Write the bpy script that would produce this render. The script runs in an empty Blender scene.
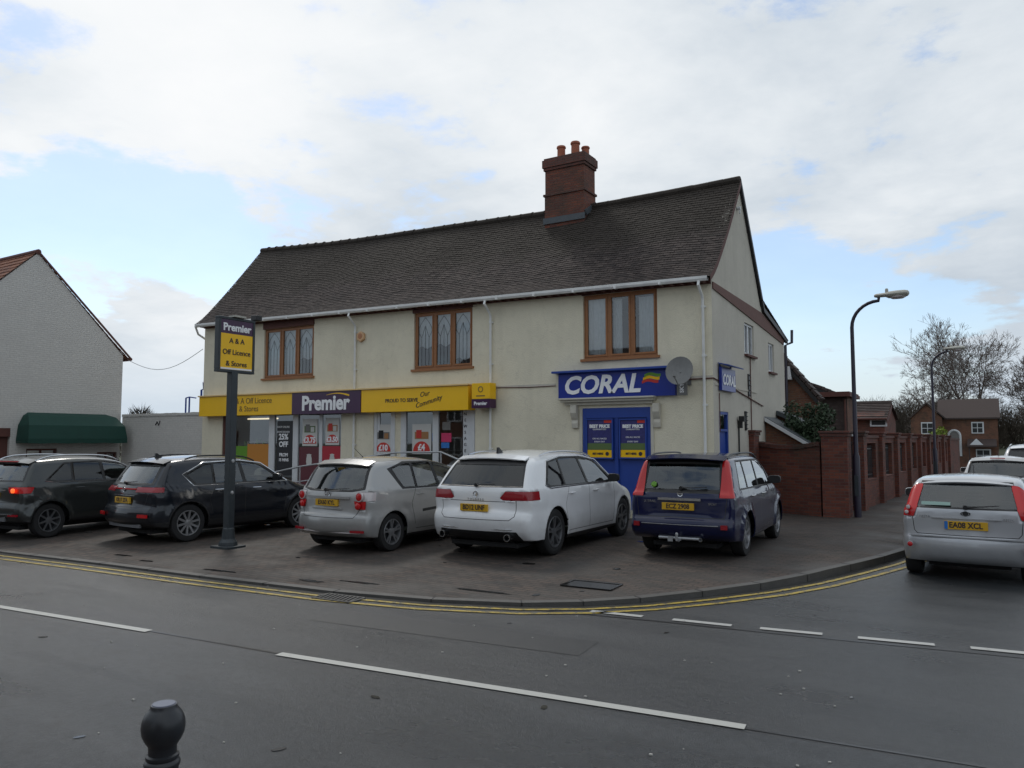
import bpy, bmesh, math, random
from mathutils import Vector, Matrix
R=math.radians; PI=math.pi; sin=math.sin; cos=math.cos
random.seed(7)
SC=bpy.context.scene; COL=SC.collection

# ------------------------------------------------------------ camera
F=770.0; HEAD=R(31.4); PITCH=math.atan(56/770.0); EYE=2.0
FW=Vector((-sin(HEAD)*cos(PITCH), cos(HEAD)*cos(PITCH), sin(PITCH)))
RT=Vector((cos(HEAD), sin(HEAD), 0)); UP=RT.cross(FW); CO=Vector((0,0,EYE))
cam=bpy.data.objects.new('camera', bpy.data.cameras.new('camera')); COL.objects.link(cam); SC.camera=cam
cam.location=CO; cam.rotation_euler=(PI/2+PITCH,0,HEAD)
cam.data.sensor_width=36; cam.data.lens=36*F/1024; cam.data.clip_end=3000; cam.data.clip_start=.05
SC.render.resolution_x=1024; SC.render.resolution_y=768

# ------------------------------------------------------------ world
W=bpy.data.worlds.new('World'); SC.world=W; W.use_nodes=True
SUN_EL=R(48); SUN_AZ=R(52)   # sun stands behind the shop, to the left: angle left of +Y
nt=W.node_tree; nt.nodes.clear()
def N(nt,t,**k):
    n=nt.nodes.new(t)
    for a,v in k.items():
        if a=='inp':
            for kk,vv in v.items(): n.inputs[kk].default_value=vv
        else: setattr(n,a,v)
    return n
def L(nt,a,b): nt.links.new(a,b)
def math_node(nt,op,a,b=None,c=None,clamp=False):
    n=nt.nodes.new('ShaderNodeMath'); n.operation=op; n.use_clamp=clamp
    for i,v in enumerate((a,b,c)):
        if v is None: continue
        if isinstance(v,(int,float)): n.inputs[i].default_value=v
        else: nt.links.new(v,n.inputs[i])
    return n.outputs[0]
def ramp(nt,fac,stops):
    n=nt.nodes.new('ShaderNodeValToRGB'); nt.links.new(fac,n.inputs[0])
    e=n.color_ramp.elements
    while len(e)>1: e.remove(e[0])
    e[0].position=stops[0][0]; e[0].color=(*stops[0][1],1)
    for p,c in stops[1:]:
        q=e.new(p); q.color=(*c,1)
    return n.outputs[0]
def mixc(nt,f,a,b):
    n=nt.nodes.new('ShaderNodeMix'); n.data_type='RGBA'
    if isinstance(f,(int,float)): n.inputs[0].default_value=f
    else: nt.links.new(f,n.inputs[0])
    for s,v in ((n.inputs[6],a),(n.inputs[7],b)):
        if isinstance(v,tuple): s.default_value=(*v,1)
        else: nt.links.new(v,s)
    return n.outputs[2]
def build_world():
    n=nt
    tc=N(n,'ShaderNodeTexCoord'); sep=N(n,'ShaderNodeSeparateXYZ'); L(n,tc.outputs['Generated'],sep.inputs[0])
    sky=N(n,'ShaderNodeTexSky',sky_type='NISHITA'); sky.sun_disc=False; sky.sun_elevation=SUN_EL; sky.sun_rotation=-SUN_AZ
    sky.air_density=1.0; sky.dust_density=.4
    bgs=N(n,'ShaderNodeBackground'); bgs.inputs[1].default_value=.15; L(n,sky.outputs[0],bgs.inputs[0])
    zc=math_node(n,'MAXIMUM',sep.outputs[2],0.0); den=math_node(n,'ADD',zc,.16)
    u=math_node(n,'DIVIDE',sep.outputs[0],den); v=math_node(n,'DIVIDE',sep.outputs[1],den)
    cb=N(n,'ShaderNodeCombineXYZ'); L(n,u,cb.inputs[0]); L(n,v,cb.inputs[1])
    no=N(n,'ShaderNodeTexNoise',inp={'Scale':1.7,'Detail':10,'Roughness':.60,'Distortion':.15}); L(n,cb.outputs[0],no.inputs['Vector'])
    no2=N(n,'ShaderNodeTexNoise',inp={'Scale':.75,'Detail':6,'Roughness':.5}); L(n,cb.outputs[0],no2.inputs['Vector'])
    # where the cover opens: directions of the blue gaps
    no3=N(n,'ShaderNodeTexNoise',inp={'Scale':5.5,'Detail':7,'Roughness':.6}); L(n,cb.outputs[0],no3.inputs['Vector'])
    cover=math_node(n,'ADD',no.outputs[0],math_node(n,'MULTIPLY',math_node(n,'SUBTRACT',no3.outputs[0],.47),.42))
    def spot(px,py,lo,hi,amt,cover):
        d=(FW+RT*((px-512)/F)-UP*((py-384)/F)).normalized()
        dp=N(n,'ShaderNodeVectorMath',operation='DOT_PRODUCT'); L(n,tc.outputs['Generated'],dp.inputs[0]); dp.inputs[1].default_value=d
        mr=N(n,'ShaderNodeMapRange',interpolation_type='SMOOTHSTEP'); L(n,dp.outputs['Value'],mr.inputs[0]); mr.inputs[1].default_value=cos(R(lo)); mr.inputs[2].default_value=cos(R(hi))
        mr.inputs[3].default_value=0; mr.inputs[4].default_value=amt
        return math_node(n,'SUBTRACT',cover,mr.outputs[0])
    for s in ((130,250,10,1,.19),(20,240,9,1,.14),(250,205,8,1,.11),(840,340,10,1,.17),(775,285,6,1,.19),(900,350,7,1,.08),(120,320,6,1,-.14),(160,365,6,1,-.1)): cover=spot(*s,cover)
    cf=N(n,'ShaderNodeMapRange',interpolation_type='SMOOTHSTEP'); L(n,cover,cf.inputs[0]); cf.inputs[1].default_value=.335; cf.inputs[2].default_value=.47; cf.inputs[3].default_value=.22
    # cloud colour: white towards the sun, greyer away
    sd=Vector((-sin(SUN_AZ)*cos(SUN_EL),cos(SUN_AZ)*cos(SUN_EL),sin(SUN_EL)))
    dp=N(n,'ShaderNodeVectorMath',operation='DOT_PRODUCT'); L(n,tc.outputs['Generated'],dp.inputs[0]); dp.inputs[1].default_value=sd
    sf=N(n,'ShaderNodeMapRange'); L(n,dp.outputs['Value'],sf.inputs[0]); sf.inputs[1].default_value=.45; sf.inputs[2].default_value=1.0; sf.inputs[3].default_value=-.18; sf.inputs[4].default_value=.17
    g=math_node(n,'ADD',no2.outputs[0],sf.outputs[0])
    fine=math_node(n,'MULTIPLY',math_node(n,'SUBTRACT',no.outputs[0],.5),.75)
    g=math_node(n,'ADD',g,fine)
    cc=ramp(n,g,[(.24,(.52,.59,.67)),(.42,(.65,.71,.77)),(.56,(.78,.825,.865)),(.72,(.90,.925,.945)),(.9,(.96,.97,.98))])
    bgc=N(n,'ShaderNodeBackground'); bgc.inputs[1].default_value=1.0; L(n,cc,bgc.inputs[0])
    mx=N(n,'ShaderNodeMixShader'); L(n,cf.outputs[0],mx.inputs[0]); L(n,bgs.outputs[0],mx.inputs[1]); L(n,bgc.outputs[0],mx.inputs[2])
    # pale band of thin cloud low on the horizon
    hz=N(n,'ShaderNodeMapRange',interpolation_type='SMOOTHSTEP'); L(n,sep.outputs[2],hz.inputs[0]); hz.inputs[1].default_value=.17; hz.inputs[2].default_value=.0; hz.inputs[4].default_value=.9; hz.inputs[3].default_value=0
    bgh=N(n,'ShaderNodeBackground'); bgh.inputs[0].default_value=(.62,.71,.80,1); bgh.inputs[1].default_value=1
    m2=N(n,'ShaderNodeMixShader'); L(n,hz.outputs[0],m2.inputs[0]); L(n,mx.outputs[0],m2.inputs[1]); L(n,bgh.outputs[0],m2.inputs[2])
    out=N(n,'ShaderNodeOutputWorld'); L(n,m2.outputs[0],out.inputs[0])
build_world()
sl=bpy.data.lights.new('sun','SUN'); sl.energy=.9; sl.angle=R(12); sl.color=(1,.95,.88)
so=bpy.data.objects.new('sun',sl); COL.objects.link(so); so.rotation_euler=(PI/2-SUN_EL,0,PI+SUN_AZ)
vs=SC.view_settings; vs.view_transform='Standard'; vs.look='None'; vs.exposure=0.02; vs.gamma=1; vs.use_curve_mapping=False

# ------------------------------------------------------------ helpers
def at(px,py,Y=None,X=None,Z=None):
    r=FW+RT*((px-512)/F)-UP*((py-384)/F)
    t=(Y-CO.y)/r.y if Y is not None else (X-CO.x)/r.x if X is not None else (Z-CO.z)/r.z
    return CO+r*t
class MB:
    def build_each(s,name,mat,parent,**k):
        p=list(range(len(s.v)))
        def fd(a):
            while p[a]!=a: p[a]=p[p[a]]; a=p[a]
            return a
        for f in s.f:
            for q in f[1:]: p[fd(q)]=fd(f[0])
        g={}
        for i,f in enumerate(s.f): g.setdefault(fd(f[0]),[]).append(i)
        out=[]
        for fs in g.values():
            m=MB(); ix={}
            for i in fs:
                for q in s.f[i]:
                    if q not in ix: ix[q]=len(m.v); m.v.append(s.v[q])
                m.f.append(tuple(ix[q] for q in s.f[i])); m.m.append(s.m[i])
            out.append(m.build(name,mat,parent,**k))
        return out
    def __init__(s): s.v=[]; s.f=[]; s.m=[]
    def add(s,vs,fs,m=0):
        o=len(s.v); s.v+= [tuple(v) for v in vs]; s.f+=[tuple(i+o for i in f) for f in fs]; s.m+=[m]*len(fs); return s
    def box(s,x0,x1,y0,y1,z0,z1,m=0):
        return s.add([(x0,y0,z0),(x1,y0,z0),(x1,y1,z0),(x0,y1,z0),(x0,y0,z1),(x1,y0,z1),(x1,y1,z1),(x0,y1,z1)],
            [(0,3,2,1),(4,5,6,7),(0,1,5,4),(1,2,6,5),(2,3,7,6),(3,0,4,7)],m)
    def obox(s,c,ax,ay,az,hx,hy,hz,m=0):
        c=Vector(c);ax=Vector(ax).normalized()*hx;ay=Vector(ay).normalized()*hy;az=Vector(az).normalized()*hz
        vs=[c+ax*a+ay*b+az*d for d in(-1,1) for a,b in((-1,-1),(1,-1),(1,1),(-1,1))]
        return s.add(vs,[(0,3,2,1),(4,5,6,7),(0,1,5,4),(1,2,6,5),(2,3,7,6),(3,0,4,7)],m)
    def tube(s,pts,r,n=8,m=0,cap=True):
        pts=[Vector(p) for p in pts]; rs=r if isinstance(r,(list,tuple)) else [r]*len(pts)
        vs=[];ref=None
        for i,p in enumerate(pts):
            d=(pts[min(i+1,len(pts)-1)]-pts[max(i-1,0)]).normalized()
            if ref is None: ref=Vector((0,0,1)) if abs(d.z)<.9 else Vector((1,0,0))
            a=d.cross(ref); 
            if a.length<1e-4: a=d.cross(Vector((0,1,0)))
            a.normalize(); b=d.cross(a); ref=a.cross(d)
            for k in range(n):
                t=2*PI*k/n; vs.append(p+a*cos(t)*rs[i]+b*sin(t)*rs[i])
        fs=[(i*n+k,i*n+(k+1)%n,(i+1)*n+(k+1)%n,(i+1)*n+k) for i in range(len(pts)-1) for k in range(n)]
        if cap: fs+=[tuple(range(n)),tuple(range((len(pts)-1)*n,len(pts)*n))[::-1]]
        return s.add(vs,fs,m)
    def prism(s,poly,axis,a,b,m=0):
        def P(u,v,w): return (w,u,v) if axis=='x' else (u,w,v) if axis=='y' else (u,v,w)
        n=len(poly); vs=[P(u,v,a) for u,v in poly]+[P(u,v,b) for u,v in poly]
        return s.add(vs,[tuple(range(n))[::-1],tuple(range(n,2*n))]+[(i,(i+1)%n,n+(i+1)%n,n+i) for i in range(n)],m)
    def lathe(s,prof,c=(0,0,0),axis='z',n=24,m=0):
        c=Vector(c); vs=[]
        for r,h in prof:
            for k in range(n):
                t=2*PI*k/n; a,b=r*cos(t),r*sin(t)
                vs.append(c+Vector((a,b,h) if axis=='z' else (a,h,b) if axis=='y' else (h,a,b)))
        fs=[(i*n+k,i*n+(k+1)%n,(i+1)*n+(k+1)%n,(i+1)*n+k) for i in range(len(prof)-1) for k in range(n)]
        return s.add(vs,fs,m)
    def quad(s,a,b,c,d,m=0): return s.add([a,b,c,d],[(0,1,2,3)],m)
    def build(s,name,mat,parent=None,smooth=False,bevel=0,local=False,angle=35,fix=True):
        me=bpy.data.meshes.new(name); me.from_pydata(s.v,[],s.f)
        for m in (mat if isinstance(mat,(list,tuple)) else [mat]): me.materials.append(m)
        me.polygons.foreach_set('material_index',s.m)
        if fix:
            bm=bmesh.new(); bm.from_mesh(me); bmesh.ops.recalc_face_normals(bm,faces=bm.faces); bm.to_mesh(me); bm.free()
        if smooth:
            me.polygons.foreach_set('use_smooth',[True]*len(me.polygons)); me.set_sharp_from_angle(angle=R(angle))
        me.update()
        o=bpy.data.objects.new(name,me); COL.objects.link(o)
        if bevel:
            b=o.modifiers.new('b','BEVEL'); b.width=bevel; b.segments=2; b.limit_method='ANGLE'; b.angle_limit=R(40)
        link(o,parent,local)
        return o
def link(o,parent,local=False):
    if parent is not None:
        o.parent=parent
        if parent.type=='EMPTY' and not local: o.matrix_parent_inverse=Matrix.LocRotScale(parent.location,parent.rotation_euler,None).inverted()
    elif o.type=='MESH' and not local:
        vs=[v.co for v in o.data.vertices]
        if vs:
            b=Vector(((min(v.x for v in vs)+max(v.x for v in vs))/2,(min(v.y for v in vs)+max(v.y for v in vs))/2,min(v.z for v in vs)))
            o.data.transform(Matrix.Translation(-b)); o.location=b
def tag(o,label=None,cat=None,group=None,kind=None):
    if label:o['label']=label
    if cat:o['category']=cat
    if group:o['group']=group
    if kind:o['kind']=kind
    return o
def thing(name,label,cat,loc=(0,0,0),rz=0,group=None):
    o=bpy.data.objects.new(name,None); COL.objects.link(o); o.location=loc; o.rotation_euler=(0,0,rz); o.empty_display_size=.2
    return tag(o,label,cat,group)
def copy_tree(o,parent=None):
    c=o.copy(); COL.objects.link(c); c.parent=parent
    for ch in list(o.children): copy_tree(ch,c)
    return c
def text(name,s,size,mat,parent,o,ax,up,ext=.004,bold=.0,align='CENTER',shear=0,sx=1,local=False):
    """lettering as a real thin solid: o = anchor, ax = reading direction, up = up direction"""
    cu=bpy.data.curves.new(name,'FONT'); cu.body=s; cu.size=size; cu.align_x=align; cu.align_y='CENTER'; cu.extrude=ext; cu.offset=bold; cu.shear=shear; cu.resolution_u=3
    t=bpy.data.objects.new(name,cu); COL.objects.link(t)
    dg=bpy.context.evaluated_depsgraph_get(); me=bpy.data.meshes.new_from_object(t.evaluated_get(dg))
    bpy.data.objects.remove(t); bpy.data.curves.remove(cu)
    ax=Vector(ax).normalized();up=Vector(up).normalized();nz=ax.cross(up)
    M=Matrix(((ax.x*sx,up.x,nz.x,o[0]),(ax.y*sx,up.y,nz.y,o[1]),(ax.z*sx,up.z,nz.z,o[2]),(0,0,0,1)))
    me.transform(M); me.materials.clear(); me.materials.append(mat)
    ob=bpy.data.objects.new(name,me); COL.objects.link(ob); link(ob,parent,local); return ob

# ------------------------------------------------------------ materials
def newmat(name):
    m=bpy.data.materials.new(name); m.use_nodes=True; n=m.node_tree; b=n.nodes['Principled BSDF']; return m,n,b
def objc(n): return N(n,'ShaderNodeTexCoord').outputs['Object']
def wpos(n): return N(n,'ShaderNodeNewGeometry').outputs['Position']
def noise(n,vec,scale,detail=4,rough=.55,sc3=None):
    if sc3:
        mp=N(n,'ShaderNodeMapping'); mp.inputs['Scale'].default_value=sc3; L(n,vec,mp.inputs[0]); vec=mp.outputs[0]
    t=N(n,'ShaderNodeTexNoise',inp={'Scale':scale,'Detail':detail,'Roughness':rough}); L(n,vec,t.inputs['Vector']); return t.outputs[0]
def bump(n,b,h,dist,st=1):
    bp=N(n,'ShaderNodeBump'); bp.inputs['Distance'].default_value=dist; bp.inputs['Strength'].default_value=st; L(n,h,bp.inputs['Height']); L(n,bp.outputs[0],b.inputs['Normal'])
def M_(name,c,rough=.5,metal=0,var=.0,scale=8,bmp=0,coat=0,spec=.5,emit=None):
    m,n,b=newmat(name); b.inputs['Roughness'].default_value=rough; b.inputs['Metallic'].default_value=metal
    b.inputs['Coat Weight'].default_value=coat; b.inputs['Coat Roughness'].default_value=.04; b.inputs['Specular IOR Level'].default_value=spec
    v=wpos(n)
    if var:
        f=noise(n,v,scale,5)
        L(n,mixc(n,f,tuple(x*(1-var) for x in c),tuple(min(1,x*(1+var)) for x in c)),b.inputs['Base Color'])
    else: b.inputs['Base Color'].default_value=(*c,1)
    if bmp: bump(n,b,noise(n,v,scale*6,3),bmp)
    if emit: b.inputs['Emission Color'].default_value=(*emit[0],1); b.inputs['Emission Strength'].default_value=emit[1]
    return m
def side_uv(n,diag=False):
    """u along the wall (x or y by face normal), v = height"""
    g=N(n,'ShaderNodeNewGeometry'); s=N(n,'ShaderNodeSeparateXYZ'); L(n,g.outputs['Position'],s.inputs[0])
    q=N(n,'ShaderNodeSeparateXYZ'); L(n,g.outputs['True Normal'],q.inputs[0])
    a=math_node(n,'GREATER_THAN',math_node(n,'ABSOLUTE',q.outputs[0]),.6)
    mu=N(n,'ShaderNodeMix'); mu.data_type='FLOAT'; L(n,a,mu.inputs[0]); L(n,s.outputs[0],mu.inputs[2]); L(n,s.outputs[1],mu.inputs[3])
    c=N(n,'ShaderNodeCombineXYZ'); L(n,mu.outputs[0],c.inputs[0]); L(n,s.outputs[2],c.inputs[1]); return c.outputs[0],g.outputs['Position']
def brick(name,c1,c2,mort,bw=.225,rh=.075,ms=.008,paint=False,rough=.85,bmp=.006,stain=(.03,.035,.025)):
    m,n,b=newmat(name); uv,pos=side_uv(n)
    t=N(n,'ShaderNodeTexBrick'); t.inputs['Color1'].default_value=(*c1,1); t.inputs['Color2'].default_value=(*c2,1); t.inputs['Mortar'].default_value=(*mort,1)
    t.inputs['Scale'].default_value=1; t.inputs['Brick Width'].default_value=bw; t.inputs['Row Height'].default_value=rh; t.inputs['Mortar Size'].default_value=ms; t.inputs['Mortar Smooth'].default_value=.3; t.inputs['Bias'].default_value=0
    L(n,uv,t.inputs['Vector'])
    f=noise(n,pos,1.3,6,.6); f2=noise(n,pos,14,4)
    c=mixc(n,ramp(n,f2,[(.3,(0,0,0)),(.7,(.35,.35,.35))]),t.outputs['Color'],tuple(x*.55 for x in c1))
    c=mixc(n,ramp(n,f,[(.46,(0,0,0)),(.74,(.7,.7,.7))]),c,stain)
    L(n,c,b.inputs['Base Color']); b.inputs['Roughness'].default_value=rough
    hh=math_node(n,'ADD',math_node(n,'MULTIPLY',t.outputs['Fac'],-1),math_node(n,'MULTIPLY',f2,.5)); bump(n,b,hh,bmp)
    return m
def render_mat(name,c,dirt):
    m,n,b=newmat(name); v=wpos(n)
    f=noise(n,v,.9,7,.62); st=noise(n,v,1,5,.6,(2.2,2.2,.22)); g=noise(n,v,38,3); md=noise(n,v,5,6,.7)
    k=mixc(n,ramp(n,f,[(.35,(0,0,0)),(.75,(.75,.75,.75))]),c,tuple(x*.80 for x in c))
    k=mixc(n,ramp(n,st,[(.5,(0,0,0)),(.74,(.33,.33,.33))]),k,dirt)
    k=mixc(n,ramp(n,md,[(.52,(0,0,0)),(.8,(.5,.5,.5))]),k,dirt)
    k=mixc(n,math_node(n,'MULTIPLY',g,.25),k,tuple(x*.7 for x in c))
    s_=N(n,'ShaderNodeSeparateXYZ'); L(n,v,s_.inputs[0])
    damp=math_node(n,'ADD',s_.outputs[2],math_node(n,'MULTIPLY',noise(n,v,2.5,6,.7),-1.3)); k=mixc(n,ramp(n,math_node(n,'ADD',math_node(n,'MULTIPLY',damp,-.5),.5,clamp=True),[(.35,(0,0,0)),(.8,(.75,.75,.75))]),k,tuple(x*.6 for x in dirt))
    vo=N(n,'ShaderNodeTexVoronoi',feature='DISTANCE_TO_EDGE',inp={'Scale':.55}); dv=N(n,'ShaderNodeVectorMath',operation='ADD'); nz=N(n,'ShaderNodeTexNoise',inp={'Scale':3.0,'Detail':6}); L(n,v,nz.inputs['Vector']); L(n,v,dv.inputs[0]); sc=N(n,'ShaderNodeVectorMath',operation='SCALE'); sc.inputs['Scale'].default_value=.5; L(n,nz.outputs['Color'],sc.inputs[0]); L(n,sc.outputs[0],dv.inputs[1]); L(n,dv.outputs[0],vo.inputs['Vector'])
    k=mixc(n,ramp(n,vo.outputs['Distance'],[(0,(.16,.16,.16)),(.006,(0,0,0))]),k,tuple(x*.5 for x in dirt))
    L(n,k,b.inputs['Base Color']); b.inputs['Roughness'].default_value=.9; bump(n,b,g,.012)
    return m
m_wall=render_mat('cream_render',(.81,.75,.585),(.56,.51,.39))
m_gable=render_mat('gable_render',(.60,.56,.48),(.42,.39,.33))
m_white_brick=brick('white_painted_brick',(.66,.64,.60),(.63,.61,.575),(.58,.56,.53),bmp=.0035,ms=.010,stain=(.54,.52,.49))
m_brick=brick('red_brick',(.21,.060,.034),(.10,.030,.024),(.10,.075,.065))
m_brick_chim=brick('chimney_brick',(.22,.066,.036),(.12,.04,.03),(.11,.085,.07),stain=(.05,.04,.03))
m_brick_dark=brick('old_dark_brick',(.16,.055,.04),(.11,.045,.035),(.10,.08,.07))
m_brick_house=brick('house_brick',(.20,.085,.045),(.14,.052,.034),(.14,.11,.085))
m_brick_warm=brick('orange_brick',(.38,.19,.085),(.32,.14,.065),(.25,.19,.13))
def tile_mat(name,a,b_,c,moss=None,scale=1,rough=.8):
    m,n,b=newmat(name); g=N(n,'ShaderNodeNewGeometry'); ri=g.outputs['Random Per Island']; v=g.outputs['Position']
    k=ramp(n,ri,[(0,a),(.5,b_),(1,c)])
    f=noise(n,v,9,5,.65)
    k=mixc(n,math_node(n,'MULTIPLY',f,.6),k,tuple(x*.55 for x in a))
    if moss:
        s=N(n,'ShaderNodeSeparateXYZ'); L(n,v,s.inputs[0])
        h=math_node(n,'ADD',s.outputs[2],math_node(n,'MULTIPLY',noise(n,v,1.1,6,.65),1.6))
        k=mixc(n,ramp(n,math_node(n,'DIVIDE',math_node(n,'SUBTRACT',h,7.75),.5,clamp=True),[(0,(0,0,0)),(1,(.8,.8,.8))]),k,moss)
    L(n,k,b.inputs['Base Color']); b.inputs['Roughness'].default_value=rough; bump(n,b,noise(n,v,30,4),.01); b.inputs['Specular IOR Level'].default_value=.3
    return m
m_tile=tile_mat('old_roof_tiles',(.038,.030,.028),(.062,.047,.043),(.095,.074,.066),moss=(.030,.024,.018))
m_terra=tile_mat('terracotta_tiles',(.22,.09,.05),(.30,.13,.08),(.17,.08,.06))
m_tile_far=tile_mat('brown_roof_tiles',(.06,.045,.04),(.075,.055,.05),(.09,.068,.06))
m_slate=tile_mat('grey_slates',(.06,.07,.075),(.08,.09,.095),(.10,.11,.12),rough=.55)
m_black=M_('black_plastic',(.014,.014,.015),.45)
m_rubber=M_('tyre_rubber',(.016,.016,.017),.8,var=.3,scale=20)
m_dark=M_('dark_interior',(.02,.02,.021),.9)
m_chrome=M_('bright_metal',(.62,.63,.65),.18,1)
m_alloy=M_('alloy_rim',(.42,.43,.45),.35,.8)
m_alloy_dark=M_('dark_alloy_rim',(.20,.205,.215),.4,.7)
m_pvc=M_('white_pvc',(.62,.63,.64),.45,var=.12,scale=6)
m_pipe=M_('white_gutter_plastic',(.76,.76,.74),.5,var=.25,scale=3)
m_oak=M_('brown_window_frame',(.30,.125,.045),.5,var=.25,scale=12)
m_board=M_('dark_brown_board',(.10,.035,.026),.7,var=.4,scale=4)
m_bluep=M_('blue_paint',(.015,.055,.30),.4,var=.12,scale=5)
m_bluesign=M_('blue_sign_panel',(.008,.028,.26),.3,var=.08,scale=3)
m_yellow=M_('yellow_sign_panel',(.92,.53,.0),.35,var=.06,scale=3)
m_purple=M_('purple_sign_panel',(.045,.006,.05),.3)
m_wtext=M_('white_lettering',(.85,.85,.86),.4)
m_ytext=M_('dim_brown_lettering',(.22,.13,.03),.5)
m_dtext=M_('dark_lettering',(.03,.02,.03),.5)
m_plate=M_('yellow_number_plate',(.62,.36,.02),.35)
m_iron=M_('black_iron_paint',(.018,.020,.024),.35,var=.4,scale=15)
m_polegrey=M_('dark_grey_pole_paint',(.028,.036,.042),.45,var=.3,scale=6)
m_lamppole=M_('dark_purple_grey_pole',(.018,.014,.030),.4,var=.3,scale=6)
m_blackpole=m_iron
m_galv=M_('galvanised_rail',(.42,.43,.44),.4,.5,var=.2,scale=10)
m_green=M_('green_awning_cloth',(.004,.045,.033),.75,var=.2,scale=3)
m_lamphead=M_('lamp_head_plastic',(.42,.41,.36),.45,var=.2,scale=9)
m_red=M_('red_lens',(.50,.010,.012),.22,coat=.25)
m_redlit=M_('red_lens_lit',(.75,.03,.03),.12,coat=1,emit=((1,.12,.05),.35))
m_reddark=M_('dark_red_lens',(.28,.006,.014),.2,coat=.3)
m_clear=M_('clear_lens',(.55,.50,.50),.1,coat=1)
m_orangelens=M_('orange_glow_lens',(.9,.12,.02),.2,emit=((1,.16,.03),1.0))
m_red_print=M_('red_print',(.55,.03,.02),.5); m_pink=M_('pink_print',(.60,.03,.12),.5); m_bluepr=M_('blue_print',(.02,.16,.50),.5)
m_paper=M_('white_paper',(.58,.57,.54),.6); m_maroon=M_('maroon_vinyl',(.11,.015,.025),.4); m_redvin=M_('red_vinyl',(.42,.012,.03),.4)
m_greenpr=M_('green_vinyl',(.12,.30,.02),.5); m_orangepr=M_('orange_vinyl',(.55,.22,.03),.5); m_blackpr=M_('black_vinyl',(.012,.012,.016),.4)
m_greypr=M_('grey_print',(.16,.15,.14),.5); m_foodpr=M_('brown_food_print',(.36,.17,.06),.5)
m_purpr=M_('indigo_print',(.035,.035,.16),.35,var=.5,scale=12); m_olive=M_('olive_print',(.10,.16,.05),.5)
m_curtain=M_('net_curtain',(.80,.82,.84),.8,var=.15,scale=10); m_seat=M_('seat_fabric',(.035,.035,.038),.9)
m_lead=M_('window_lead',(.10,.105,.11),.5); m_pot=M_('terracotta_pot',(.34,.11,.06),.8,var=.25,scale=9); m_flash=M_('lead_flashing',(.07,.08,.09),.6,var=.2)
m_lightstrip=M_('lit_tube',(.9,.8,.6),.4,emit=((1,.82,.55),1.2)); m_dish=M_('dish_grey',(.17,.17,.165),.5,var=.2,scale=14)
m_alarm=M_('peach_alarm_box',(.62,.38,.20),.5); m_concrete=M_('kerb_concrete',(.075,.072,.067),.6,var=.35,scale=4,bmp=.006)
m_soil=M_('rough_grass',(.045,.055,.028),.95,var=.5,scale=.6)
m_bark=M_('bark',(.11,.085,.07),.9,var=.3,scale=2); m_twig=M_('twigs',(.15,.12,.105),.9); m_wood=M_('wood_twigs',(.075,.06,.045),.95,var=.5,scale=.15)
m_leaf=M_('dark_shrub_leaves',(.040,.065,.032),.7,var=.6,scale=3); m_leafy=M_('yellow_green_leaves',(.20,.26,.03),.7,var=.4,scale=3)
m_bluevan=M_('blue_paintwork',(.03,.06,.35),.3)
def glass(name,tint,rough=.02,refl=1.0):
    m=bpy.data.materials.new(name); m.use_nodes=True; n=m.node_tree; n.nodes.clear()
    tr=N(n,'ShaderNodeBsdfTransparent'); tr.inputs[0].default_value=(*tint,1)
    gl=N(n,'ShaderNodeBsdfGlossy'); gl.inputs['Roughness'].default_value=rough; gl.inputs[0].default_value=(.95,.98,1,1)
    fr=N(n,'ShaderNodeFresnel'); fr.inputs[0].default_value=1.55
    mx=N(n,'ShaderNodeMixShader'); L(n,math_node(n,'MULTIPLY',math_node(n,'ADD',fr.outputs[0],.02),refl,clamp=True),mx.inputs[0]); L(n,tr.outputs[0],mx.inputs[1]); L(n,gl.outputs[0],mx.inputs[2])
    o=N(n,'ShaderNodeOutputMaterial'); L(n,mx.outputs[0],o.inputs[0]); return m
m_glass=glass('window_glass',(.78,.82,.82),refl=1.8); m_carglass=glass('car_glass',(.55,.66,.61),refl=1.6); m_privacy=glass('privacy_glass',(.10,.11,.12),refl=.9)
def paint(name,c,metal=.0,rough=.35,dirt=(.10,.09,.08),dz=.55):
    m,n,b=newmat(name); g=N(n,'ShaderNodeTexCoord').outputs['Object']; s=N(n,'ShaderNodeSeparateXYZ'); L(n,g,s.inputs[0])
    f=noise(n,g,5,5,.6)
    low=N(n,'ShaderNodeMapRange'); L(n,math_node(n,'ADD',s.outputs[2],math_node(n,'MULTIPLY',f,-.45)),low.inputs[0]); low.inputs[1].default_value=dz-.1; low.inputs[2].default_value=-.15; low.inputs[3].default_value=.0; low.inputs[4].default_value=.4
    L(n,mixc(n,low.outputs[0],c,dirt),b.inputs['Base Color']); b.inputs['Metallic'].default_value=metal
    b.inputs['Roughness'].default_value=rough; b.inputs['Coat Weight'].default_value=1; b.inputs['Specular IOR Level'].default_value=.1
    cr=N(n,'ShaderNodeMapRange'); L(n,f,cr.inputs[0]); cr.inputs[3].default_value=.03; cr.inputs[4].default_value=.16; L(n,cr.outputs[0],b.inputs['Coat Roughness'])
    return m
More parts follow.
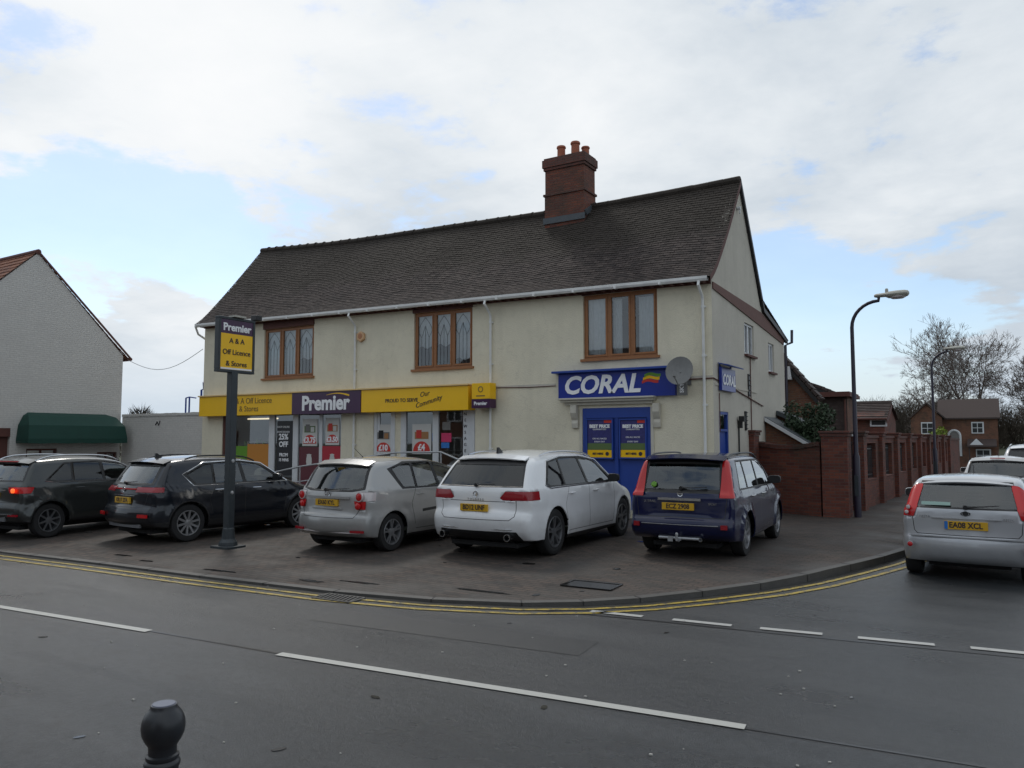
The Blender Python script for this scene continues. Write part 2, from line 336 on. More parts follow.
# ------------------------------------------------------------ ground
def zp(y): return min(.11,max(.022,.022+.017*(y-7)))
def asphalt():
    m,n,b=newmat('wet_asphalt'); v=wpos(n)
    big=noise(n,v,.35,6,.6); mid=noise(n,v,2.2,7,.7); mott=noise(n,v,13,8,.82); grit=noise(n,v,75,4,.75); streak=noise(n,v,1,5,.55,(.25,1.8,1))
    k=mixc(n,big,(.013,.016,.019),(.028,.033,.038))
    k=mixc(n,ramp(n,streak,[(.5,(0,0,0)),(.75,(.5,.5,.5))]),k,(.060,.065,.070))
    k=mixc(n,ramp(n,grit,[(.5,(0,0,0)),(.72,(.9,.9,.9))]),k,(.10,.105,.11))
    k=mixc(n,ramp(n,mott,[(.36,(.75,.75,.75)),(.5,(0,0,0))]),k,(.010,.011,.012)); k=mixc(n,ramp(n,mott,[(.52,(0,0,0)),(.70,(.7,.7,.7))]),k,(.062,.067,.072)); k=mixc(n,ramp(n,mid,[(.30,(.8,.8,.8)),(.42,(0,0,0))]),k,(.014,.015,.016))
    # newer strip of tarmac beyond the centre joint
    s=N(n,'ShaderNodeSeparateXYZ'); L(n,v,s.inputs[0])
    e=math_node(n,'SUBTRACT',s.outputs[1],math_node(n,'ADD',math_node(n,'MULTIPLY',s.outputs[0],.083),5.62))
    k=mixc(n,math_node(n,'MULTIPLY',math_node(n,'GREATER_THAN',e,0),.45),k,(.034,.035,.036))
    L(n,k,b.inputs['Base Color'])
    r=N(n,'ShaderNodeMapRange'); L(n,math_node(n,'ADD',math_node(n,'MULTIPLY',big,.6),math_node(n,'MULTIPLY',streak,.4)),r.inputs[0]); r.inputs[1].default_value=.35; r.inputs[2].default_value=.65; r.inputs[3].default_value=.20; r.inputs[4].default_value=.52
    L(n,r.outputs[0],b.inputs['Roughness']); b.inputs['Specular IOR Level'].default_value=.55
    bump(n,b,math_node(n,'ADD',grit,math_node(n,'MULTIPLY',mott,2.2)),.006,.9); return m
def pavers():
    m,n,b=newmat('block_paving'); v=wpos(n)
    mp=N(n,'ShaderNodeMapping'); mp.inputs['Rotation'].default_value=(0,0,R(3)); L(n,v,mp.inputs[0])
    t=N(n,'ShaderNodeTexBrick'); t.inputs['Scale'].default_value=1; t.inputs['Brick Width'].default_value=.21; t.inputs['Row Height'].default_value=.105; t.inputs['Mortar Size'].default_value=.010; t.inputs['Mortar Smooth'].default_value=.2
    t.inputs['Color1'].default_value=(.098,.070,.057,1); t.inputs['Color2'].default_value=(.044,.038,.035,1); t.inputs['Mortar'].default_value=(.022,.02,.018,1); L(n,mp.outputs[0],t.inputs['Vector'])
    f=noise(n,v,.8,6,.62); f2=noise(n,v,3.5,5,.6); g=noise(n,v,60,3)
    k=mixc(n,ramp(n,f,[(.42,(0,0,0)),(.66,(.8,.8,.8))]),t.outputs['Color'],(.042,.040,.037))
    k=mixc(n,math_node(n,'MULTIPLY',g,.5),k,(.090,.077,.067))
    k=mixc(n,ramp(n,f2,[(.56,(0,0,0)),(.7,(.7,.7,.7))]),k,(.028,.027,.026))
    L(n,k,b.inputs['Base Color'])
    r=N(n,'ShaderNodeMapRange'); L(n,f,r.inputs[0]); r.inputs[1].default_value=.38; r.inputs[2].default_value=.66; r.inputs[3].default_value=.85; r.inputs[4].default_value=.55; b.inputs['Specular IOR Level'].default_value=.3; L(n,r.outputs[0],b.inputs['Roughness'])
    bump(n,b,math_node(n,'ADD',math_node(n,'MULTIPLY',t.outputs['Fac'],-1),math_node(n,'MULTIPLY',g,.3)),.005,.8); return m
m_asph=asphalt(); m_pave=pavers()
def paintline(name,c,wear):
    m,n,b=newmat(name); v=wpos(n); f=noise(n,v,9,8,.85); g=noise(n,v,45,5,.85)
    w=ramp(n,math_node(n,'ADD',f,math_node(n,'MULTIPLY',g,.35)),[(wear,(0,0,0)),(wear+.10,(1,1,1))])
    L(n,mixc(n,w,c,(.05,.052,.05)),b.inputs['Base Color']); b.inputs['Roughness'].default_value=.5; return m
m_wline=paintline('road_paint_white',(.43,.43,.40),.77); m_wworn=paintline('worn_white_paint',(.42,.42,.40),.75); m_yline=paintline('road_paint_yellow',(.42,.30,.035),.66)
m_tar=M_('tar_seam',(.015,.015,.016),.35,var=.5,scale=8)
m_wetdark=M_('wet_dark_patch',(.022,.021,.02),.14,var=.3,scale=4)

def S_(o,k='structure'): return tag(o,kind=k)
# terrain with low wooded rise to the right rear
def terr(x,y):
    d=math.hypot(x,y); h=-.06
    if y>125: h+= min(1,(y-125)/120)*6.0*(1 if x>-60 else .2)
    if y>60 and x<-60: h+=0
    h-= 1.9*max(0,min(1,(y-55)/40))*(1-max(0,min(1,(y-120)/50)))
    return h
mb=MB(); xs=[-900,-500,-300,-200,-140,-100,-80,-60,-40,-20,0,20,40,60,90,130,200,300,500,900]; ys=[-300,-100,-40,-10,10,30,50,60,70,80,95,110,125,140,160,190,230,300,450,700,1200]
for y in ys:
    for x in xs: mb.v.append((x,y,terr(x,y)))
n=len(xs)
for j in range(len(ys)-1):
    for i in range(n-1): mb.f.append((j*n+i,j*n+i+1,(j+1)*n+i+1,(j+1)*n+i)); mb.m.append(0)
S_(mb.build('ground',m_soil,smooth=True,angle=80))

KERB=[(-80,4.4),(-40,6.0),(-24,6.72),(-14.97,7.08),(-12.17,7.25),(-9.79,7.34),(-7.29,7.50),(-5.89,7.74),(-4.82,8.12),(-4.2,8.53),(-3.68,9.05),(-3.14,9.80),(-2.62,10.66),(-2.2,11.6),(-1.8,12.81),(-1.45,14.0),(-1.16,15.3),(-.75,18.5),(-.35,23),(.1,30),(1.2,45),(2.6,60)]
def kx(y):
    for a,b in zip(KERB[8:],KERB[9:]):
        if a[1]<=y<=b[1]: return a[0]+(b[0]-a[0])*(y-a[1])/(b[1]-a[1])
    return KERB[-1][0] if y>50 else -4.82
def ky(x):
    for a,b in zip(KERB,KERB[1:9]):
        if a[0]<=x<=b[0]: return a[1]+(b[1]-a[1])*(x-a[0])/(b[0]-a[0])
mb=MB()   # main road and the side road
mb.quad((-80,2.2,0),(80,2.2,0),(80,8.6,0),(-80,8.6,0))
ysr=[8.6,12,16,22,30,45,60]
for a,b in zip(ysr,ysr[1:]): mb.quad((kx(a)-1.2,a,0),(kx(a)+8.5,a,0),(kx(b)+8.5,b,0),(kx(b)-1.2,b,0))
S_(mb.build('road',m_asph))
mb=MB(); G=[]    # forecourt
cx=[-80,-60,-45,-35]+[-30+i*1.0 for i in range(26)]+[-4.82]
for x in cx:
    y0=ky(x); G.append([(x,y0+(26-y0)*t,zp(y0+(26-y0)*t)) for t in [i/14 for i in range(15)]])
for c,d in zip(G,G[1:]):
    for j in range(14): mb.quad(c[j],d[j],d[j+1],c[j+1])
rows=[8.12,8.53,9.05,9.8,10.66,11.6,12.81,14,15.3,18.5,23,26]
for a,b in zip(rows,rows[1:]): mb.quad((-4.82,a,zp(a)),(kx(a)-.0,a,zp(a)),(kx(b),b,zp(b)),(-4.82,b,zp(b)))
S_(mb.build('forecourt_paving',m_pave,smooth=True,angle=60))
mb=MB(); rows=[26,30,45,60]
for a,b in zip(rows,rows[1:]): mb.quad((-30 if a<30 else -9,a,zp(a)),(kx(a),a,zp(a)),(kx(b),b,zp(b)),(-30 if a<30 else -9,b,zp(b)))
S_(mb.build('side_pavement',m_pave))
# kerb stones
def ribbon(mb,pts,o0,o1,z,m=0,zf=None):
    """flat strip along a polyline between offsets o0 and o1 (to the right of travel)"""
    P=[Vector((p[0],p[1],0)) for p in pts]; rows=[]
    for i,p in enumerate(P):
        d=(P[min(i+1,len(P)-1)]-P[max(i-1,0)]).normalized(); nn=Vector((d.y,-d.x,0))
        zz=z if zf is None else zf(p.y); rows.append((p+nn*o0+Vector((0,0,zz)),p+nn*o1+Vector((0,0,zz))))
    for a,b in zip(rows,rows[1:]): mb.quad(a[0],a[1],b[1],b[0],m)
    return rows
def dens(pts,st=.6):
    out=[]
    for a,b in zip(pts,pts[1:]):
        k=max(1,int(math.hypot(b[0]-a[0],b[1]-a[1])/st))
        out+=[(a[0]+(b[0]-a[0])*i/k,a[1]+(b[1]-a[1])*i/k) for i in range(k)]
    return out+[pts[-1]]
def chai(pts,k=2):
    for _ in range(k):
        o=[pts[0]]
        for a,b in zip(pts,pts[1:]): o+=[tuple(a[i]*.75+b[i]*.25 for i in range(len(a))),tuple(a[i]*.25+b[i]*.75 for i in range(len(a)))]
        pts=o+[pts[-1]]
    return pts
mb=MB(); kp=dens(KERB)
r=ribbon(mb,kp,-.13,.01,0,0,lambda y:zp(y)+.006)
for a,b in zip(r,r[1:]):
    mb.quad(a[1],b[1],b[1]*1-Vector((0,0,b[1].z+.03)),a[1]-Vector((0,0,a[1].z+.03)))
S_(mb.build('kerb',m_concrete))
mb=MB(); kd=dens(KERB,.915)
for i in range(8,len(kd)-30):
    a=Vector((*kd[i],0)); d_=(Vector((*kd[i+1],0))-a).normalized(); q_=Vector((d_.y,-d_.x,0)); z_=zp(a.y)
    mb.obox(a-q_*.06+Vector((0,0,z_/2+.004)),d_,q_,(0,0,1),.006,.0735,z_/2+.005)
S_(mb.build('kerb_joints',m_tar))
# gutter channel of wet blocks
mb=MB(); ribbon(mb,dens(KERB[2:18]),.012,.13,.004); S_(mb.build('gutter_channel',M_('wet_channel',(.05,.048,.045),.3,var=.4,scale=3)))
# yellow lines
ym=MB(); pts=dens(KERB[3:17],.4); 
ribbon(ym,pts,.16,.235,.008); ribbon(ym,pts,.37,.445,.008); S_(ym.build('yellow_lines',m_yline))
# white markings
mb=MB()
def dash(a,b,w,m=0,z=.008):
    a=Vector((*a,z)); b=Vector((*b,z)); d=(b-a).normalized(); q=Vector((-d.y,d.x,0))*w/2
    mb.quad(a-q,b-q,b+q,a+q,m)
dash((-11.2,4.74),(-7.53,5.04),.10); dash((-5.70,5.15),(-1.49,5.56),.10); dash((-17.2,4.2),(-13.2,4.55),.1); dash((.6,5.75),(4.8,6.1),.1)
for a,b in (((-3.99,8.31),(-3.37,8.36)),((-3.03,8.40),(-2.39,8.46)),((-2.1,8.50),(-1.49,8.58)),((-1.16,8.62),(-.48,8.71)),((-.18,8.77),(.55,8.85)),((.95,8.9),(1.7,8.98))): dash(a,b,.10,1)
S_(mb.build('white_lines',[m_wline,m_wworn]))
mb=MB()
ribbon(mb,[(-30,2.95),(-11.2,4.70),(-7.5,5.0),(-5.7,5.11)],-.075,-.045,.004)
ribbon(mb,[(-1.49,5.53),(3,5.93),(20,7.4)],-.03,.0,.004)
ribbon(mb,chai([(-4.6,8.05),(-3.4,8.24),(-2.2,8.35),(-1,8.5),(.3,8.66),(3,8.95)],1),.0,.035,.004)
S_(mb.build('tar_seams',m_tar))
# the near footway behind the camera's feet
mb=MB(); mb.box(-80,80,-6,2.2,-.04,.10); S_(mb.build('near_footway',m_pave))
# wet sunken patches
def blob(cx,cy,rx,ry,z,seed,n=18,rot=0):
    rnd=random.Random(seed); p=[]
    for k in range(n):
        t=2*PI*k/n; q=rnd.uniform(.65,1.15); x,y=rx*q*cos(t),ry*q*sin(t); p.append((cx+x*cos(rot)-y*sin(rot),cy+x*sin(rot)+y*cos(rot),z))
    return p
mb=MB()
for i,(x,y,rx,ry) in enumerate([(-9.9,7.75,.33,.05),(-12.6,7.9,.25,.05),(-8.1,7.86,.22,.06),(-11.7,7.75,.18,.04),(-5.6,8.45,.45,.05),(-7.4,8.1,.35,.04)]):
    z=zp(y)+.006; p=blob(x,y,rx,ry,z,i,rot=R(4)); mb.add(p,[tuple(range(len(p)))])
S_(mb.build('wet_patches',m_wetdark))
# tarmac patches, oil drips and bits of grit
mb=MB()
for (x,y,w,h,a) in ((1.2,7.2,.7,.9,5),(-4.9,6.7,1.6,.28,5)):
    c,s_=cos(R(a)),sin(R(a)); mb.add([(x+u*w*c-v*h*s_,y+u*w*s_+v*h*c,.003) for u,v in ((-1,-1),(1,-1),(1,1),(-1,1))],[(0,1,2,3)])
S_(mb.build('tarmac_patches',M_('newer_tarmac',(.024,.026,.028),.42,var=.45,scale=30,bmp=.004)))
mb=MB(); rnd=random.Random(15)
for i in range(22):
    x=rnd.uniform(-12,4); y=rnd.uniform(2.6,8.2); q=rnd.uniform(.008,.03); p=blob(x,y,q*2.2,q,.0045,i,8,rnd.random()*3); mb.add(p,[tuple(range(8))])
for i in range(30):
    x=rnd.uniform(-17,-3); y=rnd.uniform(8.2,15); q=rnd.uniform(.02,.09); p=blob(x,y,q*1.5,q,zp(y)+.006,i,9,rnd.random()*3); mb.add(p,[tuple(range(9))])
S_(mb.build('oil_spots',m_wetdark))
mb=MB()
for i in range(70):
    x=rnd.uniform(-10,3); y=rnd.uniform(2.8,8.0); q=rnd.uniform(.004,.011); mb.box(x-q,x+q,y-q*.7,y+q*.7,.001,.004+q*.6)
tag(mb.build('road_grit',M_('pale_grit',(.42,.41,.38),.8)),kind='stuff')
# drain grating in the gutter and the sunken inspection cover
dg_=thing('drain_grating','black iron drain grating in the gutter on the double yellow lines','drain',(-7.02,7.30,.0),R(3))
mb=MB(); mb.box(-.30,.30,-.14,.14,.0,.011); mb.build('drain_pit',m_dark,dg_,local=True)
mb=MB()
for s in (-1,1): mb.box(-.30,.30,s*.15-.014,s*.15+.014,.002,.020); mb.box(s*.30-.014,s*.30+.014,-.136,.136,.002,.020)
for k in range(9):
    x=-.25+k*.0625; mb.obox((x,0,.017),(1,.28,0),(-.28,1,0),(0,0,1),.011,.132,.004)
mb.build('grate_bars',m_concrete,dg_,local=True)
ic=thing('inspection_cover','dark wet rectangular inspection cover sunk in the block paving near the corner','cover',(-4.5,9.45,zp(9.45)),R(2))
mb=MB(); mb.box(-.36,.30,-.18,.2,.004,.012); mb.build('cover_plate',m_wetdark,ic,local=True)
mb=MB(); mb.box(-.39,.33,-.215,-.18,.003,.018); mb.box(-.39,.33,.20,.235,.003,.018); mb.box(-.395,-.36,-.18,.2,.003,.018); mb.box(.30,.335,-.18,.2,.003,.018); mb.build('cover_frame',m_wetdark,ic,local=True)
# ------------------------------------------------------------ main shop building
BX0,BX1,BY=-23.6,-5.29,17.6; AY=20.17; YB=22.24; YE=25.2; ZG=.05
def eave(x): return 5.78+(x-BX1)/(BX0-BX1)*.32
def ridge(x):
    t=(x-BX1)/(BX0-BX1); return 8.87+.50*t-.19*sin(PI*t)-.03*sin(3*PI*t)
def fx(px,y=BY): return at(px,440,Y=y).x
B=thing('corner_shop_building','long cream rendered two storey shop building with steep brown tiled roof and brick chimney','building',((BX0+BX1)/2,21,ZG))
def wallgrid(mb,us,zs,holes,depth,P,top=None):
    """cells between us and zs; holes = (u0,u1,z0,z1); P maps (u, depth, z) to a point"""
    U=sorted(set([us[0],us[1]]+[h[0] for h in holes]+[h[1] for h in holes])); Z=sorted(set([zs[0],zs[1]]+[h[2] for h in holes]+[h[3] for h in holes]))
    def ins(u,z): return any(h[0]<u<h[1] and h[2]<z<h[3] for h in holes)
    def zt(u,z): return top(u) if top and z==zs[1] else z
    cell={}
    for i,(a,b) in enumerate(zip(U,U[1:])):
        for j,(c,d) in enumerate(zip(Z,Z[1:])):
            if b-a<1e-6 or d-c<1e-6: continue
            cell[i,j]=not ins((a+b)/2,(c+d)/2)
    for (i,j),ok in cell.items():
        if not ok: continue
        a,b,c,d=U[i],U[i+1],Z[j],Z[j+1]
        q=lambda u,w,z:P(u,w,zt(u,z))
        mb.quad(q(a,0,c),q(b,0,c),q(b,0,d),q(a,0,d)); mb.quad(q(a,depth,c),q(b,depth,c),q(b,depth,d),q(a,depth,d))
        for (di,dj,u0,z0,u1,z1) in ((-1,0,a,c,a,d),(1,0,b,c,b,d),(0,-1,a,c,b,c),(0,1,a,d,b,d)):
            if not cell.get((i+di,j+dj),False): mb.quad(q(u0,0,z0),q(u1,0,z1),q(u1,depth,z1),q(u0,depth,z0))
X=lambda px:fx(px)
upper=[(fx(262),fx(312),4.04,5.70),(fx(413),fx(472),4.04,5.70),(fx(584),fx(659),4.04,5.68)]
SF=2.95  # head of the shopfront openings
lower=[(fx(222),fx(341),ZG,SF),(fx(373),fx(475),ZG,SF),(fx(583),fx(651),ZG+.25,2.80)]
mb=MB(); wallgrid(mb,(BX0,BX1),(ZG-.2,5.735),upper+lower,.22,lambda u,w,z:(u,BY+w,z),top=lambda u:eave(u)-.02)
mb.build('front_wall',m_wall,B,fix=True)
# gable side wall (faces +X) with windows and door
sw=[(20.46,21.43,4.27,5.12),(23.1,23.8,4.0,4.86),(18.03,18.80,ZG,2.68)]
mb=MB(); wallgrid(mb,(BY+.004,YE),(ZG-.2,5.2),sw,-.22,lambda u,w,z:(BX1+.003+w,u,z))
x=BX1+.003
mb.prism([(BY+.004,5.2),(YE,5.2),(YE,5.28),(YB,5.80),(AY,ridge(BX1)-.04),(BY+.004,5.78)],'x',x-.22,x)
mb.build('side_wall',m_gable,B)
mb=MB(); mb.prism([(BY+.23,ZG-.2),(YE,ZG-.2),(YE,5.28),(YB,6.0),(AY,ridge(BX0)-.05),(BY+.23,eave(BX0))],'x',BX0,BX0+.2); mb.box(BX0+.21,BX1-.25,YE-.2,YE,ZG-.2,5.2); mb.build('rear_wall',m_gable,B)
mb=MB(); mb.box(BX0+.21,BX1-.23,BY+.23,YE-.21,3.05,3.2); mb.box(BX0+.21,BX1-.23,BY+.23,YE-.21,-.1,.06); mb.box(BX0+.21,BX1-.23,BY+3.0,BY+3.1,3.21,5.4)
mb.build('floor',M_('room_walls',(.13,.12,.11),.9),B)
# roof of individual tiles
def tiles(mb,P,w,h,tw,th,rnd,lift=.016,stag=True):
    """P(u,v): u along eave 0..w metres, v up the slope 0..h metres -> (point, normal)"""
    nr=int(h/th)+1
    for j in range(nr):
        v0=j*th; v1=min(h,v0+th*1.12)
        off=(j%2)*tw/2 if stag else 0; k=int(w/tw)+2
        for i in range(-1,k):
            u0=max(0,i*tw+off+rnd.uniform(-.004,.004)); u1=min(w,(i+1)*tw+off-.006)
            if u1-u0<.02: continue
            l=lift+rnd.uniform(-.003,.004); dv=rnd.uniform(-.006,.006)
            a,na=P(u0,v0+dv);b,_=P(u1,v0+dv);c,_=P(u1,v1);d,_=P(u0,v1)
            mb.add([a+na*l,b+na*(l+rnd.uniform(-.003,.003)),c+na*.004,d+na*.004,a,b],[(0,1,2,3),(0,4,5,1)])
def slope_front(u,v,full=[0]):
    xx=BX0-.12+u; t=v/SLH
    z0=eave(xx)-.02; z1=ridge(xx); y0=BY-.34; y1=AY
    sag=.05*sin(xx*.9)+.035*sin(xx*2.3+1)
    q=Vector((xx,y0+(y1-y0)*t,z0-.12+(z1-z0+.12)*t - (.10+sag)*sin(PI*t)*.8 + .12*max(0,1-t*5)**2))
    return q,Vector((0,-.79,.61))
SLH=math.hypot(AY-BY+.34,3.3)
rnd=random.Random(3); mb=MB(); tiles(mb,slope_front,BX1-BX0+.20,SLH,.175,.105,rnd)
rf=mb.build('roof',m_tile,B,fix=False)
def slope_back(u,v):
    xx=BX1+.08-u; t=v/3.7; q=Vector((xx,YB+.25+(AY-YB-.25)*t,5.62+(ridge(xx)-5.62)*t)); return q,Vector((0,.79,.61))
mb=MB(); tiles(mb,slope_back,BX1-BX0+.20,3.7,.35,.21,rnd); 
def slope_out(u,v):
    xx=BX1+.10-u; t=v/2.9; return Vector((xx,YE+.25+(YB-.0-YE-.25)*t,5.16+(5.95-5.16)*t)),Vector((0,.25,.97))
tiles(mb,slope_out,8.0,3.0,.35,.25,rnd); mb.build('rear_roof',m_tile_far,B,fix=False)
# under-sheet so that no light leaks, ridge tiles
mb=MB()
for i in range(20):
    a=BX0-.1+(BX1-BX0+.18)*i/20; b=BX0-.1+(BX1-BX0+.18)*(i+1)/20
    f=lambda xx:[slope_front(xx-BX0+.12,SLH*t)[0]+Vector((0,.02,-.03)) for t in (0,.15,.35,.55,.8,1)]
    A_,B_=f(a),f(b)
    for k in range(5): mb.quad(A_[k],B_[k],B_[k+1],A_[k+1])
    q=lambda xx:[Vector((xx,AY,ridge(xx)-.05)),Vector((xx,YB+.2,5.68))]; C_,D_=q(a),q(b); mb.quad(C_[0],D_[0],D_[1],C_[1])
mb.quad((BX0,YB,5.9),(BX1+.05,YB,5.9),(BX1+.05,YE+.2,5.1),(BX0,YE+.2,5.1))
mb.build('roof_underlay',m_dark,B)
mb=MB(); k=0; xx=BX0-.12
while xx<BX1+.04:
    z=ridge(xx+.2)+.02+rnd.uniform(-.008,.008)
    mb.tube([(xx,AY,z-.035),(xx+.40,AY,z-.035+(ridge(xx+.4)-ridge(xx)))],[.115,.118],10); mb.tube([(xx+.385,AY,z-.04),(xx+.43,AY,z-.04)],[.124,.124],10); xx+=.42
mb.build('ridge_tiles',m_tile,rf,smooth=True)
# verges and eaves board, brown gable band
mb=MB()
pf=[slope_front(BX1+.08-BX0+.12,SLH*t)[0] for t in [i/10 for i in range(11)]]
mb2=MB()
for a,b in zip(pf,pf[1:]): mb2.quad(a+Vector((0,0,.02)),b+Vector((0,0,.02)),b+Vector((0,.06,-.09)),a+Vector((0,.06,-.09)))
pb=[Vector((BX1+.085,AY,ridge(BX1)+.03)),Vector((BX1+.085,YB+.2,5.78)),Vector((BX1+.085,YE+.25,5.2))]
for a,b in zip(pb,pb[1:]):
    mb.add([a,b,b-Vector((0,.03,.13)),a-Vector((0,.03,.13)),a-Vector((.07,0,0)),b-Vector((.07,0,0)),b-Vector((.07,.03,.13)),a-Vector((.07,.03,.13))],[(0,1,2,3),(4,5,6,7),(0,1,5,4),(2,3,7,6),(0,3,7,4),(1,2,6,5)])
mb.build('barge_board',M_('black_barge_board',(.02,.02,.024),.5),B); mb2.build('verge',m_board,B)
mb=MB()
for i in range(24):
    a=BX0+(BX1-BX0)*i/24; b=BX0+(BX1-BX0)*(i+1)/24
    vs=[(a,BY-.055,eave(a)-.135),(b,BY-.055,eave(b)-.135),(b,BY-.055,eave(b)+.02),(a,BY-.055,eave(a)+.02),(a,BY-.003,eave(a)-.135),(b,BY-.003,eave(b)-.135),(b,BY-.003,eave(b)+.02),(a,BY-.003,eave(a)+.02)]
    mb.add(vs,[(0,1,2,3),(0,1,5,4),(2,3,7,6)]+([(0,3,7,4)] if i==0 else [])+([(1,2,6,5)] if i==23 else []))
    if i%1==0: 
        for q in range(3):
            xx=a+(b-a)*(q+.5)/3; mb.box(xx-.035,xx+.035,BY-.30,BY-.056,eave(xx)-.13,eave(xx)-.05)
mb.build('eaves_board',m_board,B)
mb=MB(); mb.prism([(BY+.05,5.54),(YE-.1,5.00),(YE-.1,5.14),(YB,5.62),(BY+.05,5.70)],'x',x+.003,x+.03); mb.build('gable_band',M_('red_brown_band',(.13,.055,.04),.7,var=.3),B)
# gutter and downpipes
mb=MB()
for i in range(16):
    a=BX0-.02+(BX1-BX0+.04)*i/16; b=BX0-.02+(BX1-BX0+.04)*(i+1)/16
    prof=[(-.065,.06),(-.062,.0),(-.03,-.045),(.03,-.045),(.062,0),(.065,.06)]
    for (p,q),(r_,s_) in zip(prof,prof[1:]):
        mb.quad((a,BY-.33+p,eave(a)-.07+q),(b,BY-.33+p,eave(b)-.07+q),(b,BY-.33+r_,eave(b)-.07+s_),(a,BY-.33+r_,eave(a)-.07+s_))
    mb.box(a-.03,a+.03,BY-.40,BY-.27,eave(a)-.122,eave(a)-.03)
    mb.quad((a,BY-.39,eave(a)-.02),(b,BY-.39,eave(b)-.02),(b,BY-.27,eave(b)-.02),(a,BY-.27,eave(a)-.02),1)
gt=mb.build('gutter',[m_pipe,m_dark],B,smooth=True,angle=60,fix=False)
def downpipe(px,z1,zb,shoe=True):
    xx=fx(px); mb=MB(); e=eave(xx)-.1
    mb.tube([(xx,BY-.33,e),(xx,BY-.38,e-.10),(xx,BY-.09,e-.34),(xx,BY-.06,e-.42),(xx,BY-.06,zb)],.034,10)
    z=e-.6
    while z>zb+.2: mb.tube([(xx,BY-.06,z),(xx,BY-.06,z+.06)],.043,10); mb.box(xx-.06,xx+.06,BY-.03,BY-.004,z+.01,z+.05); z-=1.15
    mb.build('downpipe',m_pipe,B,smooth=True)
downpipe(355,5.9,.15); downpipe(491.5,5.9,.15); downpipe(706,5.7,.15)
mb=MB(); mb.tube([(BX0-.05,BY-.36,eave(BX0)-.1),(BX0-.1,BY-.2,eave(BX0)-.35),(BX0-.06,BY+.3,eave(BX0)-.6)],.036,8); mb.build('downpipe',m_pipe,B,smooth=True)
# string course and old cable line
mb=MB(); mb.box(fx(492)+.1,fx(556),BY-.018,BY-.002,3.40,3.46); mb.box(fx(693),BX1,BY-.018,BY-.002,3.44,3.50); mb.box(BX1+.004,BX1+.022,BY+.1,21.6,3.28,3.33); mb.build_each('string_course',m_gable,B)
mb=MB(); mb.tube([(fx(492)+.1,BY-.02,3.42),(fx(530),BY-.02,3.39),(fx(556),BY-.02,3.40)],.010,5); mb.tube([(fx(688),BY-.02,3.42),(BX1+.02,BY-.03,3.43),(BX1+.03,BY+1.2,3.32),(BX1+.03,22.2,2.95)],.016,5)
mb.tube([(BX1+.03,18.0,3.1),(BX1+.03,18.0,2.2)],.012,5); mb.tube([(BX1+.03,20.9,4.2),(BX1+.03,20.9,1.8)],.014,5); mb.build_each('wall_cable',m_board,B)
# chimney
cx0,cx1,cy0,cy1=-10.86,-9.56,19.66,20.42
ch=MB(); ch.box(cx0,cx1,cy0,cy1,8.0,9.24); ch.box(cx0+.012,cx1-.012,cy0+.012,cy1-.012,9.243,9.98)
co=ch.build('chimney',m_brick_chim,rf)
mb=MB(); mb.box(cx0-.04,cx1+.04,cy0-.04,cy1+.04,9.20,9.27); mb.box(cx0-.03,cx1+.03,cy0-.03,cy1+.03,9.981,10.06); mb.box(cx0-.06,cx1+.06,cy0-.06,cy1+.06,10.063,10.30); mb.box(cx0-.02,cx1+.02,cy0-.02,cy1+.02,10.303,10.36)
mb.build_each('chimney_cap',m_brick_dark,rf,bevel=.01)
mb=MB(); mb.box(cx0-.03,cx1+.03,cy0-.05,cy0-.004,8.36,8.54); mb.obox((cx1+.03,(cy0+cy1)/2,8.75),(1,0,0),(0,.8,.45),(0,-.45,.8),.02,.40,.08); mb.build('chimney_flashing',m_flash,rf)
for (x,y,h,r) in ((-10.45,19.95,.40,.13),(-9.98,19.95,.44,.135),(-9.78,20.22,.34,.12)):
    mb=MB(); mb.lathe([(r*.95,0),(r*.9,h*.75),(r*.9,h*.8),(r*1.08,h*.84),(r*1.08,h*.93),(r*.95,h),(r*.75,h),(r*.72,h*.6),(0,h*.6)],(x,y,10.36),n=16); mb.build('chimney_pot',m_pot,rf,smooth=True)
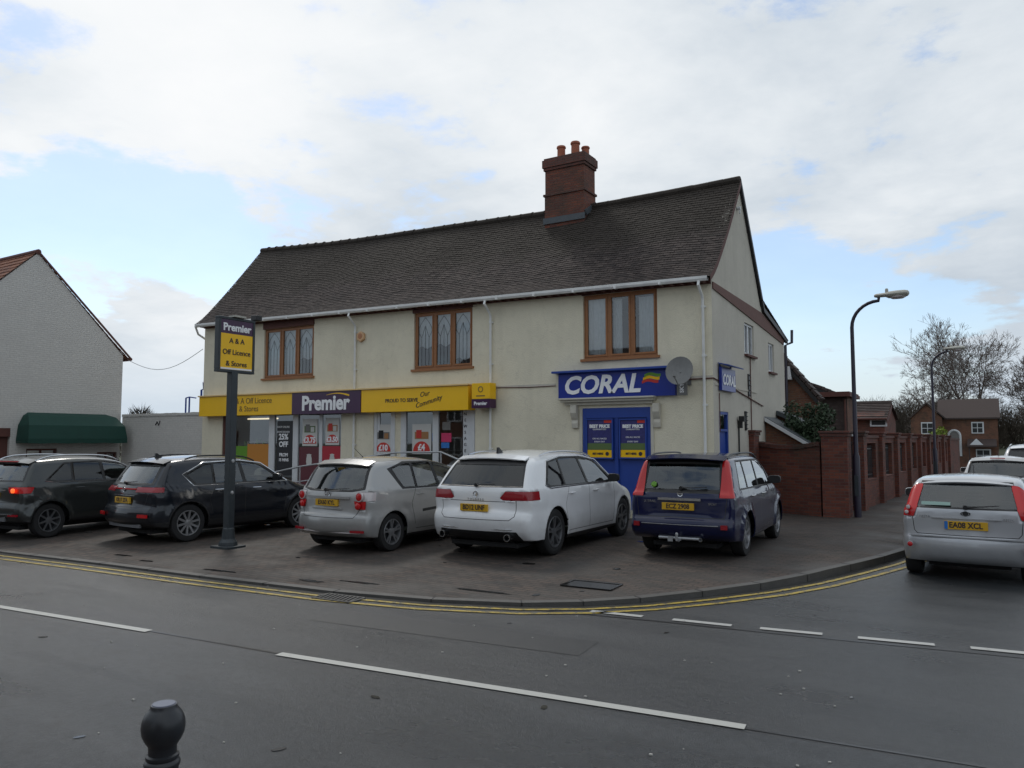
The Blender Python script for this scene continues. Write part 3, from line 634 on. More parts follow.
# upper windows: three-light brown frames
def window3(x0,x1,z0,z1,lead,curt,seed):
    rnd=random.Random(seed); Yf=BY+.06
    mb=MB(); fr=.06; w=(x1-x0)
    mb.box(x0+.004,x0+fr,Yf,Yf+.07,z0+.004,z1); mb.box(x1-fr,x1-.004,Yf,Yf+.07,z0+.004,z1); mb.box(x0+fr,x1-fr,Yf,Yf+.07,z1-fr,z1); mb.box(x0+fr,x1-fr,Yf,Yf+.07,z0+.004,z0+fr)
    xs=[x0+fr+(w-2*fr)*k/3 for k in range(4)]
    for k in (1,2): mb.box(xs[k]-.035,xs[k]+.035,Yf-.003,Yf+.073,z0+fr,z1-fr)
    for k in range(3):   # opening sashes
        a=xs[k]+(.036 if k else .0); b=xs[k+1]-(.036 if k<2 else 0); c=z0+fr+.002; d=z1-fr-.002; s=.045
        mb.box(a,a+s,Yf-.018,Yf+.04,c,d); mb.box(b-s,b,Yf-.018,Yf+.04,c,d); mb.box(a+s,b-s,Yf-.018,Yf+.04,d-s,d); mb.box(a+s,b-s,Yf-.018,Yf+.04,c,c+s)
    mb.box(x0-.06,x1+.06,BY-.07,BY+.058,z0-.06,z0+.003)
    win=mb.build('window',m_oak,B)
    mb=MB(); mb.box(x0-.02,x1+.02,BY-.05,BY-.004,z1-.005,eave((x0+x1)/2)-.125); mb.build('window_head',m_board,win)
    mb=MB(); pl_=MB(); cu=MB(); le=MB()
    for k in range(3):
        a=xs[k]+(.08 if k else .045); b=xs[k+1]-(.08 if k<2 else .045); c=z0+fr+.047; d=z1-fr-.047
        pl_.quad((a,Yf+.015,c),(b,Yf+.015,c),(b,Yf+.015,d),(a,Yf+.015,d))
        if lead:
            m=(a+b)/2; hw=(b-a)/2; yl=Yf+.008; r_=.006
            le.tube([(m,yl,c),(m,yl,d-.32)],r_,4); 
            for sx in (-1,1):
                le.tube([(m+sx*hw*.5,yl,c),(m+sx*hw*.5,yl,d-.62)],r_,4)
                le.tube([(m+sx*hw*(.5+.42*sin(PI*t)),yl,d-.62+.45*t) for t in [i/8 for i in range(5)]]+[(m+sx*hw*(.92-.92*t**1.5),yl,d-.40+.36*t) for t in [.2,.4,.6,.8,1]],r_,4)
                le.tube([(m+sx*hw*.5*(1-t),yl,d-.62+.34*t) for t in [0,.3,.6,1]],r_,4)
        q=curt[k]   # curtain: from top down to fraction
        if q:
            n_=14; hh=d-(d-c)*q
            for i in range(n_):
                u0=a-.06+(b-a+.12)*i/n_; u1=a-.06+(b-a+.12)*(i+1)/n_; y0=Yf+.13+.022*sin(i*1.9+seed); y1=Yf+.13+.022*sin((i+1)*1.9+seed)
                cu.quad((u0,y0,hh+.04*sin(i*.7)),(u1,y1,hh+.04*sin((i+1)*.7)),(u1,y1,d+.04),(u0,y0,d+.04))
    pl_.build('pane',m_glass,win,fix=False)
    if lead: le.build('window_lead',m_lead,win)
    if cu.v: cu.build('curtain',m_curtain,win,fix=False,smooth=True,angle=80)
window3(*upper[0][:2],4.04,5.70,True,(1,1,.66),1); window3(*upper[1][:2],4.04,5.70,True,(.62,.6,.9),2); window3(*upper[2][:2],4.04,5.68,False,(1,0,.0),3)
mb=MB()   # side curtains inside the right-hand window
for i in range(10):
    x0_=upper[2][1]-.55+i*.045; mb.quad((x0_,BY+.2+.02*(i%2),4.1),(x0_+.045,BY+.2+.02*((i+1)%2),4.1),(x0_+.045,BY+.2+.02*((i+1)%2),5.55),(x0_,BY+.2+.02*(i%2),5.55))
for i in range(8):
    x0_=upper[2][0]+.75+i*.03; mb.quad((x0_,BY+.2+.02*(i%2),4.1),(x0_+.03,BY+.2+.02*((i+1)%2),4.1),(x0_+.03,BY+.2+.02*((i+1)%2),5.55),(x0_,BY+.2+.02*(i%2),5.55))
mb.build('curtain',m_curtain,B,fix=False)
# side windows and blue door
for (y0,y1,z0,z1) in sw[:2]:
    mb=MB(); f=.06; xa=BX1-.10; xb=BX1-.04
    mb.box(xa,xb,y0+.003,y0+f,z0+.003,z1-.003); mb.box(xa,xb,y1-f,y1-.003,z0+.003,z1-.003); mb.box(xa,xb,y0+f,y1-f,z1-f,z1-.003); mb.box(xa,xb,y0+f,y1-f,z0+.003,z0+f); mb.box(xa,xb+.003,(y0+y1)/2-.04,(y0+y1)/2+.04,z0+f,z1-f)
    wn=mb.build('side_window',m_pvc,B)
    mb=MB(); mb.box(BX1-.03,BX1+.09,y0-.05,y1+.05,z0-.06,z0-.003); mb.build('sill',m_board,wn)
    mb=MB(); mb.quad((BX1-.07,y0+f,z0+f),(BX1-.07,y1-f,z0+f),(BX1-.07,y1-f,z1-f),(BX1-.07,y0+f,z1-f)); mb.build('pane',m_glass,wn,fix=False)
mb=MB(); y0,y1,z1=18.03,18.80,2.68
mb.box(BX1-.10,BX1-.06,y0+.06,y1-.06,ZG+.1,2.2); 
dr=mb.build('side_door',m_bluep,B)
mb=MB(); mb.box(BX1-.10,BX1-.01,y0+.003,y0+.06,ZG+.1,z1-.004); mb.box(BX1-.10,BX1-.01,y1-.06,y1-.003,ZG+.1,z1-.004); mb.box(BX1-.10,BX1-.01,y0+.06,y1-.06,z1-.07,z1-.004); mb.box(BX1-.10,BX1-.01,y0+.06,y1-.06,2.205,2.26); mb.build('door_frame',m_bluep,dr)
mb=MB(); mb.quad((BX1-.05,y0+.06,2.26),(BX1-.05,y1-.06,2.26),(BX1-.05,y1-.06,z1-.07),(BX1-.05,y0+.06,z1-.07)); mb.build('fanlight',m_glass,dr,fix=False)
mb=MB(); mb.tube([(BX1-.02,18.65,1.15),(BX1-.02,18.65,1.35)],.015,6); mb.build('door_handle',m_chrome,dr)
# little fittings on the gable wall
for (y,z0,z1,w) in ((20.75,3.15,3.75,.16),(20.35,2.25,2.75,.15)):
    mb=MB(); mb.box(BX1+.006,BX1+.035,y-w/2,y+w/2,z0,z1); 
    for k in range(5): zz=z0+.04+(z1-z0-.08)*k/4; mb.obox((BX1+.045,y,zz),(1,0,.5),(0,1,0),(-.5,0,1),.025,w/2-.01,.006)
    mb.build('wall_vent',m_black,B)
mb=MB(); mb.box(BX1+.006,BX1+.12,19.6,19.66,2.3,2.5); mb.tube([(BX1+.03,19.63,2.3),(BX1+.03,19.63,1.4)],.02,6); mb.box(BX1+.05,BX1+.18,19.55,19.70,2.46,2.60); mb.build('outside_light',m_black,B)
mb=MB(); mb.tube([(BX1+.01,AY-.2,8.05),(BX1+.10,AY-.2,8.05)],.05,8); mb.tube([(BX1+.08,AY-.2,8.05),(BX1+.08,AY-.2,7.9)],.02,6); mb.build('gable_bracket',m_pvc,B)
# black soil pipe at the rear corner
mb=MB(); mb.tube([(BX1+.03,YE+.1,.1),(BX1+.03,YE+.1,5.0),(BX1+.2,YE+.25,5.1),(BX1+.2,YE+.3,5.5)],.045,8); mb.build('soil_pipe',m_lamppole,B,smooth=True)

# ---- shopfront: white frames, glass, door, all at the wall plane
def px_box(mb,pa,pb,z0,z1,y0,y1,m=0): mb.box(fx(pa),fx(pb),y0,y1,z0,z1,m)
Yf=BY+.05
sfm=MB()
for a,b in ((268,273.5),(292,297),(340,343.5),(372,376),(392,394),(400,405),(432,437.5),(468,474)): px_box(sfm,a,b,ZG,SF-.003,Yf-.02,Yf+.06)
for a,b in ((224,268),(273.5,292),(297,340),(376,392),(405,432),(437.5,468)):
    px_box(sfm,a,b,SF-.09,SF-.003,Yf,Yf+.05)
    px_box(sfm,a,b,ZG,ZG+.10,Yf,Yf+.05)
px_box(sfm,318,321,ZG+.1,SF-.09,Yf,Yf+.05); px_box(sfm,437.5,468,.98,1.30,Yf,Yf+.05); px_box(sfm,462,468,1.3,SF-.09,Yf,Yf+.05)
px_box(sfm,376,378.5,ZG+.1,SF-.09,Yf,Yf+.05);px_box(sfm,389.5,392,ZG+.1,SF-.09,Yf,Yf+.05)
shopf=sfm.build('shopfront_frame',m_pvc,B)
mb=MB(); px_box(mb,394,400,ZG,SF-.003,Yf,Yf+.05); px_box(mb,222,224,ZG,SF-.003,Yf-.02,Yf+.06,1); mb.build('shopfront_panel',[m_wall,m_board],B)
mb=MB()
for a,b in ((224,268),(273.5,292),(297,318),(321,340),(378.5,389.5),(405,432),(437.5,462)):
    zt=SF-.09; zb=1.30 if a==437.5 else ZG+.10; y=Yf+.02; mb.quad((fx(a),y,zb),(fx(b),y,zb),(fx(b),y,zt),(fx(a),y,zt))
mb.build_each('shop_window_glass',m_glass,shopf,fix=False)
def vinyl(name,pa,pb,z0,z1,mat,y=Yf+.016,par=None,lab=None):
    mb=MB(); mb.box(fx(pa),fx(pb),y-.006,y,z0,z1); o=mb.build(name,mat,par or shopf)
    if lab:o['label']=lab
    return o
Z=lambda px,py,Y=Yf: at(px,py,Y=Y).z
vinyl('window_vinyl',230,246,.6,Z(240,446),m_greenpr,lab='green vinyl sheet across the lower shop window'); vinyl('window_vinyl',246.1,268,.6,Z(257,444),m_orangepr,lab='orange vinyl sheet across the lower shop window')
vinyl('window_vinyl',298,318,.3,Z(308,447),m_maroon,lab='dark maroon vinyl panel'); vinyl('window_vinyl',321,340,.3,Z(330,446),m_redvin,lab='red vinyl panel')
mb=MB(); 
for (pa,s) in ((308,.9),(331,.8)):
    xx=fx(pa); z=1.05*1; mb.lathe([(0,0),(.11*s,0),(.14*s,.10),(.13*s,.22),(.10*s,.30),(.12*s,.34),(0,.36)],(xx,Yf+.012,Z(pa,462)-.1),n=12)
    for i in range(len(mb.v)): pass
# flat printed cups on the vinyl: squash in depth
mb.v=[(a,Yf+.006+(b-Yf-.012)*.02,c) for a,b,c in mb.v]; mb.build('vinyl_print',m_paper,shopf,fix=False)
vinyl('door_poster',275.5,291,.85,Z(283,421),m_blackpr,lab='tall black poster on the glass door')
def txt(s,px,py,size,mat,par=None,Y=Yf+.004,**k): 
    p=at(px,py,Y=Y); return text('lettering',s,size,mat,par or shopf,p,(1,0,0),(0,0,1),**k)
txt('25%',283.5,437,.26,m_wtext,bold=.008); txt('OFF',283.5,444.5,.24,m_wtext,bold=.008); txt('FROM',283.5,455,.15,m_wtext,bold=.004); txt('15 MINS',283.5,460,.13,m_wtext,bold=.004); txt('SHOP ONLINE',283.5,427,.09,m_wtext); txt('HOME DELIVERY',283.5,432,.08,m_wtext)
def promo(pa,pb,ptop,pbot,s,pic):
    pm=(pa+pb)/2; z1=Z(pm,ptop);z0=Z(pm,pbot); x0,x1=fx(pa),fx(pb); w=x1-x0;h=z1-z0
    q=vinyl('price_poster',pa,pb,z0,z1,m_paper,y=Yf+.012)
    mb=MB(); n_=16; xm=(x0+x1)/2; r=w*.44; pts=[(xm+r*cos(PI*k/n_),z0+.05+h*.03+r*.95*sin(PI*k/n_)) for k in range(n_+1)]; mb.prism(pts,'y',Yf-.002,Yf+.005); mb.build('price_badge',m_red_print,q)
    mb=MB(); mb.box(x0+w*.14,x1-w*.14,Yf-.001,Yf+.004,z0+h*.5,z0+h*.74); mb.box(x0+w*.22,x0+w*.5,Yf-.003,Yf-.0015,z0+h*.53,z0+h*.80,1); mb.box(x0+w*.56,x0+w*.8,Yf-.003,Yf-.0015,z0+h*.52,z0+h*.70,2); mb.build('product_print',pic,q)
    text('lettering',s,w*.36,m_wtext,q,(xm,Yf-.004,z0+.05+h*.03+r*.36),(1,0,0),(0,0,1),bold=.01)
promo(301,316,419,446,'£3.75',[m_olive,m_greypr,m_paper]); promo(324,338,418,445,'£3.50',[m_foodpr,m_red_print,m_paper])
promo(372.5+1.5,390.5,424.5,454,'£10',[m_greypr,m_dark,m_foodpr]); promo(411,430,424,454,'£4',[m_foodpr,m_red_print,m_foodpr])
vinyl('window_notice',441,449,Z(445,430),Z(445,422),m_greypr); vinyl('window_notice',440,450,Z(445,442),Z(445,433),m_pink,lab='pink notice stuck on the door glass'); vinyl('window_notice',440,448,Z(445,448),Z(445,442.5),m_bluepr,lab='blue notice below the pink one'); vinyl('window_notice',431,435,Z(433,441),Z(433,433),m_bluepr)
p=at(465.3,436,Y=Yf-.003)
for i,c in enumerate('NEWSAGENT'): text('lettering',c,.12,m_dtext,shopf,(p.x,Yf-.006,2.72-i*.17),(1,0,0),(0,0,1))
# things inside the lit shop window
mb=MB(); x0=fx(228)
for i in range(4):
    mb.box(x0+.02,fx(266),Yf+.5,Yf+.9,1.75+i*.0,1.78)
for i in range(14):
    xx=x0+.1+i*.155; h=.12+.13*random.random(); mb.box(xx,xx+.1,Yf+.55,Yf+.7,1.78,1.78+h,random.choice([1,2,3,4]))
mb.build('shop_shelf',[m_black,m_paper,m_greenpr,m_orangepr,m_maroon],B)
mb=MB(); mb.tube([(fx(238),Yf+.35,Z(250,419,Yf+.35)),(fx(268),Yf+.35,Z(250,419,Yf+.35))],.028,6); mb.build('strip_light',m_lightstrip,B)
# blue betting-shop front
bx0,bx1=fx(583),fx(651); mb=MB(); mb.box(bx0+.003,bx1-.003,BY+.06,BY+.12,ZG+.25,2.797); mb.box(bx0+.003,bx0+.10,BY-.01,BY+.058,ZG+.25,2.797); mb.box(bx1-.10,bx1-.003,BY-.01,BY+.058,ZG+.25,2.797); mb.box(bx0+.10,bx1-.10,BY-.01,BY+.058,2.55,2.797)
mb.box((bx0+bx1)/2-.05,(bx0+bx1)/2+.05,BY+.01,BY+.057,.4,2.547)
cf=mb.build('blue_shopfront_panel',m_bluep,B)
mb=MB()   # white cornice on brackets
c0,c1=fx(563),fx(668)-.25
mb.box(c0+.1,c1-.1,BY-.10,BY-.004,2.88,2.95); mb.box(c0+.03,c1-.03,BY-.20,BY-.004,2.952,3.01); mb.box(c0,c1,BY-.27,BY-.004,3.012,3.055)
for xx in (bx0-.28,bx1+.10):
    mb.prism([(BY-.004,2.30),(BY-.07,2.30),(BY-.09,2.42),(BY-.07,2.50),(BY-.11,2.56),(BY-.17,2.68),(BY-.17,2.878),(BY-.004,2.878)],'x',xx,xx+.17)
for xx in (bx0-.085,bx1+.003): mb.box(xx,xx+.08,BY-.03,BY-.004,ZG+.25,2.8)
mb.build('cornice',M_('cream_cornice',(.55,.52,.44),.6,var=.15),B,bevel=.008)
for i,(pa,pb) in enumerate(((587.5,612),(620.5,645.5))):
    pm=(pa+pb)/2; yy=BY-.03; x0,x1=at(pa,440,Y=yy).x,at(pb,440,Y=yy).x; z1,z0=at(pm,420,Y=yy).z,at(pm,457.5,Y=yy).z
    pc=thing('poster_case','%s of the two blue framed betting poster cases under the cornice'%('left' if i==0 else 'right'),'poster case',((x0+x1)/2,BY,z0),group='betting poster cases')
    mb=MB(); f=.035; mb.box(x0-f,x0,yy-.03,BY+.055,z0-f,z1+f); mb.box(x1,x1+f,yy-.03,BY+.055,z0-f,z1+f); mb.box(x0,x1,yy-.03,BY+.055,z1,z1+f); mb.box(x0,x1,yy-.03,BY+.055,z0-f,z0); mb.build('case_frame',m_bluep,pc,bevel=.004)
    mb=MB(); mb.box(x0+.001,x1-.001,yy,yy+.01,z0+.001,z1-.001); po=mb.build('poster',m_purpr,pc); w=x1-x0;h=z1-z0
    mb=MB(); mb.box(x0+.003,x1-.003,yy-.004,yy-.001,z0+.003,z0+h*.20); mb.build('poster_band',m_yellow,po)
    mb=MB(); mb.box(x0+.003,x1-.003,yy-.004,yy-.001,z0+h*.205,z0+h*.38); mb.build('poster_band',m_olive,po)
    mb=MB(); mb.box(x0+w*.68,x1-.01,yy-.004,yy-.001,z1-h*.08,z1-.004); mb.build('poster_band',m_red_print,po)
    text('lettering','BEST PRICE' ,w*.165,m_wtext,po,((x0+x1)/2,yy-.006,z1-h*.17),(1,0,0),(0,0,1),bold=.006)
    for k,(s,q) in enumerate((('GUARANTEED',.25),('ON ALL RACES',.46 if i else .5),('EVERY DAY',.58))): text('lettering',s,w*.085,m_wtext,po,((x0+x1)/2,yy-.006,z1-h*q),(1,0,0),(0,0,1))
    text('lettering','BET HERE',w*.10,m_dtext,po,((x0+x1)/2-.05,yy-.008,z0+h*.10),(1,0,0),(0,0,1),bold=.003)
    mb=MB(); mb.prism([(x1-.13+.05*cos(PI*k/6),z0+h*.10+.05*sin(PI*k/6)) for k in range(12)],'y',yy-.008,yy-.005); mb.build('poster_roundel',m_dtext,po)

# ---- signs
def ZY(px,py,Y): return at(px,py,Y=Y)
YS=BY-.34
fs=thing('shop_fascia_sign','long yellow and purple fascia sign above the convenience shop windows','shop sign',(fx(340),BY,2.9))
sx=lambda px: at(px,440,Y=YS).x
xl,xp0,xp1,xr=BX0+.25,sx(291.5),sx(360.5),sx(468)
zt=at(340,391,Y=YS).z; zb=at(340,413,Y=YS).z; print('fascia z',zb,zt)
mb=MB(); mb.box(xl,xp0-.002,YS,BY-.004,zb,zt); mb.box(xp1+.002,xr,YS,BY-.004,zb,zt); mb.build_each('fascia_board',m_yellow,fs,bevel=.006)
mb=MB(); mb.box(xp0,xp1,YS-.02,BY-.006,zb-.01,zt-.003); mb.build('purple_board',m_purple,fs,bevel=.006)
mb=MB(); mb.box(xl-.03,xr+.03,YS-.05,BY-.004,zt+.003,zt+.045); mb.build('top_ledge',M_('pale_yellow_ledge',(.75,.52,.22),.5),fs,bevel=.005)
text('lettering','Premier',.62,m_wtext,fs,((xp0+xp1)/2,YS-.026,(zt+zb)/2-.03),(1,0,0),(0,0,1),bold=.022,ext=.006)
mb=MB(); x0=(xp0+xp1)/2
for k in range(10):
    a,b=k/10,(k+1)/10; f=lambda t:(x0+.05+.95*t,zt-.11+.06*sin(PI*t)-.03*t); wv=lambda t:.022*(.2+t)
    (xa,za),(xb,zb_)=f(a),f(b); mb.quad((xa,YS-.025,za-wv(a)),(xb,YS-.025,zb_-wv(b)),(xb,YS-.025,zb_+wv(b)),(xa,YS-.025,za+wv(a)))
mb.build('yellow_swoosh',m_yellow,fs,fix=False)
text('lettering','A & A Off Licence',.27,m_ytext,fs,(sx(250),YS-.006,zt-.20),(1,0,0),(0,0,1),ext=.003); text('lettering','& Stores',.27,m_ytext,fs,(sx(248),YS-.006,zt-.46),(1,0,0),(0,0,1),ext=.003)
text('lettering','PROUD TO SERVE',.15,m_dtext,fs,(sx(401),YS-.006,(zt+zb)/2-.02),(1,0,0),(0,0,1),ext=.003,bold=.002)
text('lettering','Our',.20,m_dtext,fs,(sx(424),YS-.006,(zt+zb)/2+.14),(.98,0,.14),(-.14,0,.98),ext=.003,shear=.35); text('lettering','Community',.20,m_dtext,fs,(sx(428),YS-.006,(zt+zb)/2-.08),(.96,0,.24),(-.24,0,.96),ext=.003,shear=.35)
# projecting box sign
ps=thing('projecting_shop_sign','small yellow box sign with purple base at the right end of the long fascia','shop sign',(sx(480),BY,3.0))
YP=BY-.42; q0,q1=at(471.5,440,Y=YP).x,at(489.5,440,Y=YP).x; za,zc,zd=at(480,383,Y=YP).z,at(480,399,Y=YP).z,at(480,408,Y=YP).z
mb=MB(); mb.box(q0,q1,YP,BY-.1,zc+.002,za); mb.build('sign_box',m_yellow,ps,bevel=.01); mb=MB(); mb.box(q0-.003,q1+.003,YP-.003,BY-.1,zd,zc); mb.build('sign_base',m_purple,ps,bevel=.008)
mb=MB(); mb.box((q0+q1)/2-.04,(q0+q1)/2+.04,BY-.1,BY-.004,zc,za-.1); mb.build('wall_bracket',m_iron,ps)
text('lettering','Premier',.13,m_wtext,ps,((q0+q1)/2,YP-.008,(zd+zc)/2),(1,0,0),(0,0,1),bold=.004)
mb=MB(); mb.lathe([(.06,0),(.085,.004),(.06,.008)],((q0+q1)/2,YP-.008,za-.17),axis='y',n=16); mb.box((q0+q1)/2-.14,(q0+q1)/2+.14,YP-.006,YP-.001,zc+.07,zc+.10); mb.build('sign_print',m_ytext,ps,fix=False)
# CORAL sign
YC=BY-.12; cx=lambda px: at(px,440,Y=YC).x
cs=thing('betting_shop_sign','blue fascia sign with large white capitals and a small rainbow flag mark','shop sign',(cx(616),BY,3.1))
g0,g1=cx(558.5),cx(676); z1,z0=at(620,371,Y=YC).z,at(620,397,Y=YC).z
mb=MB(); mb.box(g0,g1,YC,BY-.004,z0,z1); mb.build('sign_board',m_bluesign,cs,bevel=.005); mb=MB(); mb.box(g0-.12,g1-.1,YC-.16,BY-.005,z1+.003,z1+.06); mb.build('light_trough',m_bluep,cs,bevel=.01)
text('lettering','CORAL',.62,m_wtext,cs,(cx(601),YC-.008,(z0+z1)/2-.01),(1,0,0),(0,0,1),bold=.02,shear=.22,ext=.008,sx=1.02)
mb=MB(); fx0=cx(645)
for k,mm in enumerate((0,1,2)):
    pts=[]
    for i in range(9):
        t=i/8; xx=fx0+.42*t-.03*k; zz=z1-.12-.075*k+.035*sin(t*PI*1.6)+.05*t; pts.append((xx,zz))
    for a,b in zip(pts,pts[1:]): mb.quad((a[0],YC-.004,a[1]-.07),(b[0],YC-.004,b[1]-.07),(b[0],YC-.004,b[1]),(a[0],YC-.004,a[1]),mm)
mb.build('flag_mark',[m_greenpr,m_yellow,m_red_print],cs,fix=False)
# side hanging CORAL sign
hs=thing('side_wall_sign','small blue sign with white capitals on the gable wall above the blue door','shop sign',(BX1,18.6,3.2))
y0,y1=17.98,19.15; mb=MB(); mb.box(BX1+.03,BX1+.10,y0,y1,3.17,3.72); mb.build('sign_board',m_bluesign,hs,bevel=.005)
text('lettering','CORAL',.36,m_wtext,hs,(BX1+.108,(y0+y1)/2,3.42),(0,1,0),(0,0,1),bold=.01,shear=.2,sx=.9)
mb=MB(); mb.obox((BX1+.16,(y0+y1)/2,3.78),(1,0,-.25),(0,1,0),(.25,0,1),.14,.62,.012); mb.box(BX1+.004,BX1+.03,y0+.1,y0+.16,3.2,3.8); mb.box(BX1+.004,BX1+.03,y1-.16,y1-.1,3.2,3.8); mb.build('hood',m_bluep,hs)
# alarm box
ab=thing('alarm_box','peach coloured hexagonal alarm box on the cream wall beside the left downpipe','alarm box',(fx(360),BY,5.0)); xx,zz=fx(360.5),at(360,337,Y=BY).z
mb=MB(); mb.prism([(xx+.17*cos(PI/6+PI*k/3),zz+.17*sin(PI/6+PI*k/3)) for k in range(6)],'y',BY-.09,BY-.004); mb.build('alarm_cover',m_alarm,ab,bevel=.02); mb=MB(); mb.lathe([(0,-.008),(.07,-.006),(.09,0)],(xx,BY-.09,zz+.01),axis='y',n=16); mb.build('alarm_badge',M_('orange_brown_print',(.42,.18,.08),.5),ab)
# satellite dish
sd_=thing('satellite_dish','grey oval satellite dish on the front wall beside the blue betting sign','satellite dish',(at(688,385,Y=BY).x,BY,3.3))
c=at(679.5,371,Y=BY-.45); nrm=Vector((.10,-1,.38)).normalized(); a1=Vector((0,0,1)).cross(nrm).normalized(); a2=nrm.cross(a1)
mb=MB(); n_=24; rings=6; mb.v.append(tuple(c-nrm*.06)); 
for i in range(1,rings+1):
    t=i/rings
    for k in range(n_): th=2*PI*k/n_; mb.v.append(tuple(c+a1*cos(th)*.32*t+a2*sin(th)*.36*t+nrm*(-.06+.09*t*t)))
for k in range(n_): mb.f.append((0,1+k,1+(k+1)%n_)); mb.m.append(0)
for i in range(rings-1):
    for k in range(n_): a=1+i*n_; mb.f.append((a+k,a+(k+1)%n_,a+n_+(k+1)%n_,a+n_+k)); mb.m.append(0)
mb.build('dish',m_dish,sd_,smooth=True,fix=False)
mb=MB(); f0=c-a2*.36; f1=c+nrm*.42-a2*.34; mb.tube([f0,f1],.014,6); mb.tube([f1-a1*.0,f1+a2*.12],.035,8); mb.tube([c-nrm*.05,(c.x+.05,BY-.15,c.z-.15),(c.x+.05,BY-.02,c.z-.15)],.022,8); mb.box(c.x-.03,c.x+.13,BY-.02,BY-.004,c.z-.3,c.z); mb.build('feed_arm',m_dish,sd_)
mb=MB(); qd=at(682,388,Y=BY-.2); mb.box(qd.x-.11,qd.x+.11,BY-.2,BY-.12,qd.z-.17,qd.z+.17); o=mb.build('dish_bracket_plate',m_dish,sd_,bevel=.01); text('lettering','SKY',.13,m_wtext,sd_,(qd.x,BY-.206,qd.z),(0,0,1),(-1,0,0),bold=.004)
# handrails in front of the shop door
hr=thing('ramp_handrail','thin white metal handrail rising and falling along the shop entrance ramp','handrail',(fx(380),16.6,.14))
Yh=16.65; P=[at(px,py,Y=Yh) for px,py in ((262,475),(300,466.5),(396,452.5),(441,452),(470,464.5))]
mb=MB(); mb.tube(P,.026,8); mb.build('top_rail',m_galv,hr,smooth=True)
for k,px in enumerate((300,345,396,441)):
    q=at(px,(466.5,459.8,452.5,452)[k],Y=Yh); mb=MB(); mb.tube([q,(q.x,q.y,.12)],.022,8); mb.build('rail_post',m_galv,hr,smooth=True)
mb=MB(); mb.tube([(p.x,p.y,max(.35,p.z-.45)) for p in P],.018,8); mb.build('lower_rail',m_galv,hr,smooth=True)
mb=MB(); mb.prism([(P[1].x,.0),(P[4].x,.0),(P[4].x,.16),(P[3].x,.42),(P[2].x,.42),(P[1].x,.18)],'y',16.72,BY-.01); S_(mb.build('entrance_ramp',m_concrete))
# ------------------------------------------------------------ cars
# local frame: x forward from the rear bumper, y left, z up; the thing sits at the rear centre, x turned to the heading
def clipset(bm,faces,planes):
    """faces cut by convex planes (point, inward normal); returns the faces inside"""
    cur=[f for f in faces if f.is_valid]
    for p,nn in planes:
        p=Vector(p); nn=Vector(nn).normalized()
        cross=[]; ins=[]
        for f in cur:
            d=[(v.co-p).dot(nn) for v in f.verts]
            if max(d)<=1e-5: continue
            if min(d)>=-1e-5: ins.append(f)
            else: cross.append(f)
        if cross:
            g=set(cross)
            for f in cross: g.update(f.edges); g.update(f.verts)
            r=bmesh.ops.bisect_plane(bm,geom=list(g),dist=1e-5,plane_co=p,plane_no=nn)
            new=set(x for x in r['geom'] if isinstance(x,bmesh.types.BMFace)); new.update(f for f in cross if f.is_valid)
            ins+=[f for f in new if f.is_valid and (f.calc_center_median()-p).dot(nn)>1e-6]
        cur=list(set(ins))
    return cur
def planes2(poly,kind):
    """convex polygon -> planes; kind 'side' = (x,z), 'end' = (y,z)"""
    cx=sum(p[0] for p in poly)/len(poly); cz=sum(p[1] for p in poly)/len(poly); out=[]
    for (a,b),(c,d) in zip(poly,poly[1:]+poly[:1]):
        nx,nz=-(d-b),(c-a)
        if nx*(cx-a)+nz*(cz-b)<0: nx,nz=-nx,-nz
        out.append(((a,0,b),(nx,0,nz)) if kind=='side' else ((0,a,b),(0,nx,nz)))
    return out
def resample(pts,step):
    out=[]; 
    for a,b in zip(pts,pts[1:]+pts[:1]):
        k=max(1,round(math.hypot(b[0]-a[0],b[1]-a[1])/step))
        for i in range(k): out.append(tuple(a[j]+(b[j]-a[j])*i/k for j in range(len(a))))
    return out
def chaic(pts,k):
    for _ in range(k):
        o=[]
        for a,b in zip(pts,pts[1:]+pts[:1]): o+=[tuple(a[i]*.78+b[i]*.22 for i in range(len(a))),tuple(a[i]*.22+b[i]*.78 for i in range(len(a)))]
        pts=o
    return pts
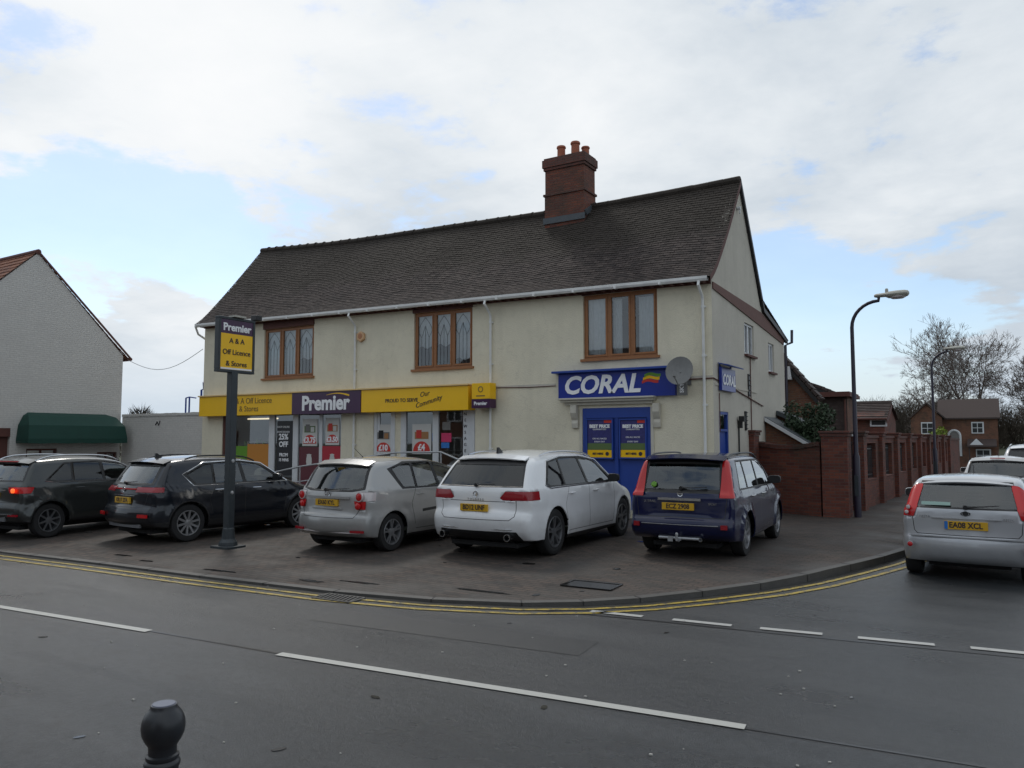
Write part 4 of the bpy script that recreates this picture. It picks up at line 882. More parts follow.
def make_car(name,label,cat,loc,heading,S,group='parked cars'):
    t=thing(name,label,cat,loc,heading+PI/2,group)
    Wd,Ln=S['W'],S['L']; zb=S.get('belt',.95); tum=S.get('tum',.30); pr=S.get('pr',.09); pf=S.get('pf',.17)
    xr,xf=S['ro'],S['ro']+S['wb']; rw=S['rw']; ra=rw+.045; zt0=S.get('tuck',.50); shoulder=S.get('shoulder',.02); flare=S.get('flare',.012)
    def SW(x,z):
        w=Wd/2
        if x<.95: w-=pr*((.95-x)/.95)**2.2
        if x>Ln-1.15: w-=pf*((x-Ln+1.15)/1.15)**2.2
        if z<zt0: w-=.055*((zt0-z)/.35)**1.6
        elif z<zb: w-=.02*((z-zt0)/(zb-zt0))**2
        else:
            q=z-zb; w-=.02+shoulder*min(1,q/.05)+tum*q+.08*q*q
        # crease along the flank
        zc=S.get('crease',.80)+.03*(x/Ln); w+=.007*math.exp(-((z-zc)/.07)**2)-.005*math.exp(-((z-zc+.14)/.08)**2)
        for xc in (xr,xf):
            d=math.hypot(x-xc,z-rw)
            if d<ra+.11: w+=flare*(1 if d<ra+.05 else (ra+.11-d)/.06)
        return w
    prof=resample(chaic([tuple(p) for p in S['prof']],2),.055)   # (x,z,r,crown)
    n=len(prof); bm=bmesh.new(); rings=[]; NA=7; NC=6; NR=9
    for (x,z,r,cr) in prof:
        c=(min(max(x,1.0),Ln-1.05),S.get('spz',.47)); d=Vector((c[0]-x,c[1]-z)); l=d.length; d=d/l if l>1e-6 else Vector((0,0))
        row=[]; q=(x+d.x*cr,z+d.y*cr); ye=SW(*q)-r
        for i in range(NA): f=i/NA; row.append((x+d.x*cr*f*f,f*ye,z+d.y*cr*f*f))
        for i in range(NC+1):
            th=PI/2*i/NC; k=cr+r*(1-cos(th)); xx,zz=x+d.x*k,z+d.y*k; row.append((xx,SW(xx,zz)-r*(1-sin(th)),zz))
        k0=cr+r
        for i in range(1,NR+1):
            f=i/NR*.965; k=k0+(l-k0)*f; xx,zz=x+d.x*k,z+d.y*k; row.append((xx,SW(xx,zz),zz))
        full=[(a,-b,c_) for a,b,c_ in row[:0:-1]]+row
        rings.append([bm.verts.new(v) for v in full])
    m=len(rings[0])
    for i in range(n):
        A,B_=rings[i],rings[(i+1)%n]
        for k in range(m-1):
            try: bm.faces.new((A[k],A[k+1],B_[k+1],B_[k]))
            except ValueError: pass
    for q in (0,-1):
        ed=[]
        for i in range(n):
            e=bm.edges.get((rings[i][q],rings[(i+1)%n][q]))
            if e: ed.append(e)
        bmesh.ops.triangle_fill(bm,edges=ed,use_beauty=True)
    bmesh.ops.remove_doubles(bm,verts=bm.verts,dist=.0004); bmesh.ops.dissolve_degenerate(bm,edges=bm.edges,dist=.0005)
    bmesh.ops.recalc_face_normals(bm,faces=bm.faces)
    def surf_x(z,y=0,front=False):
        """x of the rear (or front) skin at height z, y"""
        c=[(a,b,cc) for (a,b,_,cc),(a2,b2,_,_) in zip(prof,prof[1:]+prof[:1]) if (b-z)*(b2-z)<=0 and ((a>Ln*.55)==front)]
        if not c: return 0
        f=(max if front else min)(c); return f[0]+(-1 if front else 1)*f[2]*(y/(Wd/2))**2
    sel=lambda fn:[f for f in bm.faces if fn(f.calc_center_median(),f.normal)]
    def side(s,lo=.0): return lambda c,nn:(c.y*s>Wd/2-.42 and nn.y*s>.25)
    rearf=lambda c,nn: c.x<Ln*.45 and nn.x<-.12
    frontf=lambda c,nn: c.x>Ln*.5 and nn.x>.12
    # 0 paint 1 black 2 lining 3 lower cladding
    def region(kind,poly,mi,ys=None):
        if kind=='side':
            for s in (-1,1):
                for f in clipset(bm,sel(side(s)),planes2(poly,'side')): f.material_index=mi
        else:
            for f in clipset(bm,sel(rearf if kind=='rear' else frontf),planes2(poly,'end')): f.material_index=mi
    def box_region(lo,hi,mi,fn=None):
        pl=[((lo[0],0,0),(1,0,0)),((hi[0],0,0),(-1,0,0)),((0,lo[1],0),(0,1,0)),((0,hi[1],0),(0,-1,0)),((0,0,lo[2]),(0,0,1)),((0,0,hi[2]),(0,0,-1))]
        fs=clipset(bm,sel(fn or (lambda c,nn:lo[0]-.3<c.x<hi[0]+.3 and lo[1]-.3<c.y<hi[1]+.3 and lo[2]-.3<c.z<hi[2]+.3)),pl)
        for f in fs: f.material_index=mi
        return fs
    def take(fs,name,mat,push,parent=t,smooth=True,lab=None):
        fs=[f for f in fs if f.is_valid]
        if not fs: return None
        ix={}; vs=[]; fl=[]
        for f in fs:
            r=[]
            for v in f.verts:
                if v.index<0 or v not in ix: ix[v]=len(vs); vs.append(v.co+v.normal*push)
                r.append(ix[v])
            fl.append(tuple(r))
        bmesh.ops.delete(bm,geom=fs,context='FACES')
        me=bpy.data.meshes.new(name); me.from_pydata(vs,[],fl); me.materials.append(mat)
        me.polygons.foreach_set('use_smooth',[True]*len(me.polygons)); me.set_sharp_from_angle(angle=R(35)); o=bpy.data.objects.new(name,me); COL.objects.link(o); o.parent=parent
        if lab:o['label']=lab
        return o
    bm.normal_update()
    # lower cladding band, then bumpers' black areas
    if S.get('clad'): 
        box_region((-1,-2,-1),(Ln+1,2,S['clad']),3)
    for r_ in S.get('black',[]): region(*r_[:2],1)
    for r_ in S.get('cladreg',[]): region(*r_[:2],3)
    for r_ in S.get('silverreg',[]): region(*r_[:2],4)
    # side glass
    dlo=S['dlo']; region('side',dlo,1); bm.normal_update()
    for poly,mat in S['panes']:
        for s in (-1,1): take(clipset(bm,sel(side(s)),planes2(poly,'side')),'side_window',mat,-.006)
    if S.get('rearblack'): region('rear',S['rearblack'],1)
    if S['rearglass']: take(clipset(bm,sel(rearf),planes2(S['rearglass'],'end')),'rear_window',S.get('rgmat',m_carglass),-.004)
    ws=S['windscreen']; region('front',ws[0],1); take(clipset(bm,sel(lambda c,nn:c.x>Ln*.4 and c.z>zb-.1 and nn.x>.1 and nn.z>.2),planes2(ws[1],'end')),'windscreen',m_carglass,-.004)
    # lights: boxes or side/rear polygons
    for (s,lo,hi,mat,lb) in S['lights']:
        ss=[-1,1] if s==0 else [s]
        for q in ss:
            l=(lo[0],min(lo[1]*q,hi[1]*q),lo[2]); h=(hi[0],max(lo[1]*q,hi[1]*q),hi[2])
            extra=[]
            pl=[((l[0],0,0),(1,0,0)),((h[0],0,0),(-1,0,0)),((0,l[1],0),(0,1,0)),((0,h[1],0),(0,-1,0)),((0,0,l[2]),(0,0,1)),((0,0,h[2]),(0,0,-1))]
            if lb and 'cut' in lb:
                for (p,nn) in lb['cut']: pl.append(((p[0],p[1]*q,p[2]),(nn[0],nn[1]*q,nn[2])))
            fs=clipset(bm,sel(lambda c,nn: c.y*q>0 or l[1]<0<h[1]),pl)
            take(fs,'headlight' if lo[0]>Ln/2 else 'tail_light',mat,.006)
    # wheel arches
    for xc in (xr,xf):
        for s in (-1,1):
            poly=[(xc+ra*cos(a),rw+ra*sin(a)) for a in [PI*k/18 for k in range(19)]]+[(xc-ra,-.2),(xc+ra,-.2)]
            fs=clipset(bm,sel(lambda c,nn:c.y*s>Wd/2-.36 and abs(c.x-xc)<ra+.5),planes2(poly,'side'))
            bmesh.ops.delete(bm,geom=[f for f in fs if f.calc_center_median().y*s>Wd/2-.36],context='FACES')
    # black lip round the arches
    if S.get('lip'):
        for xc in (xr,xf):
            for k in range(12):
                a0,a1=PI*k/12-.0,PI*(k+1)/12; w=S['lip']
                region('side',[(xc+(ra-.01)*cos(a0),rw+(ra-.01)*sin(a0)),(xc+(ra+w)*cos(a0),rw+(ra+w)*sin(a0)),(xc+(ra+w)*cos(a1),rw+(ra+w)*sin(a1)),(xc+(ra-.01)*cos(a1),rw+(ra-.01)*sin(a1))],3)
    # shut lines
    for ln in S.get('shut',[]):
        for (a,b),(c,d) in zip(ln,ln[1:]):
            v=Vector((c-a,d-b)); l_=v.length; v/=l_; q=Vector((-v.y,v.x))*.0045
            region('side',[(a-q.x,b-q.y),(c-q.x,d-q.y),(c+q.x,d+q.y),(a+q.x,b+q.y)],1)
    for ln in S.get('rearshut',[]):
        for sg in (-1,1):
            for (a,b),(c,d) in zip(ln,ln[1:]):
                v=Vector((c-a,d-b)); v/=v.length; q=Vector((-v.y,v.x))*.005
                P=[(a-q.x,b-q.y),(c-q.x,d-q.y),(c+q.x,d+q.y),(a+q.x,b+q.y)]; region('rear',[(x*sg,z) for x,z in P],1)
    me=bpy.data.meshes.new('body'); bm.to_mesh(me)
    bm.free()
    for mm in (S['paint'],m_black,m_dark,S.get('cladmat',m_black),m_alloy): me.materials.append(mm)
    me.polygons.foreach_set('use_smooth',[True]*len(me.polygons)); me.set_sharp_from_angle(angle=R(40))
    body=bpy.data.objects.new('body',me); COL.objects.link(body); body.parent=t
    so_=body.modifiers.new('s','SOLIDIFY'); so_.thickness=.022; so_.offset=-1; so_.material_offset=0; so_.use_rim=True
    # lining just inside (so the cabin is dark trim, not paint)
    # black outline round the glass
    def sp(x,z,o=.004): return SW(x,z)+o
    def outline(poly,r,mat,nm,closed=True):
        for s in (-1,1):
            pts=resample(poly,.08) if closed else dens_(poly,.08)
            if closed: pts=pts+[pts[0]]
            mb=MB(); mb.tube([(x,s*sp(x,z,.002),z) for x,z in pts],r,5,cap=not closed); mb.build(nm,mat,t,smooth=True,local=True)
    for line,mat,r in S.get('trim',[]): outline(line,r,mat,'window_trim',False)
    # floor and arch liners
    mb=MB(); mb.box(.35,Ln-.4,-Wd/2+.35,Wd/2-.35,.17,.24)
    for xc in (xr,xf):
        for s in (-1,1):
            A=[(xc+(ra+.012)*cos(a),rw+(ra+.012)*sin(a)) for a in [PI*k/14 for k in range(15)]]
            yo=Wd/2-.05-(.10 if xc==xr else .12); yi=Wd/2-.42
            for (a,b),(c,d) in zip(A,A[1:]): mb.quad((a,s*yo,b),(c,s*yo,d),(c,s*yi,d),(a,s*yi,b))
            mb.add([(x,s*yi,z) for x,z in A]+[(xc+ra,s*yi,.2),(xc-ra,s*yi,.2)],[tuple(range(17))])
    mb.tube([(xr,-Wd/2+.2,rw),(xr,Wd/2-.2,rw)],.035,6); mb.tube([(xf,-Wd/2+.2,rw),(xf,Wd/2-.2,rw)],.03,6)
    mb.box(.45,.9,-.5,.3,.20,.34)
    mb.build('underbody',m_dark,t,local=True)
    # cabin: seats and dashboard
    zs=S.get('seat',.50)
    def seat(x,y,w,h):
        mb=MB(); mb.box(x,x+.5,y-w/2,y+w/2,zs-.15,zs+.12); mb.obox((x-.03,y,zs+.12+h/2),(1,0,.2),(0,1,0),(-.2,0,1),.07,w/2,h/2)
        k=2 if w>.8 else 1
        for q in range(k):
            yy=y+(0 if k==1 else (q-.5)*w*.52); mb.obox((x-.13,yy,zs+.12+h+.11),(1,0,.15),(0,1,0),(-.15,0,1),.045,.13,.10)
        mb.build('seat',m_seat,t,bevel=.03,local=True)
    zrf=max(p[1] for p in S['prof']); hh=min(.56,zrf-zs-.52)
    xs_=S.get('seats',(1.15,2.0)); seat(xs_[0],0,Wd-.5,hh); seat(xs_[1],.37,.5,hh+.05); seat(xs_[1],-.37,.5,hh+.05)
    mb=MB(); mb.box(xs_[1]+.85,xs_[1]+1.15,-Wd/2+.22,Wd/2-.22,.6,zb+.0); mb.build('dashboard',m_dark,t,bevel=.03,local=True)
    # wheels
    for xc in (xr,xf):
        for s in (-1,1):
            yc=s*(Wd/2-.035-.105); h=.105
            mb=MB(); pr_=[(rw*.66,-h*.9),(rw*.80,-h),(rw*.95,-h*.95),(rw*.995,-h*.72),(rw,-h*.3),(rw,h*.3),(rw*.995,h*.72),(rw*.95,h*.95),(rw*.80,h),(rw*.66,h*.9)]
            mb.lathe(pr_,(xc,yc,rw),axis='y',n=36); wo=mb.build('wheel',m_rubber,t,smooth=True,local=True,angle=50)
            mb=MB(); R_=rw*.68; f=s
            mb.lathe([(R_,h*.92*f),(R_*.985,h*.99*f),(R_*.92,h*.97*f),(R_*.89,h*.70*f),(R_*.86,-h*.6*f)],(xc,yc,rw),axis='y',n=36)
            ns=S.get('spokes',10); wsp=S.get('spw',.03)
            for k in range(ns):
                a=2*PI*(k+.3)/ns; off=(0,)
                for q in ((-1,1) if S.get('split') else (0,)):
                    a2=a+q*.17; ca,sa=cos(a2),sin(a2); ca0,sa0=cos(a+q*.07),sin(a+q*.07)
                    p0=Vector((xc+.05*ca0,yc+f*h*.70,rw+.05*sa0)); p1=Vector((xc+R_*.93*ca,yc+f*h*.84,rw+R_*.93*sa)); d=(p1-p0); l=d.length
                    mb.obox((p0+p1)/2,d,(0,1,0),d.cross(Vector((0,1,0))),l/2,.012,wsp*.5)
            mb.lathe([(.075,h*.62*f),(.07,h*.80*f),(.035,h*.86*f),(0,h*.86*f)],(xc,yc,rw),axis='y',n=16)
            mb.build('rim',S.get('rim',m_alloy),wo,smooth=True,angle=30,fix=True)
            mb=MB(); mb.lathe([(0,f*h*.35),(R_*.62,f*h*.35),(R_*.62,f*h*.25)],(xc,yc,rw),axis='y',n=20); mb.lathe([(R_*.97,0),(0,0)],(xc,yc,rw),axis='y',n=24); mb.build('brake_disc',m_iron,wo)
    # mirrors
    mx,mz=S['mirror']
    for s in (-1,1):
        y=sp(mx,mz); mb=MB(); c=Vector((mx,s*(y+.13),mz+.07))
        prs=[]; n_=12
        for i,(dx,k) in enumerate(((-.05,.92),(-.035,1),(.02,.98),(.07,.75),(.10,.35))):
            for j in range(n_):
                a=2*PI*j/n_; cy=math.copysign(abs(cos(a))**.6,cos(a)); sz=math.copysign(abs(sin(a))**.6,sin(a)); mb.v.append((c.x+dx,c.y+cy*.115*k,c.z+sz*.075*k))
        for i in range(4):
            for j in range(n_): mb.f.append((i*n_+j,i*n_+(j+1)%n_,(i+1)*n_+(j+1)%n_,(i+1)*n_+j)); mb.m.append(0)
        mb.f.append(tuple(range(n_))); mb.m.append(1); mb.f.append(tuple(range(4*n_,5*n_))); mb.m.append(0)
        mb.obox((mx+.02,s*(y+.02),mz+.01),(1,0,0),(0,1,0),(0,0,1),.035,.05,.02,1)
        mb.build('wing_mirror',[S.get('mirmat',S['paint']),m_black],t,smooth=True,local=True)
    # handles
    for (hx,hz) in S['handles']:
        for s in (-1,1):
            mb=MB(); y=sp(hx,hz); mb.tube([(hx-.09,s*(y-.005),hz),(hx-.075,s*(y+.028),hz),(hx+.075,s*(y+.028),hz),(hx+.09,s*(y-.005),hz)],[.011,.013,.013,.011],6); mb.build('door_handle',S.get('handmat',m_chrome),t,smooth=True,local=True)
    # number plate
    pzr=S['plate']; xp=min(surf_x(pzr[1]-.05),surf_x(pzr[1]+.05),surf_x(pzr[1]))-.012; yb=pzr[2] if len(pzr)>2 else 0
    mb=MB(); mb.box(xp-.008,xp+.03,yb-.26,yb+.26,pzr[1]-.056,pzr[1]+.056); pt=mb.build('number_plate',m_plate,t,bevel=.003,local=True)
    text('plate_lettering',pzr[0],.105,m_dtext,pt,(xp-.010,yb,pzr[1]),(0,-1,0),(0,0,1),ext=.001,bold=.003,sx=.88)
    if pzr[0].startswith('EA'):
        mb=MB(); mb.box(xp-.0095,xp-.0085,yb+.215,yb+.257,pzr[1]-.053,pzr[1]+.053); mb.build('plate_band',m_bluepr,pt)
    # wiper
    if 'wiper' in S:
        y0,z0,y1,z1=S['wiper']; mb=MB(); P=[]
        for i in range(7):
            f=i/6; y=y0+(y1-y0)*f; z=z0+(z1-z0)*f; P.append((surf_x(z,y)-.015-.02*sin(PI*f),y,z))
        mb.tube(P,[.018,.014,.010,.008,.008,.008,.006],6); mb.tube([(P[0][0]+.02,y0,z0),(P[0][0]-.02,y0,z0)],.03,8); mb.build('rear_wiper',m_black,t,smooth=True,local=True)
    # roof rails
    if 'rails' in S:
        x0,x1,z0,z1,mat=S['rails']
        for s in (-1,1):
            P=[]; 
            for i in range(13):
                f=i/12; x=x0+(x1-x0)*f; zr=max([b+(b2-b)*((x-a)/(a2-a) if a2!=a else 0) for (a,b,_,_),(a2,b2,_,_) in zip(prof,prof[1:]+prof[:1]) if (a-x)*(a2-x)<=0]); zz=zr-.035; e=min(1,min(f,1-f)*8)
                P.append((x,s*(SW(x,zz-.03)-.045),zz+S.get('raillift',.045)*e-.01*(1-e)))
            mb=MB(); mb.tube(P,.016,6); mb.build('roof_rail',mat,t,smooth=True,local=True)
    # spoiler over the rear window
    if 'spoiler' in S:
        x0,z0,x1,z1,hw,mat=S['spoiler']; mb=MB(); N_=12; prev=None
        for i in range(N_+1):
            y=-hw+2*hw*i/N_; k=(y/hw)**2; dx=.07*k; dz=-.035*k; e=.6 if i in(0,N_) else 1
            cur=[(x0+dx,y,z0+dz),(x0+dx+.01,y,z0+dz-.018*e),(x1,y,z1+dz-.045),(x1+.05,y,z1+dz*.9+.004)]
            if prev:
                for j in range(4): mb.quad(prev[j],cur[j],cur[(j+1)%4],prev[(j+1)%4])
            else: mb.add(cur,[(0,1,2,3)])
            prev=cur
        mb.add(prev,[(3,2,1,0)]); mb.build('rear_spoiler',mat,t,smooth=True,local=True,bevel=.006)
    if 'antenna' in S:
        x,z,kind=S['antenna']; mb=MB()
        if kind=='fin': mb.prism([(x-.09,z-.02),(x+.10,z-.02),(x+.04,z+.02),(x-.06,z+.085),(x-.08,z+.08)],'y',-.018,.018)
        else: mb.tube([(x,0,z-.02),(x-.05,0,z+.02),(x-.25,0,z+.16)],[.016,.006,.004],6)
        mb.build('roof_aerial',m_black,t,local=True)
    # extra rear furniture: (name, mat, y0,y1,z0,z1, proud)
    for (nm,mat,ya,yb_,za,zb_,pd) in S.get('rearbits',[]):
        mb=MB(); N_=8; P=[]
        for i in range(N_+1):
            y=ya+(yb_-ya)*i/N_; P.append((surf_x((za+zb_)/2,y)-pd,y))
        for (a,b),(c,d) in zip(P,P[1:]):
            mb.add([(a,b,za),(c,d,za),(c,d,zb_),(a,b,zb_),(a+pd+.02,b,za),(c+pd+.02,d,za),(c+pd+.02,d,zb_),(a+pd+.02,b,zb_)],[(0,1,2,3),(0,1,5,4),(2,3,7,6)])
        for (a,b) in (P[0],P[-1]): mb.add([(a,b,za),(a,b,zb_),(a+pd+.02,b,zb_),(a+pd+.02,b,za)],[(0,1,2,3)])
        mb.build(nm,mat,t,local=True)
    if 'badge' in S:
        z,r,kind=S['badge']; x=surf_x(z)-.006; mb=MB(); mb.lathe([(r*.78,0),(r,-.004),(r*1.0,.008),(r*.78,.008)],(x,0,z),axis='x',n=24)
        if kind=='vw': mb.tube([(x-.002,-.6*r,z+.5*r),(x-.002,0,z-.1*r),(x-.002,.6*r,z+.5*r)],.005,4); mb.tube([(x-.002,-.7*r,z+.1*r),(x-.002,-.3*r,z-.7*r),(x-.002,0,z),(x-.002,.3*r,z-.7*r),(x-.002,.7*r,z+.1*r)],.005,4)
        elif kind=='oval': 
            mb.v=[(a,b*1.35,z+(c-z)*.62) for a,b,c in mb.v]; mb.lathe([(r*.78,.0),(0,.0)],(x,0,z),axis='x',n=24)
        elif kind=='ring': mb.tube([(x-.002,-.8*r,z),(x-.002,.8*r,z)],.006,4); mb.tube([(x-.002,-.5*r,z+.45*r),(x-.002,.5*r,z+.45*r)],.005,4); mb.tube([(x-.002,0,z+.45*r),(x-.002,0,z-.8*r)],.005,4)
        elif kind=='bar': mb.box(x-.004,x+.004,-1.05*r,1.05*r,z-.2*r,z+.2*r)
        mb.build('badge',m_black if kind=='oval' else m_chrome,t,smooth=True,local=True)
    for (x,y,z,r) in S.get('exhaust',[]):
        mb=MB(); mb.lathe([(r,0),(r*1.02,-.02),(r*.85,-.02),(r*.8,.15)],(x,y,z),axis='x',n=16); mb.build('exhaust_tip',m_chrome,t,smooth=True,local=True)
    for (nm,mat,pts,rr) in S.get('tubes',[]):
        mb=MB(); mb.tube([(surf_x(z,y)-.006,y,z) for y,z in pts],rr,6); mb.build(nm,mat,t,smooth=True,local=True)
    for (s_,y,z,sz) in S.get('words',[]): text('badge_lettering',s_,sz,m_chrome,t,(surf_x(z,y)-.006,y,z),(0,-1,0),(0,0,1),ext=.002,local=True)
    t['_dummy']=0; del t['_dummy']
    return t,SW,surf_x
def dens_(poly,st):
    out=[]
    for a,b in zip(poly,poly[1:]):
        k=max(1,round(math.hypot(b[0]-a[0],b[1]-a[1])/st)); out+=[(a[0]+(b[0]-a[0])*i/k,a[1]+(b[1]-a[1])*i/k) for i in range(k)]
    return out+[poly[-1]]

p_white=paint('white_car_paint',(.80,.81,.82),0,.3); p_silver=paint('silver_car_paint',(.37,.37,.365),.4,.40); p_silver2=paint('pale_silver_car_paint',(.44,.45,.47),.4,.38)
p_navy=paint('dark_blue_car_paint',(.003,.007,.045),0,.3,dirt=(.018,.018,.022)); p_black=paint('black_blue_car_paint',(.010,.013,.020),.3,.3,dirt=(.035,.033,.03)); p_grey=paint('dark_grey_car_paint',(.045,.050,.050),.55,.34,dirt=(.045,.043,.04))
# ---- white large SUV
L_=4.88
SUV=dict(W=1.98,L=L_,ro=1.06,wb=2.90,rw=.375,belt=1.08,tum=.36,pr=.11,crease=.90,shoulder=.012,paint=p_white,cladmat=m_black,lip=0,clad=.30,
 prof=[(.30,.24,.06,.02),(.06,.40,.12,.12),(.0,.62,.14,.13),(.04,.74,.14,.13),(.10,.80,.14,.12),(.09,1.10,.14,.10),(.26,1.28,.11,.08),(.55,1.585,.10,.06),(.80,1.65,.12,.05),(1.6,1.70,.12,.05),(2.5,1.68,.12,.05),(3.0,1.60,.12,.05),(3.75,1.15,.12,.08),(4.4,1.03,.12,.12),(4.78,.88,.14,.18),(4.88,.60,.14,.2),(4.84,.35,.1,.2),(4.6,.22,.06,.05),(2.5,.20,.05,.0)],
 dlo=[(.74,1.15),(.90,1.10),(3.52,1.10),(2.95,1.50),(2.45,1.575),(1.6,1.58),(1.04,1.51)],
 panes=[([(.84,1.17),(.93,1.13),(1.42,1.12),(1.44,1.54),(1.10,1.49)],m_privacy),([(1.47,1.12),(2.30,1.12),(2.22,1.555),(1.49,1.55)],m_privacy),([(2.38,1.12),(3.36,1.125),(2.9,1.475),(2.45,1.545),(2.30,1.55)],m_carglass)],
 trim=[([(3.55,1.095),(.90,1.088),(.73,1.14),(1.02,1.52),(1.6,1.592),(2.45,1.587),(2.97,1.51),(3.55,1.095)],m_chrome,.009)],
 rearblack=[(-.80,1.12),(.80,1.12),(.67,1.56),(-.67,1.56)],rearglass=[(-.77,1.14),(.77,1.14),(.67,1.46),(-.67,1.46)],rgmat=m_privacy,
 windscreen=([(-.75,1.14),(.75,1.14),(.62,1.60),(-.62,1.60)],[(-.72,1.17),(.72,1.17),(.60,1.56),(-.60,1.56)]),
 lights=[(0,(-1,.44,.925),(.50,2,1.06),m_reddark,dict(cut=[((.0,.44,.955),(0,.35,-.30)),((0,.44,.955),(0,.5,.9))])),(0,(4.45,.55,.78),(5,2,.90),m_clear,None)],
 black=[('rear',[(-.80,.30),(.80,.30),(.72,.44),(-.72,.44)])],
 shut=[[(1.45,.50),(1.40,.80),(1.55,1.09)],[(2.36,.36),(2.36,1.10)],[(3.42,.36),(3.50,.8),(3.45,1.09)],[(1.5,.36),(3.42,.36)]],
 rearshut=[[(.0,.90),(.52,.90),(.70,.93)],[(.0,.62),(.62,.62),(.70,.68),(.71,.92)]],
 mirror=(3.22,1.10),mirmat=m_black,handles=[(1.62,.98),(2.62,.98)],handmat=p_white,plate=('BD12 UNF',.80),wiper=(0,1.15,-.34,1.17),rails=(.95,2.9,0,0,m_chrome),raillift=.012,
 spoiler=(.47,1.575,.66,1.625,.66,p_white),antenna=(.85,1.66,'fin'),badge=(1.005,.05,'vw'),spokes=5,split=1,spw=.035,rim=m_alloy_dark,exhaust=[(.05,.62,.36,.055),(.05,-.62,.36,.055)],
 rearbits=[('bumper_strip',m_chrome,-.66,.66,.465,.478,.01)],words=[('T O U A R E G',.0,.925,.05)],tubes=[('tailgate_crease',p_white,[(-.7,.905),(.7,.905)],.008)])
# ---- silver compact MPV
L_=4.44
MPV=dict(W=1.79,L=L_,ro=.82,wb=2.78,rw=.325,belt=1.06,tum=.36,pr=.13,crease=.86,paint=p_silver,clad=.27,
 prof=[(.25,.23,.06,.02),(.03,.34,.12,.13),(.0,.52,.13,.14),(.03,.64,.13,.13),(.09,.68,.12,.11),(.11,1.0,.11,.10),(.18,1.10,.10,.09),(.42,1.50,.08,.06),(.60,1.58,.10,.05),(1.3,1.62,.11,.05),(2.1,1.60,.11,.05),(2.7,1.50,.11,.06),(3.55,1.05,.11,.10),(4.1,.92,.12,.14),(4.38,.75,.13,.2),(4.44,.5,.13,.2),(4.38,.3,.1,.18),(4.1,.21,.05,.05),(2.2,.19,.05,.0)],
 dlo=[(.80,1.41),(1.06,1.05),(3.30,1.04),(2.72,1.44),(2.1,1.53),(1.3,1.53)],
 panes=[([(.93,1.40),(1.12,1.09),(1.44,1.08),(1.46,1.49),(1.30,1.49)],m_carglass),([(1.50,1.08),(2.08,1.08),(2.05,1.505),(1.52,1.50)],m_carglass),([(2.15,1.08),(3.16,1.07),(2.70,1.40),(2.12,1.50)],m_carglass)],
 trim=[],rearblack=[(-.72,1.07),(-.5,1.03),(.5,1.03),(.72,1.07),(.645,1.47),(-.645,1.47)],rearglass=[(-.66,1.10),(-.4,1.06),(.4,1.06),(.66,1.10),(.60,1.44),(-.60,1.44)],
 windscreen=([(-.70,1.06),(.70,1.06),(.60,1.52),(-.60,1.52)],[(-.67,1.09),(.67,1.09),(.57,1.49),(-.57,1.49)]),
 lights=[(0,(-1,.60,.885),(.40,2,1.03),m_clear,dict(cut=[((.40,.8,.98),(-.9,0,.2))])),(0,(-1,.56,.745),(.22,2,.88),m_red,dict(cut=[((.0,.60,.75),(0,.9,.25))])),(0,(3.95,.5,.66),(5,2,.85),m_clear,None)],
 black=[],shut=[[(1.40,.42),(1.30,.8),(1.42,1.05)],[(2.10,.34),(2.12,1.06)],[(3.18,.34),(3.25,.7),(3.15,1.04)],[(1.42,.34),(3.18,.34)]],
 rearshut=[[(.0,.60),(.58,.60),(.66,.73),(.60,.90),(.62,1.04)]],
 cladreg=[('side',[(1.60,.62),(2.06,.64),(2.06,.69),(1.60,.67)]),('side',[(2.16,.64),(3.05,.66),(3.05,.71),(2.16,.69)])],
 mirror=(2.95,1.07),handles=[(1.52,.95),(2.38,.95)],handmat=p_silver,plate=('EX60 KYL',.845),wiper=(.05,1.06,-.45,1.09),
 spoiler=(.37,1.505,.58,1.575,.62,p_silver),badge=(1.0,.065,'ring'),spokes=5,split=1,spw=.03,rim=m_alloy,antenna=(1.0,1.60,'whip'),
 rearbits=[('tailgate_handle_bar',p_silver,-.48,.48,.915,.955,.03),('plate_recess',p_silver,-.34,.34,.735,.755,.02),('bumper_reflector',m_reddark,-.80,-.55,.36,.40,.006),('bumper_reflector',m_reddark,.55,.80,.36,.40,.006),('bumper_lip',m_clear,-.72,.72,.345,.36,.012)])
